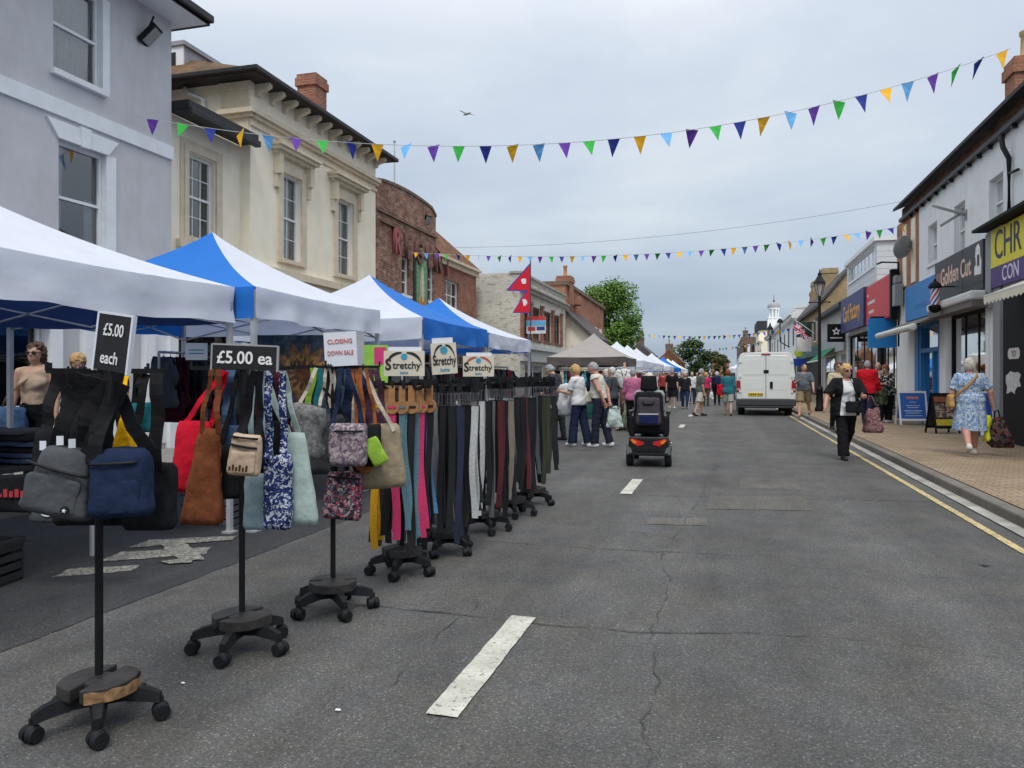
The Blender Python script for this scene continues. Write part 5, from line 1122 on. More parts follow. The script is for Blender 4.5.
# ==== market tents
def tent(name, label, x0, x1, y0, y1, h0, h1, hp, cols, vcols=None, legs=True, sag=.05, rz=0, truss=True, seed=0, group='pop up market tents', c2=None):
    """cols / vcols: canopy and valance cloth for the S, E, N, W sides"""
    q = thing(name, label, 'market tent', ((x0+x1)/2, (y0+y1)/2, 0), rz, group); hx, hy = (x1-x0)/2, (y1-y0)/2; vcols = vcols or cols
    C = [Vector((-hx, -hy, h1)), Vector((hx, -hy, h1)), Vector((hx, hy, h1)), Vector((-hx, hy, h1))]; pk = Vector((0, 0, hp)); n, m = 18, 14; lin = CANN
    for i, (a, b) in enumerate(((C[0], C[1]), (C[1], C[2]), (C[2], C[3]), (C[3], C[0]))):
        rows = []
        for j in range(m+1):
            t = j/m; row = []
            for k in range(n+1):
                e = a.lerp(b, k/n); p = pk.lerp(e, t); s = math.sin(math.pi*k/n)*t
                p.z = hp+(h1-hp)*t**.86-.05*math.sin(math.pi*t)*(hp-h1)/.8-sag*s*(1-.5*t)+.008*noise.noise(Vector((p.x*3+seed, p.y*3, t*4)))*(1 if 0 < k < n else 0)
                row.append(p)
            rows.append(row)
        mb = MB(); mb.grid(rows); mb.build('roof_panel', cols[i], q, True)
        out = Vector((b.y-a.y, a.x-b.x, 0)).normalized(); vr = []; nv = 40
        for j in range(7):
            t = j/6; row = []
            for k in range(nv+1):
                u = k/nv; e = a.lerp(b, u); s = math.sin(math.pi*u); wv = .05*t*noise.noise(Vector((u*7+i*9+seed, t*1.2, seed)))+.012*math.sin(u*23+i+seed)*t
                e = e+out*(.012+wv+.035*t*s*noise.noise(Vector((u*2.3+seed, 4, i)))); e.z = h1-(h1-h0)*t-sag*.5*s*(1-.25*t)-.022*t*abs(math.sin(u*math.pi*2+seed))+.01*t*noise.noise(Vector((u*11, i, seed))); row.append(e)
            vr.append(row)
        mb = MB(); mb.grid(vr); mb.build('valance', vcols[i], q, True)
    if legs:
        for c in C:
            p = c*.985; mb = MB(); mb.box((p.x-.022, p.y-.022, .02), (p.x+.022, p.y+.022, h1-.03)); lg = mb.build('leg', ALU, q)
            mb = MB(); mb.box((p.x-.05, p.y-.05, 0), (p.x+.05, p.y+.05, .02)); mb.build('foot_plate', ALU, lg)
    if truss:
        mb = MB()
        for a, b in ((C[0], C[1]), (C[1], C[2]), (C[2], C[3]), (C[3], C[0])):
            a, b = a*.97, b*.97; zt, zb = h1-.06, h1-.34; mid = a.lerp(b, .5)
            for u, v in ((a, mid), (mid, b)):
                u, v = u.copy(), v.copy(); u.z, v.z = zt, zb; mb.bar(u, v, .03, .014); u.z, v.z = zb, zt; mb.bar(u, v, .03, .014)
        for c in C: e = c*.97; e.z = h1-.1; mb.bar(e, (0, 0, hp-.25), .025, .025)
        mb.cyl((0, 0, hp-.55), (0, 0, hp-.02), .025, None, 8); mb.build('truss', ALU, q)
    return q
W4, B4 = [CANW]*4, [CANB]*4
tent('market_tent', 'nearest market tent, mostly white canopy cut off by the left edge', -7.4, -4.3, 3.0, 6.0, 1.93, 2.24, 2.98, [CANB, CANW, CANW, CANB], [CANW, CANW, CANN, CANN], sag=.06, seed=1)
tent('market_tent', 'blue and white market tent with a white valance behind the priced bag rack', -7.0, -4.12, 6.06, 8.68, 1.98, 2.25, 3.06, [CANB, CANW, CANB, CANB], [CANB, CANW, CANW, CANB], sag=.05, seed=2)
tent('market_tent', 'market tent with white south slope and plain blue street side', -6.95, -3.95, 9.66, 12.6, 1.95, 2.24, 3.06, [CANW, CANB, CANW, CANB], [CANW, CANB, CANW, CANB], seed=3)
tent('market_tent', 'market tent with blue south slope and white street side, below the red flag', -6.95, -3.95, 12.72, 15.7, 1.95, 2.2, 3.0, [CANB, CANW, CANB, CANW], [CANB, CANW, CANB, CANW], seed=4)
tent('market_tent', 'beige gazebo with a dark brown valance over hanging clothes', -6.6, -3.6, 28.9, 33.0, 1.88, 2.2, 3.22, [CANBE]*4, [CANBR]*4, seed=5, truss=False)
for i, (y, c, lb) in enumerate(((36.2, CANW, 'first white market tent beyond the beige gazebo'), (40.6, CANW, 'second white market tent beyond the beige gazebo'), (45.2, CANW, 'third white market tent, just before the gap to the blue one'),
        (55.5, CANW, 'low white market tent half hidden in front of the far blue tent'), (66.5, CANB, 'far blue market tent with blue valance'), (72.5, CANC, 'cream white market tent just behind the far blue tent'), (80, CANW, 'last white market tent on the left, near the far end'))):
    tent('market_tent', lb, -6.6, -3.6, y, y+(3.6 if i < 5 else 4), 1.9, 2.2, 3.2, [c]*4, seed=6+i, truss=False)
tent('market_tent', 'white market tent on the right, half hidden by the white van', .5, 3.3, 70, 74, 1.9, 2.2, 3.1, W4, seed=15, truss=False)

# ==== racks on castors
RACKB = M('rack weight wood', (.03, .028, .027), .6, .4, 14, .2, 60)
def rack_base(q, worn=False, r=.18, rot=.3, hgt=1.45, big=1.):
    mb = MB(); mb.lathe([(.016, .0), (.016, hgt-.2)], (0, 0, .2), 10); mb.build('pole', BLKMETAL, q, True, angle=40)
    for k in range(5):
        a = rot+k*2*math.pi/5; d = Vector((math.cos(a), math.sin(a), 0)); LR = .3*big
        pts = [d*.03+Vector((0, 0, .115)), d*LR*.45+Vector((0, 0, .122)), d*LR*.8+Vector((0, 0, .108)), d*LR+Vector((0, 0, .092))]
        mb = MB(); rows = []
        for i, p in enumerate(pts):
            w_ = (.034, .031, .025, .02)[i]; t_ = (.055, .055, .05, .04)[i]; s_ = Vector((-d.y, d.x, 0)); u_ = Vector((0, 0, 1)); rows.append([p+s_*w_-u_*t_*.5, p+s_*w_*.7+u_*t_*.5, p-s_*w_*.7+u_*t_*.5, p-s_*w_-u_*t_*.5])
        mb.grid(rows, 0, True); mb.f.append([len(mb.v)-4+i for i in range(4)]); mb.m.append(0)
        lg = mb.build('leg', BLKPLAS, q)
        mb = MB(); c = d*LR; mb.cyl((c.x, c.y, .055), (c.x, c.y, .095), .012, None, 6); ax = Vector((math.cos(a*2.3), math.sin(a*2.3), 0))
        for s_ in (-1, 1): p = Vector((c.x, c.y, .035))+ax*s_*.02; mb.cyl(p-ax*.014, p+ax*.014, .03 if s_ < 0 else .035, .035 if s_ < 0 else .03, 16)
        mb.ell((c.x, c.y, .046), (.032, .032, .03), 10, 6); mb.build('castor', BLKPLAS, lg, True, angle=45)
    mb = MB(); n = 8
    for hs in (0, math.pi):
        poly = []
        for i in range(9): a = rot+hs+.14+i*(math.pi-.28)/8; poly.append((r*big*math.cos(a)*(1.08 if i in (2, 6) else 1), r*big*math.sin(a)))
        mb.prism(poly, lambda u, v, d: Vector((u, v, d)), .135, .19)
    mb.prism([(r*big*.5*math.cos(i*.785), r*big*.5*math.sin(i*.785)) for i in range(8)], lambda u, v, d: Vector((u, v, d)), .134, .186)
    wd = mb.build('weight_board', RACKB, q, bevel=.006)
    if worn:
        e = MB(); rows = []
        for i in range(15):
            a = rot+math.pi+.3+i*.17; rr = r*big*1.0+.012
            rows.append([(rr*math.cos(a), rr*math.sin(a), .137), (rr*math.cos(a), rr*math.sin(a), .183+.004*math.sin(i*1.9))])
        e.grid(rows); e.build('worn_edge', WOODW, wd)
def carousel(name, label, cat, px, z, py_top, arms, rot, worn=False, rb=.3, big=1., ring=0, pegs=0):
    p = pt(px, 377, z); p.z = 0; q = thing(name, label, cat, p, YAW+rot); hgt = CAMH+z*(377-py_top)/FPX
    rack_base(q, worn, rot=rb, hgt=hgt, big=big); mb = MB()
    for (a, l) in arms:
        d = Vector((math.cos(R(a)), math.sin(R(a)), 0)); mb.bar(Vector((0, 0, hgt))-d*l*0, Vector((0, 0, hgt))+d*l, .02, .02); e = Vector((0, 0, hgt))+d*l; mb.bar(e, e+Vector((0, 0, .035)), .01, .01)
        for k in range(1, int(l/.06)): mb.bar(Vector((0, 0, hgt))+d*k*.06, Vector((0, 0, hgt+.018))+d*k*.06, .007, .007)
    mb.build('arm', BLKMETAL, q)
    if ring:
        mb = MB(); N_ = 28; mb.tube([(ring*math.cos(2*math.pi*i/N_), ring*math.sin(2*math.pi*i/N_), hgt-.03) for i in range(N_+1)], .012, 6)
        for i in range(pegs):
            a = 2*math.pi*i/pegs; d = Vector((math.cos(a), math.sin(a), 0)); mb.bar(d*ring*.5+Vector((0, 0, hgt-.03)), d*(ring+.06)+Vector((0, 0, hgt-.02)), .018, .018); mb.obox(d*(ring+.05)+Vector((0, 0, hgt+.005)), (.026, .026, .036), Matrix.Rotation(a, 3, 'Z'))
        mb.build('ring', BLKPLAS, q)
    return q, hgt
SIGNB = M('sign black', (.015, .015, .018), .45, .15); CARD = M('sign card', (.62, .57, .46), .75, .06); PAPER = M('paper white', (.66, .68, .74), .8, .04)
def placard(name, label, px0, px1, py0, py1, z, mat, rz=0, tilt=0, lines=(), edge=None, cat='price sign', lean=0):
    q = thing(name, label, cat, pt((px0+px1)/2, py1, z)); w = (px1-px0)*z/FPX; h = (py1-py0)*z/FPX; q.rotation_euler = (R(lean), R(tilt), YAW+R(rz)); w /= math.cos(R(rz))
    mb = MB(); mb.box((-w/2, -.006, 0), (w/2, .006, h)); mb.build('board', mat, q)
    if edge:
        mb = MB(); mb.box((-w/2-.008, -.008, -.006), (-w/2, .012, h+.006)); mb.box((w/2, -.008, -.006), (w/2+.008, .012, h+.006)); mb.box((-w/2, -.008, h), (w/2, .012, h+.008)); mb.build('edge_trim', edge, q)
    mb = MB(); mb.bar((0, .012, -.12), (0, .012, h*.4), .012, .012); mb.build('stake', BLKMETAL, q)
    for (t, x, zz, s, m_, sx, bo) in lines: text(t, s*h, m_, 'lettering', q, (x*w, -.009, zz*h), (R(90), 0, 0), sx, bo, ext=.001)
    return q, w, h
# bag racks
carousel('bag_rack', 'nearest bag rack on castors with a chipped plywood base', 'display rack', 99, 3.12, 371, ((8, .26), (172, .22), (60, .22), (235, .2), (300, .18)), 0, True, 1.42, .8)
carousel('bag_rack', 'bag rack on castors under the wide five pound sign', 'display rack', 242, 3.96, 368, ((5, .27), (178, .27), (80, .22), (260, .18)), 0, False, .9, .8)
carousel('bag_rack', 'third bag rack on castors, holding the fluffy grey bag', 'display rack', 333, 4.62, 367, ((5, .28), (182, .25), (90, .22), (270, .18)), 0, False, .2, .8)
placard('price_sign', 'tall tilted black price sign reading five pounds each', 92, 129, 315, 371, 2.78, SIGNB, -14, 8, [('£5.00', 0, .72, .31, WHT, .62, .012), ('each', -.04, .22, .31, WHT, .66, .012)], PAPER)
placard('price_sign', 'wide black price sign reading five pounds ea', 213, 276, 346, 369.5, 3.66, SIGNB, 3, 2.2, [('£5.00 ea', 0, .47, .74, WHT, .92, .022)], M('grey edge', (.3, .3, .31), .6))
placard('paper_notice', 'white paper notice with red closing down lettering above the third bag rack', 325, 358, 332, 366, 4.57, PAPER, -6, -3, [('CLOSING', 0, .72, .19, M('ink red', (.5, .12, .08), .7), .95, .01), ('DOWN SALE', 0, .38, .19, M('ink red', (.5, .12, .08), .7), .72, .01)], cat='notice')
BLK = cloth('black', (.016, .016, .018)); CHAR = cloth('charcoal', (.075, .08, .088)); NAVY = cloth('navy', (.018, .028, .062)); STRAP = cloth('strap black', (.02, .02, .022))
RED = cloth('red', (.48, .012, .03)); BRO = cloth('rust brown', (.16, .055, .025), .3); MINT = cloth('mint', (.36, .45, .42), .1); PALED = cloth('pale denim', (.27, .36, .4), .14); BEIGE = cloth('beige', (.48, .36, .26)); KHAKI = cloth('khaki', (.27, .22, .15)); LIME = cloth('lime', (.25, .42, .05)); YEL = cloth('yellow', (.75, .4, .01)); TEALC = cloth('teal', (.02, .16, .18))
FUR = M('grey fur', (.17, .17, .17), .95, .55, 45, .6, 140); PAIS = pattern('paisley', [(.16, .12, .14), (.3, .25, .27), (.09, .08, .12), (.36, .31, .3), (.2, .13, .16)], 75); FLOR = pattern('floral', [(.02, .02, .025), (.35, .06, .09), (.05, .1, .13), (.03, .03, .04), (.4, .28, .28), (.02, .02, .03), (.2, .05, .1)], 85); NFLO = pattern('navy floral', [(.015, .025, .11), (.4, .45, .52), (.02, .04, .17), (.012, .016, .07), (.5, .54, .6), (.02, .04, .16), (.015, .02, .08)], 95); DENIM = cloth('denim', (.06, .11, .2), .2); PLUM = cloth('plum', (.06, .03, .05)); ORANGE = cloth('tan orange', (.3, .1, .035)); CREAMC = cloth('cream', (.5, .45, .36))
def badge(root, w, h):
    mb = MB(); mb.cyl((w*.26, -.083, h*.17), (w*.26, -.075, h*.17), .016, None, 14); mb.build('badge', BLKPLAS, root)
    mb = MB(); mb.prism([(w*.26+.009*math.cos(i*math.pi/5*1+1.57)*(1 if i % 2 == 0 else .45), h*.17+.009*math.sin(i*math.pi/5+1.57)*(1 if i % 2 == 0 else .45)) for i in range(10)], lambda u, v, d: Vector((u, d, v)), -.085, -.0825); mb.build('badge_mark', WHT, root)
Z1, Z2, Z3 = 2.99, 3.91, 4.57
bag('sling_bag', 'charcoal grey sling backpack with a slanting zip on the nearest rack', (17, 93), (447, 514), Z1-.08, CHAR, 'backpack', .13, [((32, 462), (54, 372), .05, .06), ((60, 449), (66, 372), .06, .065), ((88, 470), (80, 372), .05, .06), ((74, 452), (96, 372), -.02, .06)], STRAP, e=.42, topd=.62, topw=.56, botw=.98, tilt=12, zipm=(BLKPLAS, [(.74, .68)]), seed=1, extra=badge, pocket=(CHAR, (.14, .84), (.07, .6)))
bag('backpack', 'navy blue square backpack on the nearest rack', (95, 153), (448, 516), Z1-.06, NAVY, 'backpack', .15, [((101, 462), (128, 372), -.05, .065), ((148, 455), (112, 372), .04, .06), ((100, 470), (100, 372), .03, .07)], STRAP, e=.34, topd=.7, topw=.92, zipm=(BLKPLAS, [(.8, .8)]), pocket=(NAVY, (.08, .92), (.06, .56)), seed=2, tilt=-3)
bag('crossbody_bag', 'black crossbody bag with a wide webbing strap at the right of the nearest rack', (124, 176), (462, 529), Z1+.16, BLK, 'bag', .11, [((160, 470), (160, 373), -.03, .068, -.03), ((128, 465), (146, 374), 0, .04)], STRAP, e=.4, seed=3)
bag('pouch', 'bright yellow pouch behind the navy backpack', (113, 137), (416, 450), Z1+.1, YEL, 'pouch', .06, [((125, 420), (125, 376), 0, .02)], YEL, topw=.35, seed=4)
bag('handbag', 'small teal handbag hanging behind the yellow pouch', (131, 152), (402, 432), Z1+.24, TEALC, 'bag', .08, [((135, 405), (140, 374), 0, .02)], BLK, seed=5)
bag('shoulder_bag', 'black shoulder bag behind the charcoal sling backpack', (58, 110), (475, 524), Z1+.2, BLK, 'bag', .12, [((66, 478), (86, 374), 0, .05), ((100, 478), (92, 374), 0, .05), ((82, 476), (60, 374), .02, .05)], STRAP, seed=6)
bag('crossbody_bag', 'black bag with two straight webbing straps at the far side of the nearest rack', (98, 146), (470, 524), Z1+.3, BLK, 'bag', .12, [((106, 474), (104, 372), 0, .06), ((136, 474), (140, 372), 0, .06), ((120, 474), (122, 372), .02, .05)], STRAP, seed=31)
bag('sling_bag', 'small black sling bag at the left end of the nearest rack', (36, 70), (428, 470), Z1+.24, BLK, 'bag', .1, [((44, 432), (58, 372), 0, .06), ((62, 432), (74, 372), 0, .055)], STRAP, seed=32)
for i, px_ in enumerate((43, 60, 72)):
    mb = MB(); mb.box((-.012, -.002, -.035), (.012, .002, 0)); o = mb.build('price_tag', PAPER, loc=pt(px_, (441, 436, 439)[i], Z1-.1+.02*i), rz=YAW+.3*i); tag(o, 'small white paper price tag on the black straps of the nearest rack', 'price tag', 'paper price tags')
# second rack
bag('tote_bag', 'bright red cloth tote on the second rack', (173, 207), (421, 492), Z2+.05, RED, 'tote bag', .09, [((178, 426), (216, 369), 0, .03), ((203, 425), (218, 369), .03, .03)], RED, tilt=4, e=.3, topd=.35, seed=7)
bag('tote_bag', 'rust brown tote below the wide price sign', (181, 223), (430, 524), Z2-.05, BRO, 'tote bag', .1, [((203, 432), (213, 369), -.03, .024), ((220, 432), (220, 369), -.03, .03)], BRO, e=.35, topd=.35, topw=.5, skew=.08, amp=.012, seed=8)
bag('denim_bag', 'long blue denim bag hanging between brown tote and beige backpack', (221, 240), (425, 470), Z2+.12, DENIM, 'bag', .08, [((230, 428), (230, 370), 0, .075)], DENIM, seed=9)
bag('shoulder_bag', 'black shoulder bag half behind the beige mini backpack', (218, 247), (445, 498), Z2+.08, BLK, 'bag', .1, [((222, 447), (238, 370), 0, .03), ((243, 447), (240, 370), 0, .03)], BLK, seed=10)
def tan_marks(root, w, h):
    mb = MB()
    for k in range(6): mb.box((w*(-.3+.1*k), -.082, h*.14), (w*(-.3+.1*k)+w*.06, -.078, h*.14+.02+.01*(k % 2)))
    mb.build('motif', cloth('dark brown', (.06, .035, .02)), root)
bag('mini_backpack', 'small beige backpack with black zips on the second rack', (227, 260), (434, 475), Z2-.16, BEIGE, 'backpack', .1, [((236, 440), (243, 370), .04, .03), ((252, 440), (248, 370), .04, .035), ((230, 445), (240, 370), .05, .02)], STRAP, e=.5, topd=.7, topw=.86, tilt=6, zipm=(BLKPLAS, [(.93, .93), (.74, .7)]), pocket=(BEIGE, (.12, .88), (.06, .6)), seed=11, extra=tan_marks)
bag('tote_bag', 'navy and white floral tote with long patterned straps', (264, 292), (455, 529), Z2-.02, NFLO, 'tote bag', .09, [((270, 458), (269, 371), -.03, .04), ((285, 458), (283, 371), -.03, .038)], NFLO, e=.4, amp=.014, topd=.5, seed=12)
bag('tote_bag', 'pale blue denim tote at the bottom of the second rack', (244, 276), (474, 529), Z2+.06, PALED, 'tote bag', .08, [((250, 476), (252, 371), .02, .03), ((270, 476), (262, 371), .02, .03)], PALED, e=.32, topd=.4, seed=13)
bag('tote_bag', 'pale mint canvas tote at the right of the second rack', (285, 319), (433, 524), Z2+.08, MINT, 'tote bag', .08, [((289, 436), (263, 371), 0, .035), ((297, 436), (284, 371), .02, .03)], MINT, e=.3, topd=.35, topw=.68, skew=-.09, seed=14)
bag('shoulder_bag', 'black nylon shoulder bag hanging low behind the navy floral tote', (247, 286), (420, 470), Z2+.2, BLK, 'bag', .1, [((252, 424), (256, 371), 0, .035), ((276, 424), (270, 371), 0, .035)], BLK, seed=15)
bag('shoulder_bag', 'black slouchy bag on the far side of the second rack', (206, 246), (432, 490), Z2+.3, BLK, 'bag', .13, [((212, 436), (226, 371), 0, .04), ((240, 436), (236, 371), 0, .04), ((226, 436), (232, 371), .02, .05)], STRAP, e=.55, amp=.014, seed=33)
bag('tote_bag', 'dark maroon tote on the far side of the second rack', (250, 292), (424, 496), Z2+.32, cloth('dark maroon', (.05, .012, .016)), 'tote bag', .1, [((256, 428), (258, 371), 0, .04), ((286, 428), (276, 371), 0, .05)], None, amp=.012, seed=34)
# third rack
bag('shoulder_bag', 'charcoal slouchy bag on the far side of the third rack', (300, 346), (416, 474), Z3+.26, CHAR, 'bag', .13, [((308, 420), (322, 370), 0, .05), ((338, 420), (336, 370), 0, .05)], STRAP, e=.55, amp=.014, seed=35)
bag('tote_bag', 'navy tote on the far side of the third rack', (338, 378), (410, 470), Z3+.3, NAVY, 'tote bag', .1, [((344, 414), (350, 370), 0, .05), ((370, 414), (364, 370), 0, .05)], None, amp=.012, seed=36)
bag('fluffy_bag', 'fluffy grey round handbag on the third rack', (287, 331), (405, 459), Z3-.1, FUR, 'handbag', .14, [((298, 410), (316, 368), 0, .022), ((320, 410), (326, 368), 0, .02)], CREAMC, e=.75, topd=.75, topw=.8, botw=.7, amp=.02, seed=16)
for k, (c, px_, nm) in enumerate(((LIME, 313, 'lime'), (TEALC, 319, 'teal'), (CREAMC, 331, 'cream'), (BLK, 326, 'black'))):
    a, b = pt(px_, 368, Z3+.02*k), pt(px_-4+3*k, 408, Z3+.04); mb = MB(); mb.ribbon([a.lerp(b, i/6)-b+Vector((.012*math.sin(i), 0, 0)) for i in range(7)], (1, .3, 0), .035, .006)
    o = mb.build('scarf', c, loc=b); tag(o, nm+' fabric scarf loop draped at the top of the third rack', 'scarf')
bag('handbag', 'paisley patterned zip bag on the third rack', (330, 367), (424, 466), Z3-.16, PAIS, 'handbag', .09, [((333, 428), (341, 368), 0, .028), ((364, 428), (347, 368), .02, .028)], NAVY, e=.25, topd=.6, zipm=(BLKPLAS, [(.84, .84)]), seed=17)
bag('handbag', 'plain black handbag between the paisley bag and the lime pouch', (360, 381), (424, 466), Z3-.02, BLK, 'handbag', .12, [((364, 426), (360, 368), 0, .02), ((376, 426), (366, 368), 0, .02)], ORANGE, seed=18)
bag('drawstring_bag', 'dark red floral drawstring bag hanging lowest on the third rack', (322, 361), (472, 519), Z3-.06, FLOR, 'handbag', .07, [((328, 476), (338, 458), 0, .018), ((356, 476), (345, 458), 0, .018)], BLK, e=.25, topd=.6, topw=.9, tilt=5, zipm=(BLKPLAS, [(.9, .9)]), seed=19)
bag('messenger_bag', 'large khaki messenger bag with a cream strap', (350, 407), (424, 488), Z3+.1, KHAKI, 'bag', .13, [((399, 432), (372, 369), -.05, .025), ((356, 428), (368, 369), 0, .03)], CREAMC, e=.4, topd=.6, topw=.9, tilt=-4, seed=20)
bag('pouch', 'small lime green pouch in front of the khaki messenger bag', (374, 390), (436, 464), Z3-.1, LIME, 'pouch', .04, [((378, 440), (366, 369), 0, .015)], BLK, e=.2, tilt=-28, seed=21)
bag('wallet', 'tan orange wallet bag below the paisley bag', (353, 371), (455, 473), Z3+.02, ORANGE, 'bag', .06, [((360, 458), (352, 369), 0, .022), ((368, 458), (356, 369), 0, .022)], ORANGE, seed=22)
bag('shoulder_bag', 'plum shoulder bag behind the khaki strap', (366, 388), (412, 440), Z3+.16, PLUM, 'bag', .08, [((370, 415), (370, 369), 0, .05), ((384, 415), (376, 369), 0, .04)], PLUM, seed=23)

# belts
LEATH = M('tan leather', (.34, .17, .07), .6, .2, 20); STEEL = M('buckle metal', (.2, .2, .21), .4, .1, metal=.7)
BC = dict(yellow=(.65, .34, .01), black=(.013, .013, .015), pink=(.55, .035, .13), teal=(.09, .18, .22), blue=(.08, .24, .45), navy=(.02, .026, .055), brown=(.1, .065, .045), tan=(.4, .22, .12), grey=(.16, .17, .18), white=(.5, .52, .52), olive=(.035, .042, .025), maroon=(.1, .02, .025), taupe=(.2, .17, .145), slate=(.075, .085, .11))
BM = {k: M('belt '+k, v, .8, .22, 60, .3, 240) for k, v in BC.items()}
racks = [(402, 5.5, 384, .155, 'front belt rack', 'first', ['yellow', 'black', 'pink', 'teal', 'teal', 'pink', 'blue', 'black', 'black', 'teal', 'grey', 'brown'], True),
         (445, 6.15, 382, .215, 'belt rack second from the front', 'second', ['tan', 'grey', 'slate', 'grey', 'black', 'navy', 'white', 'black', 'navy', 'brown', 'black', 'slate', 'black', 'black', 'brown', 'navy'], False),
         (484, 7.0, 380, .2, 'belt rack in the middle of the row', 'middle', ['white', 'navy', 'taupe', 'white', 'grey', 'maroon', 'taupe', 'black', 'slate', 'black', 'navy', 'black', 'brown', 'black'], False),
         (512, 7.8, 379, .19, 'belt rack second from the far end', 'fourth', ['slate', 'white', 'white', 'grey', 'black', 'maroon', 'black', 'black', 'navy', 'black', 'olive', 'black', 'black', 'grey'], False),
         (533, 8.5, 379, .19, 'far end belt rack', 'last', ['white', 'grey', 'white', 'slate', 'olive', 'olive', 'black', 'olive', 'black', 'black', 'slate', 'olive'], False)]
for px_, z, py, rr, where, _, cols, leather in racks:
    big = .76; q, hg = carousel('belt_rack', where+(' with tan leather toggles' if leather else ' with black clips'), 'display rack', px_, z, py, ((0, rr), (90, rr), (180, rr), (270, rr)), .2, False, rng.uniform(0, 1.2), big, rr, 16)
    c0 = Vector(q.location); cols = [c_ for i_, c_ in enumerate(cols) for c_ in ((c_, 'black') if i_ % 2 else (c_,))]; n = len(cols)
    for i, cn in enumerate(cols):
        a = YAW+math.pi+.15+2*math.pi*(i+.5)/n                              # first colours face the camera's left
        rad = rr*rng.choice((1, 1.12, .72))+rng.uniform(.0, .05); p = c0+Vector((rad*math.cos(a), rad*math.sin(a), hg-.03)); ln = min(hg-.1, 1.14+rng.uniform(-.16, .1)); yaw = YAW+rng.uniform(-.45, .45); wdt = .055 if cn in ('pink',) and i < 4 else rng.uniform(.04, .052)
        b = thing('belt', cn+' belt hanging on the '+where, 'belt', p, yaw, 'belts hanging on the belt racks'); tw = rng.uniform(-1.6, 1.6); top = -.16
        for s_ in (0, 1):
            mb = MB(); pts = [Vector((.012*s_+.024*math.sin(j*.35+tw*3+s_)*j/14+.02*tw*(j/14)**2, .012*s_+.02*math.sin(j*.4+i)*(j/14), top-(ln+top-.06*s_)*j/14)) for j in range(15)]; mb.ribbon(pts, (math.cos(tw*.5*(s_)), math.sin(tw*.5*s_), 0), wdt, .006); mb.build('strap', BM[cn], b)
        mb = MB()
        if leather:
            mb.box((-.022, -.006, -.1), (.022, .006, .02)); mb.cyl((0, -.012, -.13), (0, .008, -.13), .048, None, 18); mb.build('leather_toggle', LEATH, b)
            mb = MB(); mb.box((-.03, -.016, -.138), (.03, -.0125, -.122)); mb.build('toggle_slot', BM[cn], b)
        else:
            mb.box((-.02, -.012, -.05), (.02, .012, .02)); mb.build('clip', BLKPLAS, b); w2 = wdt*.62; mb = MB()
            mb.tube([(-w2, -.008, -.06), (w2, -.008, -.06), (w2, -.008, -.15), (-w2, -.008, -.15), (-w2, -.008, -.06)], .0025, 5); mb.bar((0, -.01, -.06), (0, -.01, -.15), .004, .004); mb.build('buckle', STEEL, b)
INKB = M('ink black', (.02, .02, .02), .6); INKC = M('ink blue', (.05, .3, .45), .6); INKR = M('ink red print', (.4, .1, .06), .6)
def stretchy(label, px0, px1, py0, py1, z, rz, tilt, ink=INKB):
    q, w, h = placard('belt_sign', label, px0, px1, py0, py1, z, CARD, rz, tilt, [('S', -.39, .44, .62 if px1-px0 > 28 else .46, INKB, .9 if px1-px0 > 28 else .62, .03), ('tretchy', .06, .42, .40, INKB, .95 if px1-px0 > 28 else .6, .02), ('belts', 0, .14, .17, INKC, 1, .01)], None, 'sign')
    mb = MB(); mb.cyl((0, -.009, h*.77), (0, -.007, h*.77), h*.13, None, 16); mb.build('blue_disc', INKC, q)
    for sg in (-1, 1):
        mb = MB(); pts = [Vector((sg*w*(.06+.38*math.sin(t*1.57)), -.008, h*(.93-.43*(1-math.cos(t*1.57))-.15*t*t))) for t in [i/12 for i in range(13)]]; mb.ribbon(pts, (0, 0, 1), [.022*math.sin(.3+2.6*i/12)+.003 for i in range(13)], .002); mb.build('swash', ink, q)
    mb = MB(); mb.box((-w*.4, .014, h*.9), (w*.42, .02, h*1.17)); mb.build('backing_card', PAPER, q)
stretchy('first stretchy belt sign, above the tan leather toggles', 384, 424.5, 351, 376, 5.42, 2, 0)
stretchy('turned stretchy belt sign between the other two', 433, 457, 343, 374, 6.05, 28, -4)
stretchy('third stretchy belt sign with reddish swash above black clips', 463, 494, 356, 376.5, 6.95, 0, 0, INKR)

# ==== inside the stalls
TABLEC = cloth('table cloth dark', (.03, .03, .034)); CRATE = M('crate plastic', (.02, .021, .023), .6, .2); CRATEG = M('crate grey', (.07, .075, .085), .6, .2)
def table(label, x0, x1, y0, y1, h=.78):
    q = thing('stall_table', label, 'table', ((x0+x1)/2, (y0+y1)/2, .004)); hx, hy = (x1-x0)/2, (y1-y0)/2; mb = MB(); mb.box((-hx, -hy, h-.03), (hx, hy, h)); mb.build('table_top', TABLEC, q)
    for sx in (-1, 1):
        for sy in (-1, 1): mb = MB(); mb.cyl((sx*hx*.9, sy*hy*.9, 0), (sx*hx*.9, sy*hy*.9, h-.03), .018, None, 8); mb.build('leg', ALU, q)
def stack(label, x, y, z, n, mats, seed, w=.36, d=.28, cat='folded clothes'):
    r = random.Random(seed); q = thing('folded_stack', label, cat, (x, y, z), r.uniform(-.3, .3))
    for i in range(n):
        mb = MB(); softbox(mb, w*r.uniform(.9, 1.05), d*r.uniform(.9, 1.05), .045, .3, .95, n=20, m=6, amp=.006, seed=seed+i); o = mb.build('folded_shirt', mats[r.randrange(len(mats))], q, True); o.location = (r.uniform(-.02, .02), r.uniform(-.02, .02), i*.042)
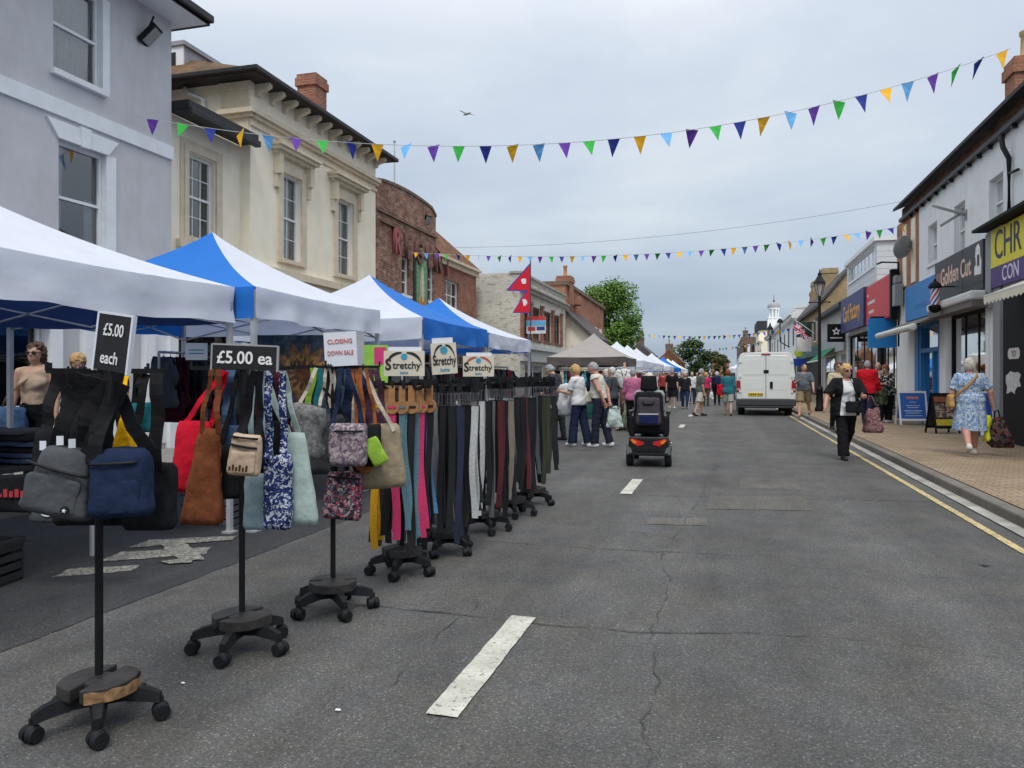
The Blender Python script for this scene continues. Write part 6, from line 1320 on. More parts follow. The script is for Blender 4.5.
def crate(label, x, y, z, w=.56, d=.38, h=.28, mat=None, rz=0):
    q = thing('plastic_crate', label, 'crate', (x, y, z), rz); mb = MB(); mb.box((-w/2, -d/2, 0), (w/2, d/2, .015))
    for k in range(4):
        zz = .02+k*(h-.03)/4
        for s_ in (-1, 1): mb.box((-w/2, s_*d/2-.008, zz), (w/2, s_*d/2+.008, zz+.045)); mb.box((s_*w/2-.008, -d/2, zz), (s_*w/2+.008, d/2, zz+.045))
    for sx in (-1, 0, 1):
        for sy in (-1, 1): mb.box((sx*(w/2-.02)-.02, sy*d/2-.01, 0), (sx*(w/2-.02)+.02, sy*d/2+.01, h))
    mb.box((-w/2-.015, -d/2-.015, h-.04), (w/2+.015, -d/2+.012, h)); mb.box((-w/2-.015, d/2-.012, h-.04), (w/2+.015, d/2+.015, h)); mb.box((-w/2-.015, -d/2, h-.04), (-w/2+.012, d/2, h)); mb.box((w/2-.012, -d/2, h-.04), (w/2+.015, d/2, h)); mb.build('basket', mat or CRATE, q)
    mb = MB(); softbox(mb, w*.9, d*.9, h*.75, .3, .9, n=20, m=6, amp=.02, seed=int(x*10)); o = mb.build('contents', BLK, q, True); o.location = (0, 0, .02)
table('dark stall table with folded shirts at the left edge', -6.1, -4.75, 3.3, 5.0)
dk = [BLK, CHAR, NAVY, cloth('dusk blue', (.04, .06, .1)), cloth('dark grey', (.05, .05, .055))]
k = 0
for x in (-5.85, -5.4, -4.98):
    for y in (3.55, 4.0, 4.45, 4.85):
        k += 1; stack(['pile of dark folded shirts on the left stall table, street side', 'pile of dark folded shirts in the middle of the left stall table', 'pile of dark folded shirts at the back of the left stall table'][2 if x < -5.6 else 1 if x < -5.2 else 0], x, y, .785, 3+k % 4, dk, k)
for o in [o for o in COL.objects if o.name.startswith('folded_stack')]: o['group'] = 'dark shirt piles on the left table'
for i, (a, b) in enumerate(((15, 490), (50, 500), (88, 497))):
    p = pt(a, b+22, 4.9); q = thing('printed_shirt', ['red and white printed dark shirt hanging off the table front', 'dark shirt with a round white print hanging off the table front', 'dark shirt with red lettered print beside the bag rack'][i], 'shirt', p, YAW); mb = MB(); softbox(mb, .26, .05, .24, .3, .8, amp=.008, seed=i); mb.build('cloth', dk[i], q, True)
    mb = MB(); 
    if i == 1: mb.lathe([(.03, 0), (.06, 0), (.06, .002), (.03, .002)], n=20)
    else:
        for j in range(5): mb.box((-.09+j*.036, 0, 0), (-.09+j*.036+.026, .04+.012*(j % 2), .002))
    o = mb.build('print', [M('print red', (.4, .04, .05), .7), WHT, M('print red', (.4, .04, .05), .7)][i], q); o.location = (0, -.031, .1); o.rotation_euler = (R(90), 0, 0)
crate('black slatted crate on the ground at the left edge', -4.98, 3.95, .004, .6, .42, .3, None, .2)
crate('low dark grey crate of goods below the red tote', -4.75, 6.35, .004, .55, .4, .28, CRATEG, .1); crate('dark grey crate stacked on the low crate below the red tote', -4.75, 6.35, .286, .55, .4, .26, CRATEG, .05); crate('lone grey crate behind the pale denim tote', -4.6, 7.2, .004, .55, .4, .3, CRATEG, -.1)
def rail(label, x, y0, y1, h, cols, seed, gname, along='y'):
    r = random.Random(seed); q = thing('clothes_rail', label, 'clothes rail', (x, y0, .004), 0 if along == 'y' else R(-90)); Lg = y1-y0; mb = MB()
    for yy in (0, Lg): mb.cyl((0, yy, 0), (0, yy, h), .016, None, 8); mb.bar((-.22, yy, .02), (.22, yy, .02), .03, .02)
    mb.cyl((0, 0, h), (0, Lg, h), .016, None, 8); mb.cyl((0, 0, .2), (0, Lg, .2), .012, None, 8); mb.build('frame', ALU, q)
    n = int(Lg/.11); protos = {}
    for i in range(n):
        m_, nm = cols[r.randrange(len(cols))]; key = (nm, r.randrange(2)); off = .08+i*(Lg-.16)/max(1, n-1); loc = Vector((x, y0+off, h)) if along == 'y' else Vector((x+off, y0, h))
        if key not in protos:
            g = thing('hanging_garment', nm+' garment hanging on the '+gname, 'garment', (0, 0, 0), 0, 'garments hanging on the '+gname); ln = (.62, .8)[key[1]]; mb = MB(); softbox(mb, .42, .09, ln, .5, .6, topw=.88, n=24, m=10, amp=.02, seed=i); o = mb.build('cloth', m_, g, True); o.location = (0, 0, -ln-.06)
            mb = MB(); mb.tube([(-.17, 0, -.11), (0, 0, -.05), (.17, 0, -.11)], .008, 5); mb.tube([(0, 0, -.05), (0, 0, 0), (.02, 0, .02)], .004, 5); mb.build('hanger', BLKPLAS, g); protos[key] = g
        else: g = copy_tree(protos[key])
        g.location = loc; g.rotation_euler = (0, 0, (0 if along == 'y' else R(90))+r.uniform(-.25, .25))
dkc = [(BLK, 'black'), (CHAR, 'charcoal'), (NAVY, 'navy'), (cloth('dark maroon', (.05, .012, .016)), 'dark maroon'), (cloth('dark grey', (.05, .05, .055)), 'dark grey')]
rail('dark clothes rail along the wall side of the blue and white tent', -6.6, 7.75, 8.62, 1.72, dkc, 1, 'rail behind the red tote')
rail('dark clothes rail across the back of the blue and white tent', -6.4, 8.75, 10.9, 1.6, dkc, 2, 'rail across the back of the blue and white tent', 'x')
rail('clothes rail at the street side of the blue sided tent', -4.35, 9.9, 12.4, 1.62, dkc, 3, 'rail beside the second belt rack')
rail('clothes rail at the street side of the tent under the red flag', -4.4, 12.9, 15.5, 1.62, dkc+[(cloth('wine', (.2, .02, .03)), 'wine red')], 4, 'rail under the red flag tent')
rail('clothes rail against the back of the blue sided tent', -6.6, 9.9, 15.4, 1.75, dkc, 5, 'rail along the back of the blue sided tent')
br = [(cloth('turquoise', (.05, .3, .38)), 'turquoise'), (cloth('wine', (.2, .02, .03)), 'wine red'), (BLK, 'black'), (cloth('sky', (.2, .36, .5)), 'sky blue'), (cloth('rose', (.45, .1, .18)), 'rose'), (CREAMC, 'cream'), (NAVY, 'navy')]
rail('bright clothes rail across the front of the beige gazebo', -6.4, 29.2, 32.0, 1.72, br, 6, 'front rail of the beige gazebo', 'x')
rail('bright clothes rail along the street side of the beige gazebo', -3.85, 29.3, 32.6, 1.68, br, 7, 'street rail of the beige gazebo')
for i, y in enumerate((36.4, 40.8, 45.4, 66.8)): rail('clothes rail under '+['the first white tent beyond the gazebo', 'the second white tent beyond the gazebo', 'the third white tent beyond the gazebo', 'the far blue tent'][i], -3.95, y, y+3, 1.66, br, 8+i, 'rail under '+['the first white tent', 'the second white tent', 'the third white tent', 'the far blue tent'][i])
# backdrop cloths and small signs in the stalls
def sunmat():
    m, nt, b = nodes('sun tapestry'); tc_ = nt.nodes.new('ShaderNodeTexCoord'); sp_ = nt.nodes.new('ShaderNodeSeparateXYZ'); L(nt, tc_.outputs['Object'], sp_.inputs[0])
    at = N(nt, 'ShaderNodeMath', operation='ARCTAN2'); L(nt, sp_.outputs[2], at.inputs[0]); L(nt, sp_.outputs[0], at.inputs[1]); ml = N(nt, 'ShaderNodeMath', operation='MULTIPLY'); ml.inputs[1].default_value = 12; L(nt, at.outputs[0], ml.inputs[0]); sn = N(nt, 'ShaderNodeMath', operation='SINE'); L(nt, ml.outputs[0], sn.inputs[0])
    ln = N(nt, 'ShaderNodeVectorMath', operation='LENGTH'); L(nt, tc_.outputs['Object'], ln.inputs[0]); m2 = N(nt, 'ShaderNodeMath', operation='MULTIPLY_ADD'); L(nt, sn.outputs[0], m2.inputs[0]); m2.inputs[1].default_value = .05; L(nt, ln.outputs['Value'], m2.inputs[2])
    rr = ramp(nt, [(.0, (.25, .08, .02)), (.12, (.1, .03, .02)), (.16, (.4, .22, .05)), (.24, (.3, .12, .03)), (.3, (.06, .05, .06)), (.42, (.02, .06, .09)), (.6, (.015, .02, .04))]); L(nt, m2.outputs[0], rr.inputs[0])
    n_ = N(nt, 'ShaderNodeTexNoise', Scale=22, Detail=4); L(nt, tc_.outputs['Object'], n_.inputs[0]); r2 = ramp(nt, [(.35, .35), (.65, 1.4)]); L(nt, n_.outputs[0], r2.inputs[0]); L(nt, mixc(nt, 1, rr.outputs[0], r2.outputs[0], 'MULTIPLY'), b.inputs['Base Color']); return m
p = pt(303, 374, 8.2); mb = MB(); mb.grid([[(-.5+i*.05, .02*math.sin(i*.9), .42-j*.1) for i in range(21)] for j in range(10)]); tag(mb.build('wall_hanging', sunmat(), None, True, loc=p, rz=YAW), 'dark cloth wall hanging with an orange sun face behind the third bag rack', 'wall hanging')
for i, (a, b, c, d, z, m_, nm) in enumerate(((364, 388, 345, 388, 9.0, M('neon green', (.3, .6, .08), .7), 'lime green poster with a pink square under the blue sided tent'), (186, 207, 343, 360, 7.2, PAPER, 'small white paper notice on the clothes rail behind the red tote'), (354, 364, 333, 366, 5.2, M('grey card', (.35, .36, .38), .8), 'grey card leaning behind the closing down notice'))):
    q, w_, h_ = placard('paper_notice', nm, a, b, c, d, z, m_, 4*i, 0, (), None, 'notice')
    if i == 0: mb = MB(); mb.box((-.02, -.01, h_*.55), (w_*.42, -.007, h_*.95)); mb.build('pink_square', M('neon pink', (.65, .05, .2), .7), q)
    if i == 1:
        mb = MB(); [mb.box((-w_*.35, -.008, h_*(.35+.2*j)), (w_*.35, -.0065, h_*(.42+.2*j))) for j in range(2)]; mb.build('print_line', INKC, q)
# white mannequin with tunic by the gazebo corner
p = gp(624.5, 419); q = thing('mannequin', 'headless mannequin in a white tunic at the street corner of the beige gazebo', 'mannequin', (p.x, p.y, .004)); WT = cloth('white', (.62, .62, .6), .06)
def f_(P): d = d_ell(P, (0, 0, 1.35), (.24, .14, .36)); d = smin(d, d_cap(P, (.2, 0, 1.6), (.38, 0, 1.32), .08, .07), .05); d = smin(d, d_cap(P, (-.2, 0, 1.6), (-.38, 0, 1.32), .08, .07), .05); return np.maximum(d+wob(P, .01, 20), .98-P[:, 2])
mb = MB(); v, f2 = surfnet(f_, (-.5, -.25, .9), (.5, .25, 1.8), .025); mb.add(v, f2); mb.build('tunic', WT, q, True)
mb = MB(); mb.cyl((0, 0, 1.6), (0, 0, 1.85), .05, .04, 10); mb.ell((0, 0, 1.86), (.05, .05, .04)); mb.build('neck', SKIN, q, True); mb = MB(); mb.cyl((-.07, 0, .1), (-.09, 0, 1.0), .05, .08, 10); mb.cyl((.07, 0, .1), (.09, 0, 1.0), .05, .08, 10); mb.lathe([(.2, 0), (.2, .03)], n=16); mb.build('legs_stand', cloth('brown', (.1, .06, .04)), q, True)
mb = MB(); mb.tube([(-.1, -.13, 1.64), (0, -.15, 1.35), (.1, -.13, 1.64)], .014, 5); mb.tube([(0, -.15, 1.35), (0, -.15, 1.15)], .014, 5); mb.build('necklace', cloth('brown', (.1, .06, .04)), q)

# ==== bunting, cable, flag on pole, gull
BUN = [M('pennant '+n_, c, .75, .05) for n_, c in (('green', (.03, .4, .05)), ('navy', (.015, .035, .26)), ('yellow', (.8, .42, .01)), ('sky', (.14, .42, .78)), ('purple', (.12, .035, .33)))]
CORD = M('white cord', (.5, .5, .5), .8)
def bunting(label, A, B, sag, n, w_, h_, seed, start=0, jit=.5):
    r = random.Random(seed); A, B = Vector(A), Vector(B); q = thing('bunting', label, 'bunting', A); d = B-A
    f = lambda t: d*t-Vector((0, 0, 4*sag*t*(1-t)))
    mb = MB(); mb.tube([f(i/60) for i in range(61)], .006, 5); mb.build('cord', CORD, q)
    dr = Vector((d.x, d.y, 0)).normalized(); nn = Vector((-dr.y, dr.x, 0))
    for i in range(n):
        p = f((i+.6)/n); e = f((i+.6)/n+.001); p = p+d*r.uniform(-.06, .06)/n; tg = (e-p).normalized(); sw = nn*r.uniform(-jit, jit)*h_+dr*r.uniform(-.14, .14)*h_; ts = .78+.3*(i/n); a_, b_ = p-tg*w_*ts/2, p+tg*w_*ts/2; sw = sw*ts; c_ = p-Vector((0, 0, ts*h_*math.sqrt(max(.3, 1-(sw.length/h_/ts)**2))))+sw; m_ = (a_+b_)/2+(c_-(a_+b_)/2)*.5+nn*.03*r.uniform(-1, 1)
        th = nn*.002; mb = MB(); P_ = [a_, b_, (b_+c_)/2+nn*.012, c_, (a_+c_)/2-nn*.012]
        mb.add([v+th for v in P_]+[v-th for v in P_], [(0, 1, 2, 4), (4, 2, 3), (5, 9, 7, 6), (9, 8, 7)]); mb.build('pennant', BUN[(i+start) % 5], q)
bunting('near string of coloured pennants sagging across the whole street', (-9.93, 11.1, 6.0), (5.5, 17.15, 7.93), 1.12, 34, .26, .36, 3, 4, .45)
bunting('second string of coloured pennants from the brick cinema to the right hand roofs', (-9.9, 23.2, 5.52), (5.5, 26.0, 6.12), .46, 46, .19, .26, 4, 2, .6)
bunting('third small string of pennants far down the street', (-7.8, 60, 5.0), (5.3, 66, 5.4), .5, 34, .3, .36, 5, 1)
bunting('furthest thin string of pennants before the dark trees', (-7, 100, 5.4), (5.0, 104, 6), .6, 30, .3, .36, 6, 3)
def cable(label, A, B, sag): A, B = Vector(A), Vector(B); mb = MB(); mb.tube([(B-A)*(i/40)-Vector((0, 0, 4*sag*(i/40)*(1-i/40))) for i in range(41)], .006, 5); tag(mb.build('overhead_cable', M('cable', (.22, .23, .25), .7), loc=A), label, 'cable')
cable('thin overhead cable crossing above the second bunting string', (-9.8, 27.0, 6.3), (5.5, 26.3, 6.95), .35)
p = pt(530.5, 377, 17.4); p.z = 0; q = thing('flag_on_pole', 'red double pennant flag with blue border and white emblems on a thin pole', 'flag', (p.x, p.y, .004)); mb = MB(); mb.cyl((0, 0, 0), (0, 0, 4.08), .016, .012, 8); mb.build('pole', M('pole dark', (.06, .06, .08), .5), q)
FBL, FRE = M('flag border blue', (.06, .06, .35), .8), M('flag crimson', (.62, .012, .03), .8, .08)
rzf = YAW; fd_ = Vector((-math.cos(rzf), -math.sin(rzf), 0)); fn = Vector((fd_.y, -fd_.x, 0))
def fl_(u, v): return fd_*u*.56+Vector((0, 0, 4.04-v*1.16))+fn*(.05*math.sin(u*5+v*2)*u)
outl = [(0, 0), (.02, 0), (1.0, .54), (.97, .57), (.36, .56), (.74, 1.0), (0, 1.0)]; inl = [(.03, .07), (.85, .52), (.25, .52), (.65, .965), (.03, .965)]
def flagface(poly, off, m_, name, par):
    mb = MB(); 
    for s_ in (-1, 1):
        # triangulate as two pennant halves with subdivided rows
        pass
    vs = []; fs = []
    return mb
def pennant(tris, off, mat, name):
    mb = MB()
    for (a, b, c) in tris:
        for s_ in (-1, 1):
            n_ = 8; rows = []
            for j in range(n_+1):
                t = j/n_; l_ = (a[0]+(b[0]-a[0])*t, a[1]+(b[1]-a[1])*t); r_ = (a[0]+(c[0]-a[0])*t, a[1]+(c[1]-a[1])*t); rows.append([fl_(l_[0]+(r_[0]-l_[0])*i/n_, l_[1]+(r_[1]-l_[1])*i/n_)+fn*s_*off for i in range(n_+1)])
            mb.grid(rows)
    return mb.build(name, mat, q, True)
pennant([((0, 0), (0, .58), (1, .56)), ((0, .42), (0, 1.0), (.74, 1.0))], .002, FBL, 'flag_border'); pennant([((.02, .045), (.02, .55), (.9, .545)), ((.02, .49), (.02, .982), (.69, .982))], .004, FRE, 'flag_cloth')
mb = MB()
for s_ in (-1, 1):
    for (cu, cv, r_, nn_) in ((.27, .37, .085, 16), (.27, .79, .09, 24)):
        c = fl_(cu, cv)+fn*s_*.007; mb.add([c+fd_*r_*(1 if (i % 2 == 0 or cv < .5) else .72)*math.cos(2*math.pi*i/nn_)+Vector((0, 0, r_*(.72 if cv < .5 else 1)*(1 if (i % 2 == 0 or cv < .5) else .72)*math.sin(2*math.pi*i/nn_))) for i in range(nn_)], [tuple(range(nn_))])
mb.build('flag_emblem', WHT, q)
q = thing('seagull', 'gull gliding high against the grey clouds', 'bird', pt(467, 114, 45), R(60)); mb = MB(); rows = []
def gb(P):
    d = d_ell(P, (0, 0, 0), (.07, .24, .065)); d = smin(d, d_ell(P, (0, .25, .02), (.045, .07, .045)), .04); d = smin(d, d_ell(P, (0, -.27, 0), (.06, .1, .015)), .04); d = smin(d, d_cap(P, (0, .3, .02), (0, .37, .01), .015, .006), .01)
    for s_ in (-1, 1): d = smin(d, d_cap(P, (0, .06, .03), (s_*.34, .1, .1), .055, .045, sq=(1, 1, 2.5)), .03); d = smin(d, d_cap(P, (s_*.34, .1, .1), (s_*.66, -.04, .05), .045, .012, sq=(1, 1, 2.5)), .02)
    return d
v, f2 = surfnet(gb, (-.72, -.4, -.12), (.72, .42, .18), .016); mb.add(v, f2); mb.build('body', M('gull grey', (.3, .31, .33), .8), q, True)
# A-boards, poster stand and leaning boards on the right pavement
def aboard(label, px0, px1, py0, py1, face, framem, face_parts, rz=0, dd=.35, name='pavement_sign', sd=.03):
    g = gp((px0+px1)/2, py1, .117); z = FPX*(CAMH-.117)/(py1-377); w_ = (px1-px0)*z/FPX; h_ = (py1-py0)*z/FPX; q = thing(name, label, 'pavement sign', g, YAW+R(rz))
    def P_(u, v, s_, o=0): return Vector((u*w_, s_*(dd/2*(1-v)+.01)+s_*o, v*h_))
    for s_ in (-1, 1):
        mb = MB(); fw_ = .06
        for (a, b, c, d) in ((-.5, -.5+fw_, 0, 1), (.5-fw_, .5, 0, 1), (-.5+fw_, .5-fw_, .94, 1), (-.5+fw_, .5-fw_, .12, .18)): mb.hexa([P_(a, c, s_, -.012), P_(b, c, s_, -.012), P_(b, c, s_, .012), P_(a, c, s_, .012), P_(a, d, s_, -.012), P_(b, d, s_, -.012), P_(b, d, s_, .012), P_(a, d, s_, .012)])
        mb.build('frame', framem, q); mb = MB(); a, b, c, d = -.5+fw_, .5-fw_, .18, .94; mb.hexa([P_(a, c, s_, -.006), P_(b, c, s_, -.006), P_(b, c, s_, .004), P_(a, c, s_, .004), P_(a, d, s_, -.006), P_(b, d, s_, -.006), P_(b, d, s_, .004), P_(a, d, s_, .004)]); pn_ = mb.build('panel', face, q)
        for (u0, u1, v0, v1, m_) in face_parts if s_ < 0 else (): mb = MB(); mb.hexa([P_(u0, v0, s_, .005), P_(u1, v0, s_, .005), P_(u1, v0, s_, .007), P_(u0, v0, s_, .007), P_(u0, v1, s_, .005), P_(u1, v1, s_, .005), P_(u1, v1, s_, .007), P_(u0, v1, s_, .007)]); mb.build('printing', m_, pn_)
    return q
BBL = M('board blue', (.03, .12, .42), .5, .08); LT = M('print pale', (.45, .55, .7), .6)
aboard('blue a-board with a white frame and pale print on the brick pavement', 898, 925, 391, 424.5, BBL, WFRAME, [(-.22, .22, .76, .84, M('print coral', (.5, .2, .2), .6)), (-.12, .12, .66, .68, LT), (-.25, .25, .56, .58, LT), (-.2, .2, .5, .52, LT), (-.3, .3, .4, .43, LT), (-.26, .26, .34, .36, LT), (-.3, .3, .26, .28, LT)], -6)
BRP = pattern('photo print', [(.2, .12, .08), (.35, .28, .22), (.12, .09, .08), (.42, .35, .3)], 14)
aboard('black framed poster stand with food photos and a yellow band', 929, 956, 393, 433, M('poster dark', (.05, .04, .04), .5), BLKP, [(-.4, .4, .78, .9, M('poster rust', (.3, .1, .05), .6)), (-.4, -.03, .58, .74, BRP), (.03, .4, .58, .74, BRP), (-.4, -.03, .4, .56, BRP), (.03, .4, .4, .56, BRP), (-.42, .42, .2, .35, M('poster yellow', (.6, .48, .04), .6))], 8)
aboard('blue board sign behind the woman in the patterned dress', 984, 1004, 393, 437, M('board royal', (.02, .06, .28), .5), M('board royal frame', (.03, .1, .4), .5), [(-.3, .3, .8, .88, LT), (-.4, .4, .2, .3, WHT)], 0)
aboard('small dark menu board beside the red jacketed man', 868, 879, 385, 419, BLKP, M('wood pale', (.4, .33, .22), .7), [(-.3, .3, .7, .74, WHT), (-.3, .3, .55, .58, WHT), (-.3, .3, .4, .43, WHT)], 30)
# ==== van
def van():
    q = thing('white_van', 'white panel van seen from behind, parked by the right kerb', 'van', (1.52, 29.3, 0)); VW = M('van paint', (.72, .75, .72), .28, .03, 2, spec=.5); VD = M('van trim', (.05, .052, .055), .6, .1); VS = M('van seam', (.2, .21, .2), .6)
    prof = [(-.93, .42), (-1.0, .5), (-1.025, .9), (-1.025, 1.25), (-1.0, 1.5), (-.93, 2.1), (-.88, 2.24), (-.78, 2.3), (0, 2.33)]; prof = prof+[(-x, z) for x, z in prof[-2::-1]]
    stations = [(0, 1, 1, 0), (.04, 1.012, 1.006, 0), (3.2, 1.012, 1.0, 0), (3.9, 1.0, .97, .05), (4.5, .97, .72, 0), (5.1, .9, .48, 0), (5.3, .82, .44, 0)]
    rows = [[(x*sx, y, .42+(z-.42)*sz) for x, z in prof] for y, sx, sz, _ in stations]; mb = MB(); mb.grid(rows, 0, True); n = len(prof); mb.f.append(list(range(n-1, -1, -1))); mb.m.append(0); mb.f.append([(len(rows)-1)*n+i for i in range(n)]); mb.m.append(0); mb.build('body', VW, q, True, angle=35)
    f = lambda u, v, d: Vector((u, d, v))
    for s_ in (-1, 1):                                                            # rear doors with seams, recesses and hinges
        mb = MB(); mb.prism([(s_*.012, .62), (s_*.86, .62), (s_*.885, 1.2), (s_*.83, 2.1), (s_*.76, 2.2), (s_*.012, 2.22)], f, -.018, .02); dr = mb.build('rear_door', VW, q, bevel=.015)
        mb = MB(); mb.prism([(s_*.09, 1.5), (s_*.77, 1.5), (s_*.74, 2.02), (s_*.69, 2.08), (s_*.09, 2.08)], f, -.026, -.018); mb.build('door_panel', VW, dr, bevel=.01)
        mb = MB(); mb.prism([(s_*.09, .95), (s_*.74, .95), (s_*.74, 1.36), (s_*.09, 1.36)], f, -.0235, -.018); mb.build('lower_panel', VW, dr, bevel=.008)
        for zz in (.85, 1.4, 1.95): mb = MB(); mb.box((s_*.9-.04, -.035, zz), (s_*.9+.04, .0, zz+.09)); mb.build('hinge', VW, dr)
        mb = MB(); mb.prism([(s_*.88, .85), (s_*1.03, .87), (s_*1.035, 1.3), (s_*.9, 1.3)], f, -.03, .1); lt = mb.build('tail_light', M('tail red', (.35, .012, .015), .2, .15), q, bevel=.02)
        mb = MB(); mb.box((s_*.955-.05, -.036, .93), (s_*.955+.05, -.03, 1.0)); mb.build('reverse_lens', M('lens pale', (.5, .4, .38), .3), lt)
        for y in (.95, 4.35):
            mb = MB(); mb.cyl((s_*.72, y, .33), (s_*.96, y, .33), .33, None, 24); wh = mb.build('wheel', M('tyre', (.02, .02, .021), .85), q, True, angle=40); mb = MB(); mb.cyl((s_*.955, y, .33), (s_*.975, y, .33), .2, .17, 16); mb.build('rim', ALU, wh)
        mb = MB(); mb.box((s_*1.02, 3.75, 1.25), (s_*1.26, 3.9, 1.6)) if s_ > 0 else mb.box((-1.26, 3.75, 1.25), (-1.02, 3.9, 1.6)); mb.build('mirror', VD, q, bevel=.03)
    mb = MB(); mb.box((-.006, -.012, .62), (.006, .0, 2.22)); mb.box((-.9, -.01, .6), (.9, .0, .62)); mb.build('door_seam', VS, q)
    mb = MB(); mb.box((-1.04, -.1, .36), (1.04, .2, .62)); mb.box((-.96, -.08, .28), (.96, .2, .37)); mb.build('bumper', VD, q, bevel=.04)
    mb = MB(); mb.prism([(-.62, .72), (-.1, .72), (-.1, .84), (-.62, .84)], f, -.034, -.018); pl = mb.build('number_plate', M('plate yellow', (.75, .5, .02), .4), q)
    mb = MB(); [mb.box((-.58+i*.066+(.03 if i > 3 else 0), -.036, .745), (-.54+i*.066+(.03 if i > 3 else 0), -.0345, .815)) for i in range(7)]; mb.build('plate_print', BLKPLAS, pl)
    mb = MB(); mb.lathe([(.05, 0), (.05, .02)], n=12); mb.box((.14, -.05, 1.0), (.24, -.018, 1.25)); mb.build('door_handle', BLKPLAS, q, bevel=.02); mb = MB(); mb.box((-.08, -.04, 1.56), (.1, -.02, 1.68)); mb.build('latch', BLKPLAS, q, bevel=.02); mb = MB(); mb.box((-.16, -.04, 2.235), (.16, .02, 2.275)); mb.build('brake_light', M('tail red', (.35, .012, .015), .2, .15), q)
    mb = MB(); mb.add([(-.86, 3.95, 2.2), (.86, 3.95, 2.2), (.9, 4.5, 1.85), (-.9, 4.5, 1.85)], [(0, 1, 2, 3)]); mb.build('windscreen', DARK, q)
van()
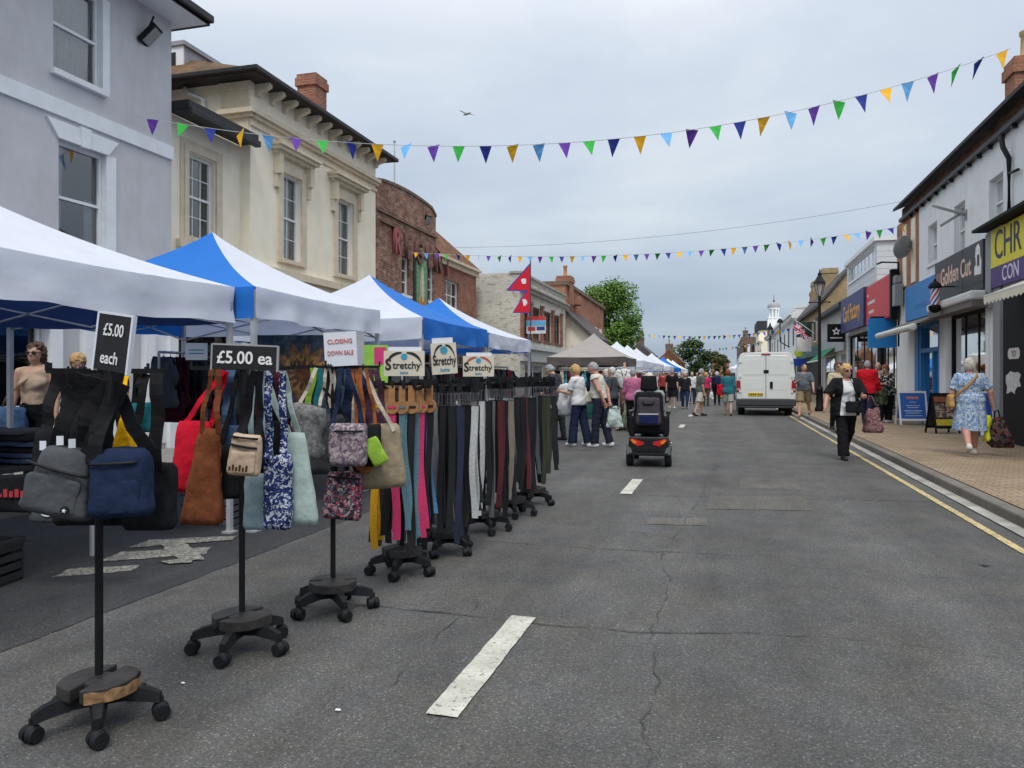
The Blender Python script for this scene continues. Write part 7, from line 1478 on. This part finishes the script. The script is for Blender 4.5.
# ==== mobility scooter and rider
def scooter():
    p = gp(649, 466); q = thing('mobility_scooter', 'black mobility scooter driving away with a grey bag strapped to its seat back', 'mobility scooter', (p.x, p.y, 0), R(3)); SB = M('scooter shell', (.012, .012, .014), .32, .15, spec=.35); SG = M('scooter side grey', (.12, .14, .13), .35)
    def fb(P):
        d = np.maximum(np.abs(P[:, 0])-(.3-.12*np.clip(P[:, 2]-.3, 0, 1)), np.maximum(np.abs(P[:, 1]-.1)-.3, np.abs(P[:, 2]-.33)-.13)); return d-.02
    mb = MB(); v, f2 = surfnet(fb, (-.42, -.35, .1), (.42, .55, .55), .02); mb.add(v, f2); mb.build('rear_shell', SB, q, True)
    mb = MB(); mb.box((-.28, .3, .16), (.28, 1.15, .24)); mb.build('footplate', SB, q, bevel=.03)
    mb = MB(); mb.prism([(.9, .2), (1.2, .2), (1.28, .55), (1.05, .6)], lambda u, v, d: Vector((d, u, v)), -.25, .25); mb.build('front_cowl', SB, q, bevel=.05); mb = MB(); mb.cyl((0, 1.1, .5), (0, .85, 1.0), .035, .03, 8); mb.bar((-.3, .82, 1.0), (.3, .82, 1.0), .03, .03); mb.build('tiller', BLKMETAL, q)
    for x, y in ((-.3, .02), (.3, .02), (-.27, 1.12), (.27, 1.12)):
        mb = MB(); mb.cyl((x-.055, y, .165), (x+.055, y, .165), .165, None, 22); wh = mb.build('wheel', M('tyre', (.02, .02, .021), .85), q, True, angle=40, bevel=.02); mb = MB(); mb.cyl((x-.058, y, .165), (x+.058, y, .165), .075, None, 12); mb.build('hub', ALU, wh)
    for s_ in (-1, 1):
        mb = MB(); f = lambda u, v, d: Vector((u, d, v)); mb.prism([(s_*.07, .4), (s_*.07, .36), (s_*.17, .335), (s_*.24, .375), (s_*.29, .43), (s_*.26, .455)], f, -.238, -.2); t_ = mb.build('tail_light', M('scooter red', (.5, .02, .015), .25), q)
        mb = MB(); mb.prism([(s_*.18, .4), (s_*.2, .37), (s_*.24, .385), (s_*.275, .43), (s_*.25, .445)], f, -.243, -.236); mb.build('indicator', M('amber lens', (.75, .22, .02), .25), t_)
        mb = MB(); mb.prism([(s_*.335, .2), (s_*.345, .36), (s_*.27, .3), (s_*.25, .22)], f, -.236, -.05); mb.build('side_flash', SG, q)
        mb = MB(); mb.box((s_*.3-.035, .05, .82), (s_*.3+.035, .45, .88)); mb.bar((s_*.3, .05, .55), (s_*.3, .05, .84), .04, .05); mb.build('armrest', SB, q, bevel=.015)
        mb = MB(); mb.box((s_*.265-.05, -.1, .48), (s_*.265+.05, .0, .8)); mb.build('side_pouch', BLK, q, bevel=.03)
    mb = MB(); mb.box((-.2, -.235, .25), (.2, -.225, .32)); mb.box((-.3, -.25, .19), (.3, -.2, .23)); mb.build('rear_bumper', BLKPLAS, q, bevel=.01)
    mb = MB(); mb.cyl((0, .15, .4), (0, .15, .56), .05, None, 10); softbox(mb, .5, .46, .12, .35, .9, n=24, m=6, amp=.003); mb.v[-24*7:] = [(x, y+.15, z+.54) for x, y, z in mb.v[-24*7:]]; mb.build('seat', BLK, q, True, angle=50)
    mb = MB(); softbox(mb, .52, .15, .66, .5, .75, topw=.82, n=30, m=14, amp=.003); o = mb.build('backrest', BLK, q, True); o.location = (0, -.07, .52)
    mb = MB(); softbox(mb, .27, .1, .24, .4, .8, topw=.9, n=24, m=8, amp=.002); o = mb.build('headrest', BLK, q, True); o.location = (0, -.05, 1.2); mb = MB(); mb.cyl((-.06, -.05, 1.1), (-.06, -.05, 1.25), .012, None, 6); mb.cyl((.06, -.05, 1.1), (.06, -.05, 1.25), .012, None, 6); mb.build('headrest_post', BLKMETAL, q)
    PURG = cloth('purple grey', (.065, .055, .066)); mb = MB(); softbox(mb, .4, .12, .44, .4, .7, topw=.86, n=28, m=12, amp=.005); o = mb.build('seat_bag', PURG, q, True); o.location = (0, -.19, .66)
    mb = MB(); mb.box((-.155, -.262, .83), (.155, -.25, .85)); mb.build('reflective_strip', M('reflective grey', (.45, .45, .45), .4), q); mb = MB(); softbox(mb, .28, .05, .13, .4, .8, amp=.003); o = mb.build('blue_pocket', cloth('pocket blue', (.015, .02, .075)), q, True); o.location = (0, -.245, .685)
    mb = MB(); mb.tube([(-.09, -.225, 1.04), (-.07, -.26, 1.0), (.07, -.26, 1.0), (.09, -.225, 1.04)], .014, 6); mb.box((-.11, -.256, .69), (.11, -.268, .7)); mb.build('bag_handle', BLKPLAS, q, True)
    person('person in a grey top sitting on the mobility scooter, mostly hidden by its seat', (p.x-.01, p.y+.16, .02), 3, 1.66, .98, .022, la=(82, 88), ra=(82, 88), seat=.62, al=(30, 3, 45, 10), ar=(30, 3, 45, 10), top=(cloth('pale grey', (.3, .31, .32)), .9, 1.3, .02), bottom=('trousers', cloth('dark jeans', (.03, .04, .07))), hair=(hairm('white', (.5, .46, .4)), 'curly'), shoes=BLK)
scooter()

# ==== people
H_BLO = hairm('blonde', (.48, .3, .13)); H_GRY = hairm('grey', (.3, .3, .31)); H_WHT = hairm('white', (.6, .57, .52)); H_BRN = hairm('brown', (.06, .032, .02)); H_AUB = hairm('auburn', (.2, .07, .03)); H_BG = hairm('blue grey', (.26, .3, .32)); H_SIL = hairm('silver', (.52, .51, .48))
JEAN = cloth('jeans', (.02, .028, .06)); NAVT = cloth('navy trousers', (.022, .026, .042)); WTEE = cloth('white tee', (.6, .61, .62), .06); CRM = cloth('cream polo', (.56, .54, .47), .08); BLKT = cloth('black trousers', (.013, .013, .015)); WSH = M('white shoes', (.6, .6, .6), .6); BSH = M('black shoes', (.015, .015, .016), .5); TANS = M('tan sandals', (.25, .14, .07), .7)
def onfoot(px, py, h=0.): p = gp(px, py, h); return (p.x, p.y, h)
# left edge shoppers on the pavement
p = pt(36, 405, 8.8); person('woman in a tan vest top, black waistband and sunglasses by the grey building'.replace('woman', 'person'), (p.x, p.y, .102), 200, 1.68, 1.02, .014, la=(4, 3), ra=(-3, 2), al=(0, 10, 15, 0), ar=(-8, 14, 20, 0), top=(cloth('tan vest', (.42, .31, .23)), 1.0, 0, .01, .012, ), bottom=('trousers', BLKT), hair=(H_BRN, 'curly'), shoes=BSH, bust=1.1, glasses=True, neck=.1)
STR_W = p
mb = MB(); c = Vector((p.x, p.y, 0)); q = thing('crossbody_strap_bag', 'denim blue bag on a tan strap worn by the person in sunglasses', 'bag', (p.x-.12, p.y-.22, .82), R(20)); softbox(mb, .34, .14, .26, .4, .6, amp=.01); mb.build('bag_body', DENIM, q, True); mb = MB(); mb.ribbon([(-.12, .02, .22), (-.02, -.03, .38), (.12, -.02, .52), (.24, .1, .66)], (1, .3, .3), .035, .005); mb.build('strap', cloth('tan strap', (.2, .12, .06)), q, True)
p = pt(78, 405, 9.4); person('blonde person bending to look at goods behind the nearest bag rack', (p.x, p.y, .102), 225, 1.62, 1.0, .018, la=(3, 2), ra=(-3, 2), lean=14, hp=-22, al=(40, 6, 60, 20), ar=(30, 6, 70, 20), top=(BLK, .9, .6, .014), bottom=('trousers', BLKT), hair=(H_BLO, 'bob'), shoes=BSH, bust=1.)
# three browsing at the belt stall
x, y, _ = onfoot(558, 440.5); person('man in a dark patterned jacket with blue grey hair, stooping over the stall'.replace('man', 'person', 1), (x, y, 0), 75, 1.72, 1.05, .016, la=(4, 4), ra=(-5, 3), lean=13, hp=-28, al=(35, 6, 50, 10), ar=(25, 8, 45, 10), top=(pattern('dark jacket', [(.03, .035, .05), (.05, .05, .07), (.02, .025, .04), (.09, .05, .05)], 18), .78, 1.9, .03), bottom=('trousers', cloth('dark grey trousers', (.03, .03, .034))), hair=(H_BG, 'short'), shoes=BSH)
x, y, _ = onfoot(579, 446); B_ = person('blonde person in a striped white tee with a white jacket over the arm', (x, y, 0), 72, 1.66, 1.12, .015, la=(9, 4), ra=(-9, 6), lean=5, hp=-16, al=(18, 8, 80, 25), ar=(22, 8, 86, 20), top=(WTEE, .86, .75, .016), bottom=('trousers', JEAN, 2.0, .05), hair=(H_BLO, 'bob'), shoes=WSH, bust=1.1)
hx = B_['hand'](1); q = thing('draped_jacket', 'white jacket draped over the forearm of the blonde person', 'jacket', hx+Vector((.02, -.02, -.58)), R(72+90)); mb = MB(); softbox(mb, .3, .17, .66, .6, .6, topw=.75, amp=.025, seed=3); mb.build('cloth', WTEE, q, True)
q = thing('shopping_bag', 'dark green shopping bag between the blonde and the cream topped person', 'bag', onfoot(589, 430)); q.location.z = .3; mb = MB(); softbox(mb, .34, .16, .38, .35, .5, amp=.012, seed=5); mb.build('bag_body', cloth('bottle green', (.015, .07, .06)), q, True); mb = MB(); mb.tube([(-.1, 0, .36), (-.05, 0, .62), (.05, 0, .62), (.1, 0, .36)], .01, 6); mb.build('handle', BLK, q, True)
x, y, _ = onfoot(600, 447); C_ = person('grey haired person in a cream sleeveless polo with hands behind the back', (x, y, 0), 78, 1.72, 1.1, .015, la=(7, 4), ra=(-8, 8), lean=9, hp=-20, al=(-28, 6, 10, 22), ar=(-30, 8, 12, 22), top=(CRM, .97, .12, .016), bottom=('trousers', NAVT, 2.0, .03), hair=(H_GRY, 'short'), shoes=WSH, belly=.03, skin=SKINR)
hx = C_['hand'](1); q = thing('canvas_bag', 'pale mint bag held behind the back of the cream topped person', 'bag', hx+Vector((.08, 0, -.46)), R(20)); mb = MB(); softbox(mb, .36, .14, .42, .5, .5, topw=.6, amp=.03, seed=7); mb.build('bag_body', cloth('pale mint', (.42, .5, .47)), q, True)
# around the gazebo and scooter
def far(label, px, py, face, top, bottom, hair, h=1.66, s=.026, build=1.05, lean=3, la=(8, 4), ra=(-10, 8), al=(8, 8, 15, 0), ar=(-8, 8, 20, 0), shoes=BSH, hz_=0., **k):
    x, y, z = onfoot(px, py, hz_); return person(label, (x, y, z), face, h, build, s, la=la, ra=ra, lean=lean, al=al, ar=ar, top=top, bottom=bottom, hair=hair, shoes=shoes, **k)
far('grey topped white haired person standing just behind the cream topped person', 613, 431, 80, (cloth('slate top', (.06, .07, .08)), .85, .9, .016), ('trousers', NAVT), (H_SIL, 'short'))
far('person in a dark blue shirt stooping at the bright clothes under the gazebo', 607, 428, 60, (cloth('dusk shirt', (.05, .09, .15)), .85, .9, .016), ('trousers', BLKT), (H_WHT, 'curly'), h=1.6)
far('person in a pink top walking away beside the scooter', 633, 432, 10, (cloth('pink top', (.42, .13, .24)), .85, 1.2, .018), ('trousers', BLKT), (H_GRY, 'short'), h=1.62, build=1.12)
q = thing('pale_coat', 'pale green coat hanging over a low stand left of the scooter', 'coat', onfoot(627, 430)); mb = MB(); softbox(mb, .42, .2, .95, .6, .4, topw=.45, amp=.03, seed=4, skew=.12); mb.build('cloth', cloth('pale green coat', (.36, .4, .27)), q, True)
far('tall person in black shirt and black shorts walking towards us', 672, 408.5, 185, (BLK, .85, .8, .02), ('shorts', BLK, .95, .04), (H_BRN, 'short'), h=1.76, build=1.1, shoes=WSH)
q_ = far('white haired person in a black top and jeans with a walking stick', 685, 409, 185, (cloth('ink top', (.02, .022, .03)), .85, 1.2, .018), ('trousers', cloth('mid jeans', (.03, .045, .1))), (H_WHT, 'bob'), h=1.62, build=1.15)
hh = q_['hand'](-1); mb = MB(); mb.cyl((0, 0, 0), (-.12, -.12, -hh.z+.01), .014, .01, 6); mb.tube([(0, 0, 0), (0, .02, .05), (-.05, .04, .06)], .014, 6); tag(mb.build('walking_stick', M('pale pole', (.5, .5, .5), .5), loc=hh), 'pale walking stick held by the white haired person in black', 'walking stick')
far('person in a white shirt between the stick user and the grey tee walker', 692, 404, 190, (WTEE, .85, .9, .018), ('trousers', JEAN), (H_GRY, 'short'))
far('person in a grey green tee, pale shorts and black boots walking right', 700, 416, 300, (cloth('grey green tee', (.09, .11, .09)), .88, .8, .018), ('shorts', cloth('stone shorts', (.5, .48, .42)), .95, .04), (H_GRY, 'short'), h=1.72, la=(14, 4), ra=(-14, 10), hp=-10)
x_ = far('person in a raspberry pink top with a white carrier', 706, 406, 0, (cloth('raspberry', (.45, .03, .12)), .88, .6, .018), ('trousers', cloth('olive trousers', (.06, .06, .045))), (H_BLO, 'bob'), h=1.62)
hh = x_['hand'](1); q = thing('carrier_bag', 'white carrier bag in the hand of the person in raspberry pink', 'bag', hh+Vector((0, 0, -.42))); mb = MB(); softbox(mb, .3, .15, .36, .5, .4, topw=.5, amp=.02); mb.build('bag_body', WTEE, q, True); mb = MB(); mb.tube([(-.07, 0, .34), (0, 0, .44), (.07, 0, .34)], .01, 6); mb.build('handle', WTEE, q)
x_ = far('person in navy top and backpack walking away down the middle', 717, 405, 5, (NAVT, .88, 1.9, .02), ('trousers', BLKT), (H_SIL, 'bob'), h=1.66)
q = thing('day_backpack', 'dark blue backpack worn by the person in the middle of the street', 'backpack', x_['up']((0, -.2, 1.0))); mb = MB(); softbox(mb, .36, .2, .48, .5, .6, topw=.8, amp=.01); mb.build('bag_body', NAVY, q, True)
hh = x_['hand'](1); q = thing('carrier_bag', 'bright yellow carrier bag in the middle of the street', 'bag', hh+Vector((0.06, 0, -.46))); mb = MB(); softbox(mb, .34, .18, .42, .5, .5, topw=.6, amp=.02); mb.build('bag_body', YEL, q, True); mb = MB(); mb.tube([(-.07, 0, .4), (0, 0, .48), (.07, 0, .4)], .01, 6); mb.build('handle', YEL, q)
x_ = far('auburn haired person in a teal jacket and pale shorts walking away left of the van', 728, 415.5, 2, (cloth('teal jacket', (.03, .15, .19)), .82, 1.9, .024), ('shorts', cloth('grey shorts', (.3, .33, .3)), .95, .05), (H_AUB, 'bob'), h=1.68, la=(14, 6), ra=(-12, 10), shoes=TANS)
hh = x_['sh'](-1); q = thing('shoulder_bag', 'red shoulder bag of the person in the teal jacket', 'bag', hh+Vector((-.1, -.04, -.62))); mb = MB(); softbox(mb, .22, .12, .4, .5, .5, amp=.015); mb.build('bag_body', RED, q, True); mb = MB(); mb.ribbon([(0, 0, .38), (.03, 0, .5), (.1, 0, .64)], (0, 1, 0), .03, .005); mb.build('strap', RED, q)
r_ = random.Random(9)
FARC = [(cloth('faded red', (.3, .05, .05)), 'faded red'), (WTEE, 'white'), (NAVT, 'navy'), (cloth('sky', (.2, .36, .5)), 'sky blue'), (BLK, 'black'), (cloth('moss', (.08, .1, .05)), 'moss green'), (CRM, 'cream'), (PLUM, 'plum')]
spots = [(663, 403, 'near the white tents'), (655, 402, 'under the second white tent'), (679, 401, 'beside the far blue tent'), (697, 399, 'in the middle of the far crowd'), (711, 399, 'in the far crowd behind the raspberry top'), (722, 398, 'in the far crowd left of the van'), (645, 405, 'at the first white tent'), (733, 400, 'by the white tent beside the van')]
for i, (a, b, wh) in enumerate(spots):
    m_, nm = FARC[i]; far('distant person in a '+nm+' top '+wh, a, b, r_.choice((0, 180, 30, 200)), (m_, .86, r_.choice((.7, 1.8)), .018), ('trousers', r_.choice((JEAN, BLKT, NAVT))), (r_.choice((H_GRY, H_BRN, H_BLO, H_WHT)), r_.choice(('short', 'bob'))), h=r_.uniform(1.58, 1.75), s=.035)
# right hand side
x, y, _ = onfoot(804, 417, 0.117); person('person in a grey tee and khaki shorts stepping along the pavement by the van', (x, y, .117), 165, 1.74, 1.15, .018, la=(-22, 22), ra=(20, 4), hy=35, lean=2, al=(12, 18, 20, 0), ar=(20, 10, 95, 40), top=(cloth('grey tee', (.12, .145, .17)), .88, .85, .02), bottom=('shorts', cloth('khaki shorts', (.26, .2, .12)), .98, .045), hair=(H_BRN, 'short'), shoes=TANS, belly=.03)
x, y, _ = onfoot(838, 430, 0.117); person('person in a cream top half hidden behind the striding person in black and white', (x, y, .117), 190, 1.64, 1.05, .02, la=(8, 4), ra=(-8, 6), al=(8, 8, 15, 0), ar=(8, 8, 15, 0), top=(cloth('cream top', (.5, .44, .3)), .85, .9, .016), bottom=('trousers', BLKT), hair=(H_BRN, 'bob'), shoes=BSH, glasses=True)
x, y, _ = onfoot(846, 459); N_ = person('person in sunglasses, white top, black cardigan and wide black trousers striding towards us', (x, y, 0), 188, 1.64, 1.22, .0125, la=(-20, 30), ra=(16, 4), lean=2, hy=8, al=(30, 14, 62, 30), ar=(18, 34, 14, 0), top=(WTEE, .8, .1, .016, .02), jacket=(BLK, .8, .95, .03, .105), bottom=('trousers', BLKT, 2.0, .045), hair=(hairm('gold', (.5, .32, .12)), 'bob'), shoes=BSH, bust=1.15, glasses=True, skin=SKINR)
c_ = N_['hand'](-1); q = thing('handbag', 'small black handbag worn in front of the white top', 'handbag', N_['W']((-.06, .24, .86)), R(188)); mb = MB(); softbox(mb, .27, .12, .19, .45, .6, amp=.008); mb.build('bag_body', BLK, q, True); mb = MB(); mb.ribbon([(-.1, 0, .17), (-.04, -.02, .34), (.0, -.06, .5), (.05, -.12, .62)], (1, 0, 0), .015, .004); mb.build('strap', BLK, q)
BURG = pattern('burgundy pattern', [(.16, .07, .08), (.22, .12, .12), (.12, .05, .06), (.28, .17, .17)], 40); q = thing('tote_bag', 'burgundy patterned tote hanging from the arm of the striding person', 'tote bag', N_['W']((-.42, .12, .5)), R(188)); mb = MB(); softbox(mb, .33, .16, .42, .45, .5, topw=.6, amp=.02, seed=4); mb.build('bag_body', BURG, q, True); mb = MB(); mb.tube([(-.08, 0, .4), (.02, 0, .62), (.06, 0, .64), (.1, 0, .4)], .011, 6); mb.build('handle', BURG, q, True)
mb = MB(); q = thing('necklace', 'dark beaded lanyard on the white top of the striding person', 'necklace', N_['up']((0, .15, 1.1))); d_ = Vector((math.sin(R(8)), -1, 0)); mb.tube([(-.05, .02, .24), (0, -.05, .0), (.05, .02, .24)], .006, 5); mb.tube([(0, -.05, 0), (.01, -.07, -.22)], .006, 5); mb.build('cord', BLK, q)
x, y, _ = onfoot(867, 423.5, .117); person('grey haired person in a bright red jacket seen from behind', (x, y, .117), -25, 1.74, 1.15, .017, la=(8, 3), ra=(-12, 8), lean=4, al=(10, 8, 25, 0), ar=(10, 8, 25, 0), top=(cloth('jacket red', (.5, .015, .025)), .82, 1.95, .035), bottom=('trousers', JEAN), hair=(H_GRY, 'short'), shoes=BSH)
x, y, _ = onfoot(878, 421, .117); person('balding person in a stone jacket between the red jacket and the black and white blouse', (x, y, .117), 170, 1.72, 1.05, .02, la=(3, 2), ra=(-3, 2), al=(10, 6, 30, 0), ar=(10, 6, 30, 0), top=(cloth('stone jacket', (.32, .3, .25)), .82, 1.95, .03), bottom=('trousers', NAVT), hair=(H_GRY, 'bald'), shoes=BSH)
BW = pattern('black white blouse', [(.015, .015, .015), (.5, .5, .46), (.02, .02, .02), (.3, .29, .25), (.015, .015, .015)], 22); x, y, _ = onfoot(888, 422.5, .117); P_ = person('auburn haired person in a black and white patterned blouse with white shoes', (x, y, .117), 130, 1.64, 1.2, .016, la=(4, 3), ra=(-4, 3), lean=6, hp=-18, al=(30, 8, 60, 20), ar=(30, 8, 60, 20), top=(BW, .8, 1.6, .024), bottom=('trousers', BLKT), hair=(H_AUB, 'bob'), shoes=WSH, bust=1.)
q = thing('shopping_bag', 'green leaf patterned shopping bag held in front of the black and white blouse', 'bag', P_['W']((-.02, .3, .52)), R(130)); mb = MB(); softbox(mb, .42, .16, .46, .4, .6, topw=.85, amp=.015); mb.build('bag_body', pattern('leaf print', [(.03, .05, .03), (.07, .1, .05), (.02, .03, .02), (.12, .14, .09)], 16), q, True); mb = MB(); mb.tube([(-.1, 0, .44), (-.05, 0, .6), (.05, 0, .6), (.1, 0, .44)], .01, 6); mb.build('handle', BLK, q, True)
DRS = pattern('blue print dress', [(.16, .26, .44), (.36, .45, .56), (.1, .18, .36), (.5, .56, .62), (.22, .33, .5), (.42, .5, .6)], 52); x, y, _ = onfoot(970, 455, .117); W_ = person('white haired person in a pale blue patterned dress walking away with carriers', (x, y, .117), -4, 1.60, 1.3, .0125, la=(-16, 26), ra=(12, 4), lean=3, al=(4, 16, 8, 0), ar=(-6, 24, 14, 0), dress=(DRS, .44, .275, .8), hair=(H_WHT, 'bob'), shoes=M('white sandals', (.6, .58, .54), .7), skin=SKINR)
q = thing('crossbody_strap_bag', 'tan crossbody strap and small bag on the patterned dress', 'bag', W_['W']((-.3, .02, .84)), 0); mb = MB(); softbox(mb, .1, .26, .22, .4, .6, amp=.006); mb.build('bag_body', cloth('tan bag', (.42, .25, .1)), q, True)
o_ = q.location; mb = MB(); mb.ribbon([W_['W'](v)-o_ for v in ((-.27, -.06, 1.0), (-.22, -.15, 1.08), (-.1, -.175, 1.2), (.02, -.165, 1.33), (.09, -.1, 1.42), (.11, -.02, 1.455))], (.5, 0, -.8), .045, .006); mb.build('strap', cloth('tan bag', (.42, .25, .1)), q, True)
hh = W_['hand'](1); q = thing('carrier_bag', 'black and yellow floral carrier bags in the hand of the person in the dress', 'bag', hh+Vector((.12, 0, -.62)), R(15)); mb = MB(); softbox(mb, .4, .17, .5, .5, .5, topw=.4, amp=.03, seed=6, skew=-.15); mb.build('bag_body', pattern('dark floral carrier', [(.02, .02, .02), (.07, .06, .06), (.015, .015, .015), (.12, .08, .07), (.16, .03, .03)], 22), q, True); mb = MB(); mb.tube([(-.12, 0, .46), (-.12, 0, .6), (-.06, 0, .62), (-.02, 0, .46)], .012, 6); mb.build('handle', BLK, q, True); mb = MB(); softbox(mb, .12, .1, .42, .5, .6, topw=.9, amp=.02, seed=8); o = mb.build('yellow_wrapper', M('carrier yellow', (.6, .6, .02), .6), q, True); o.location = (-.2, .05, .1)

# tidy: delete stray tags that are not whole things
for o in COL.objects:
    if o.parent is not None and 'category' in o: del o['category']
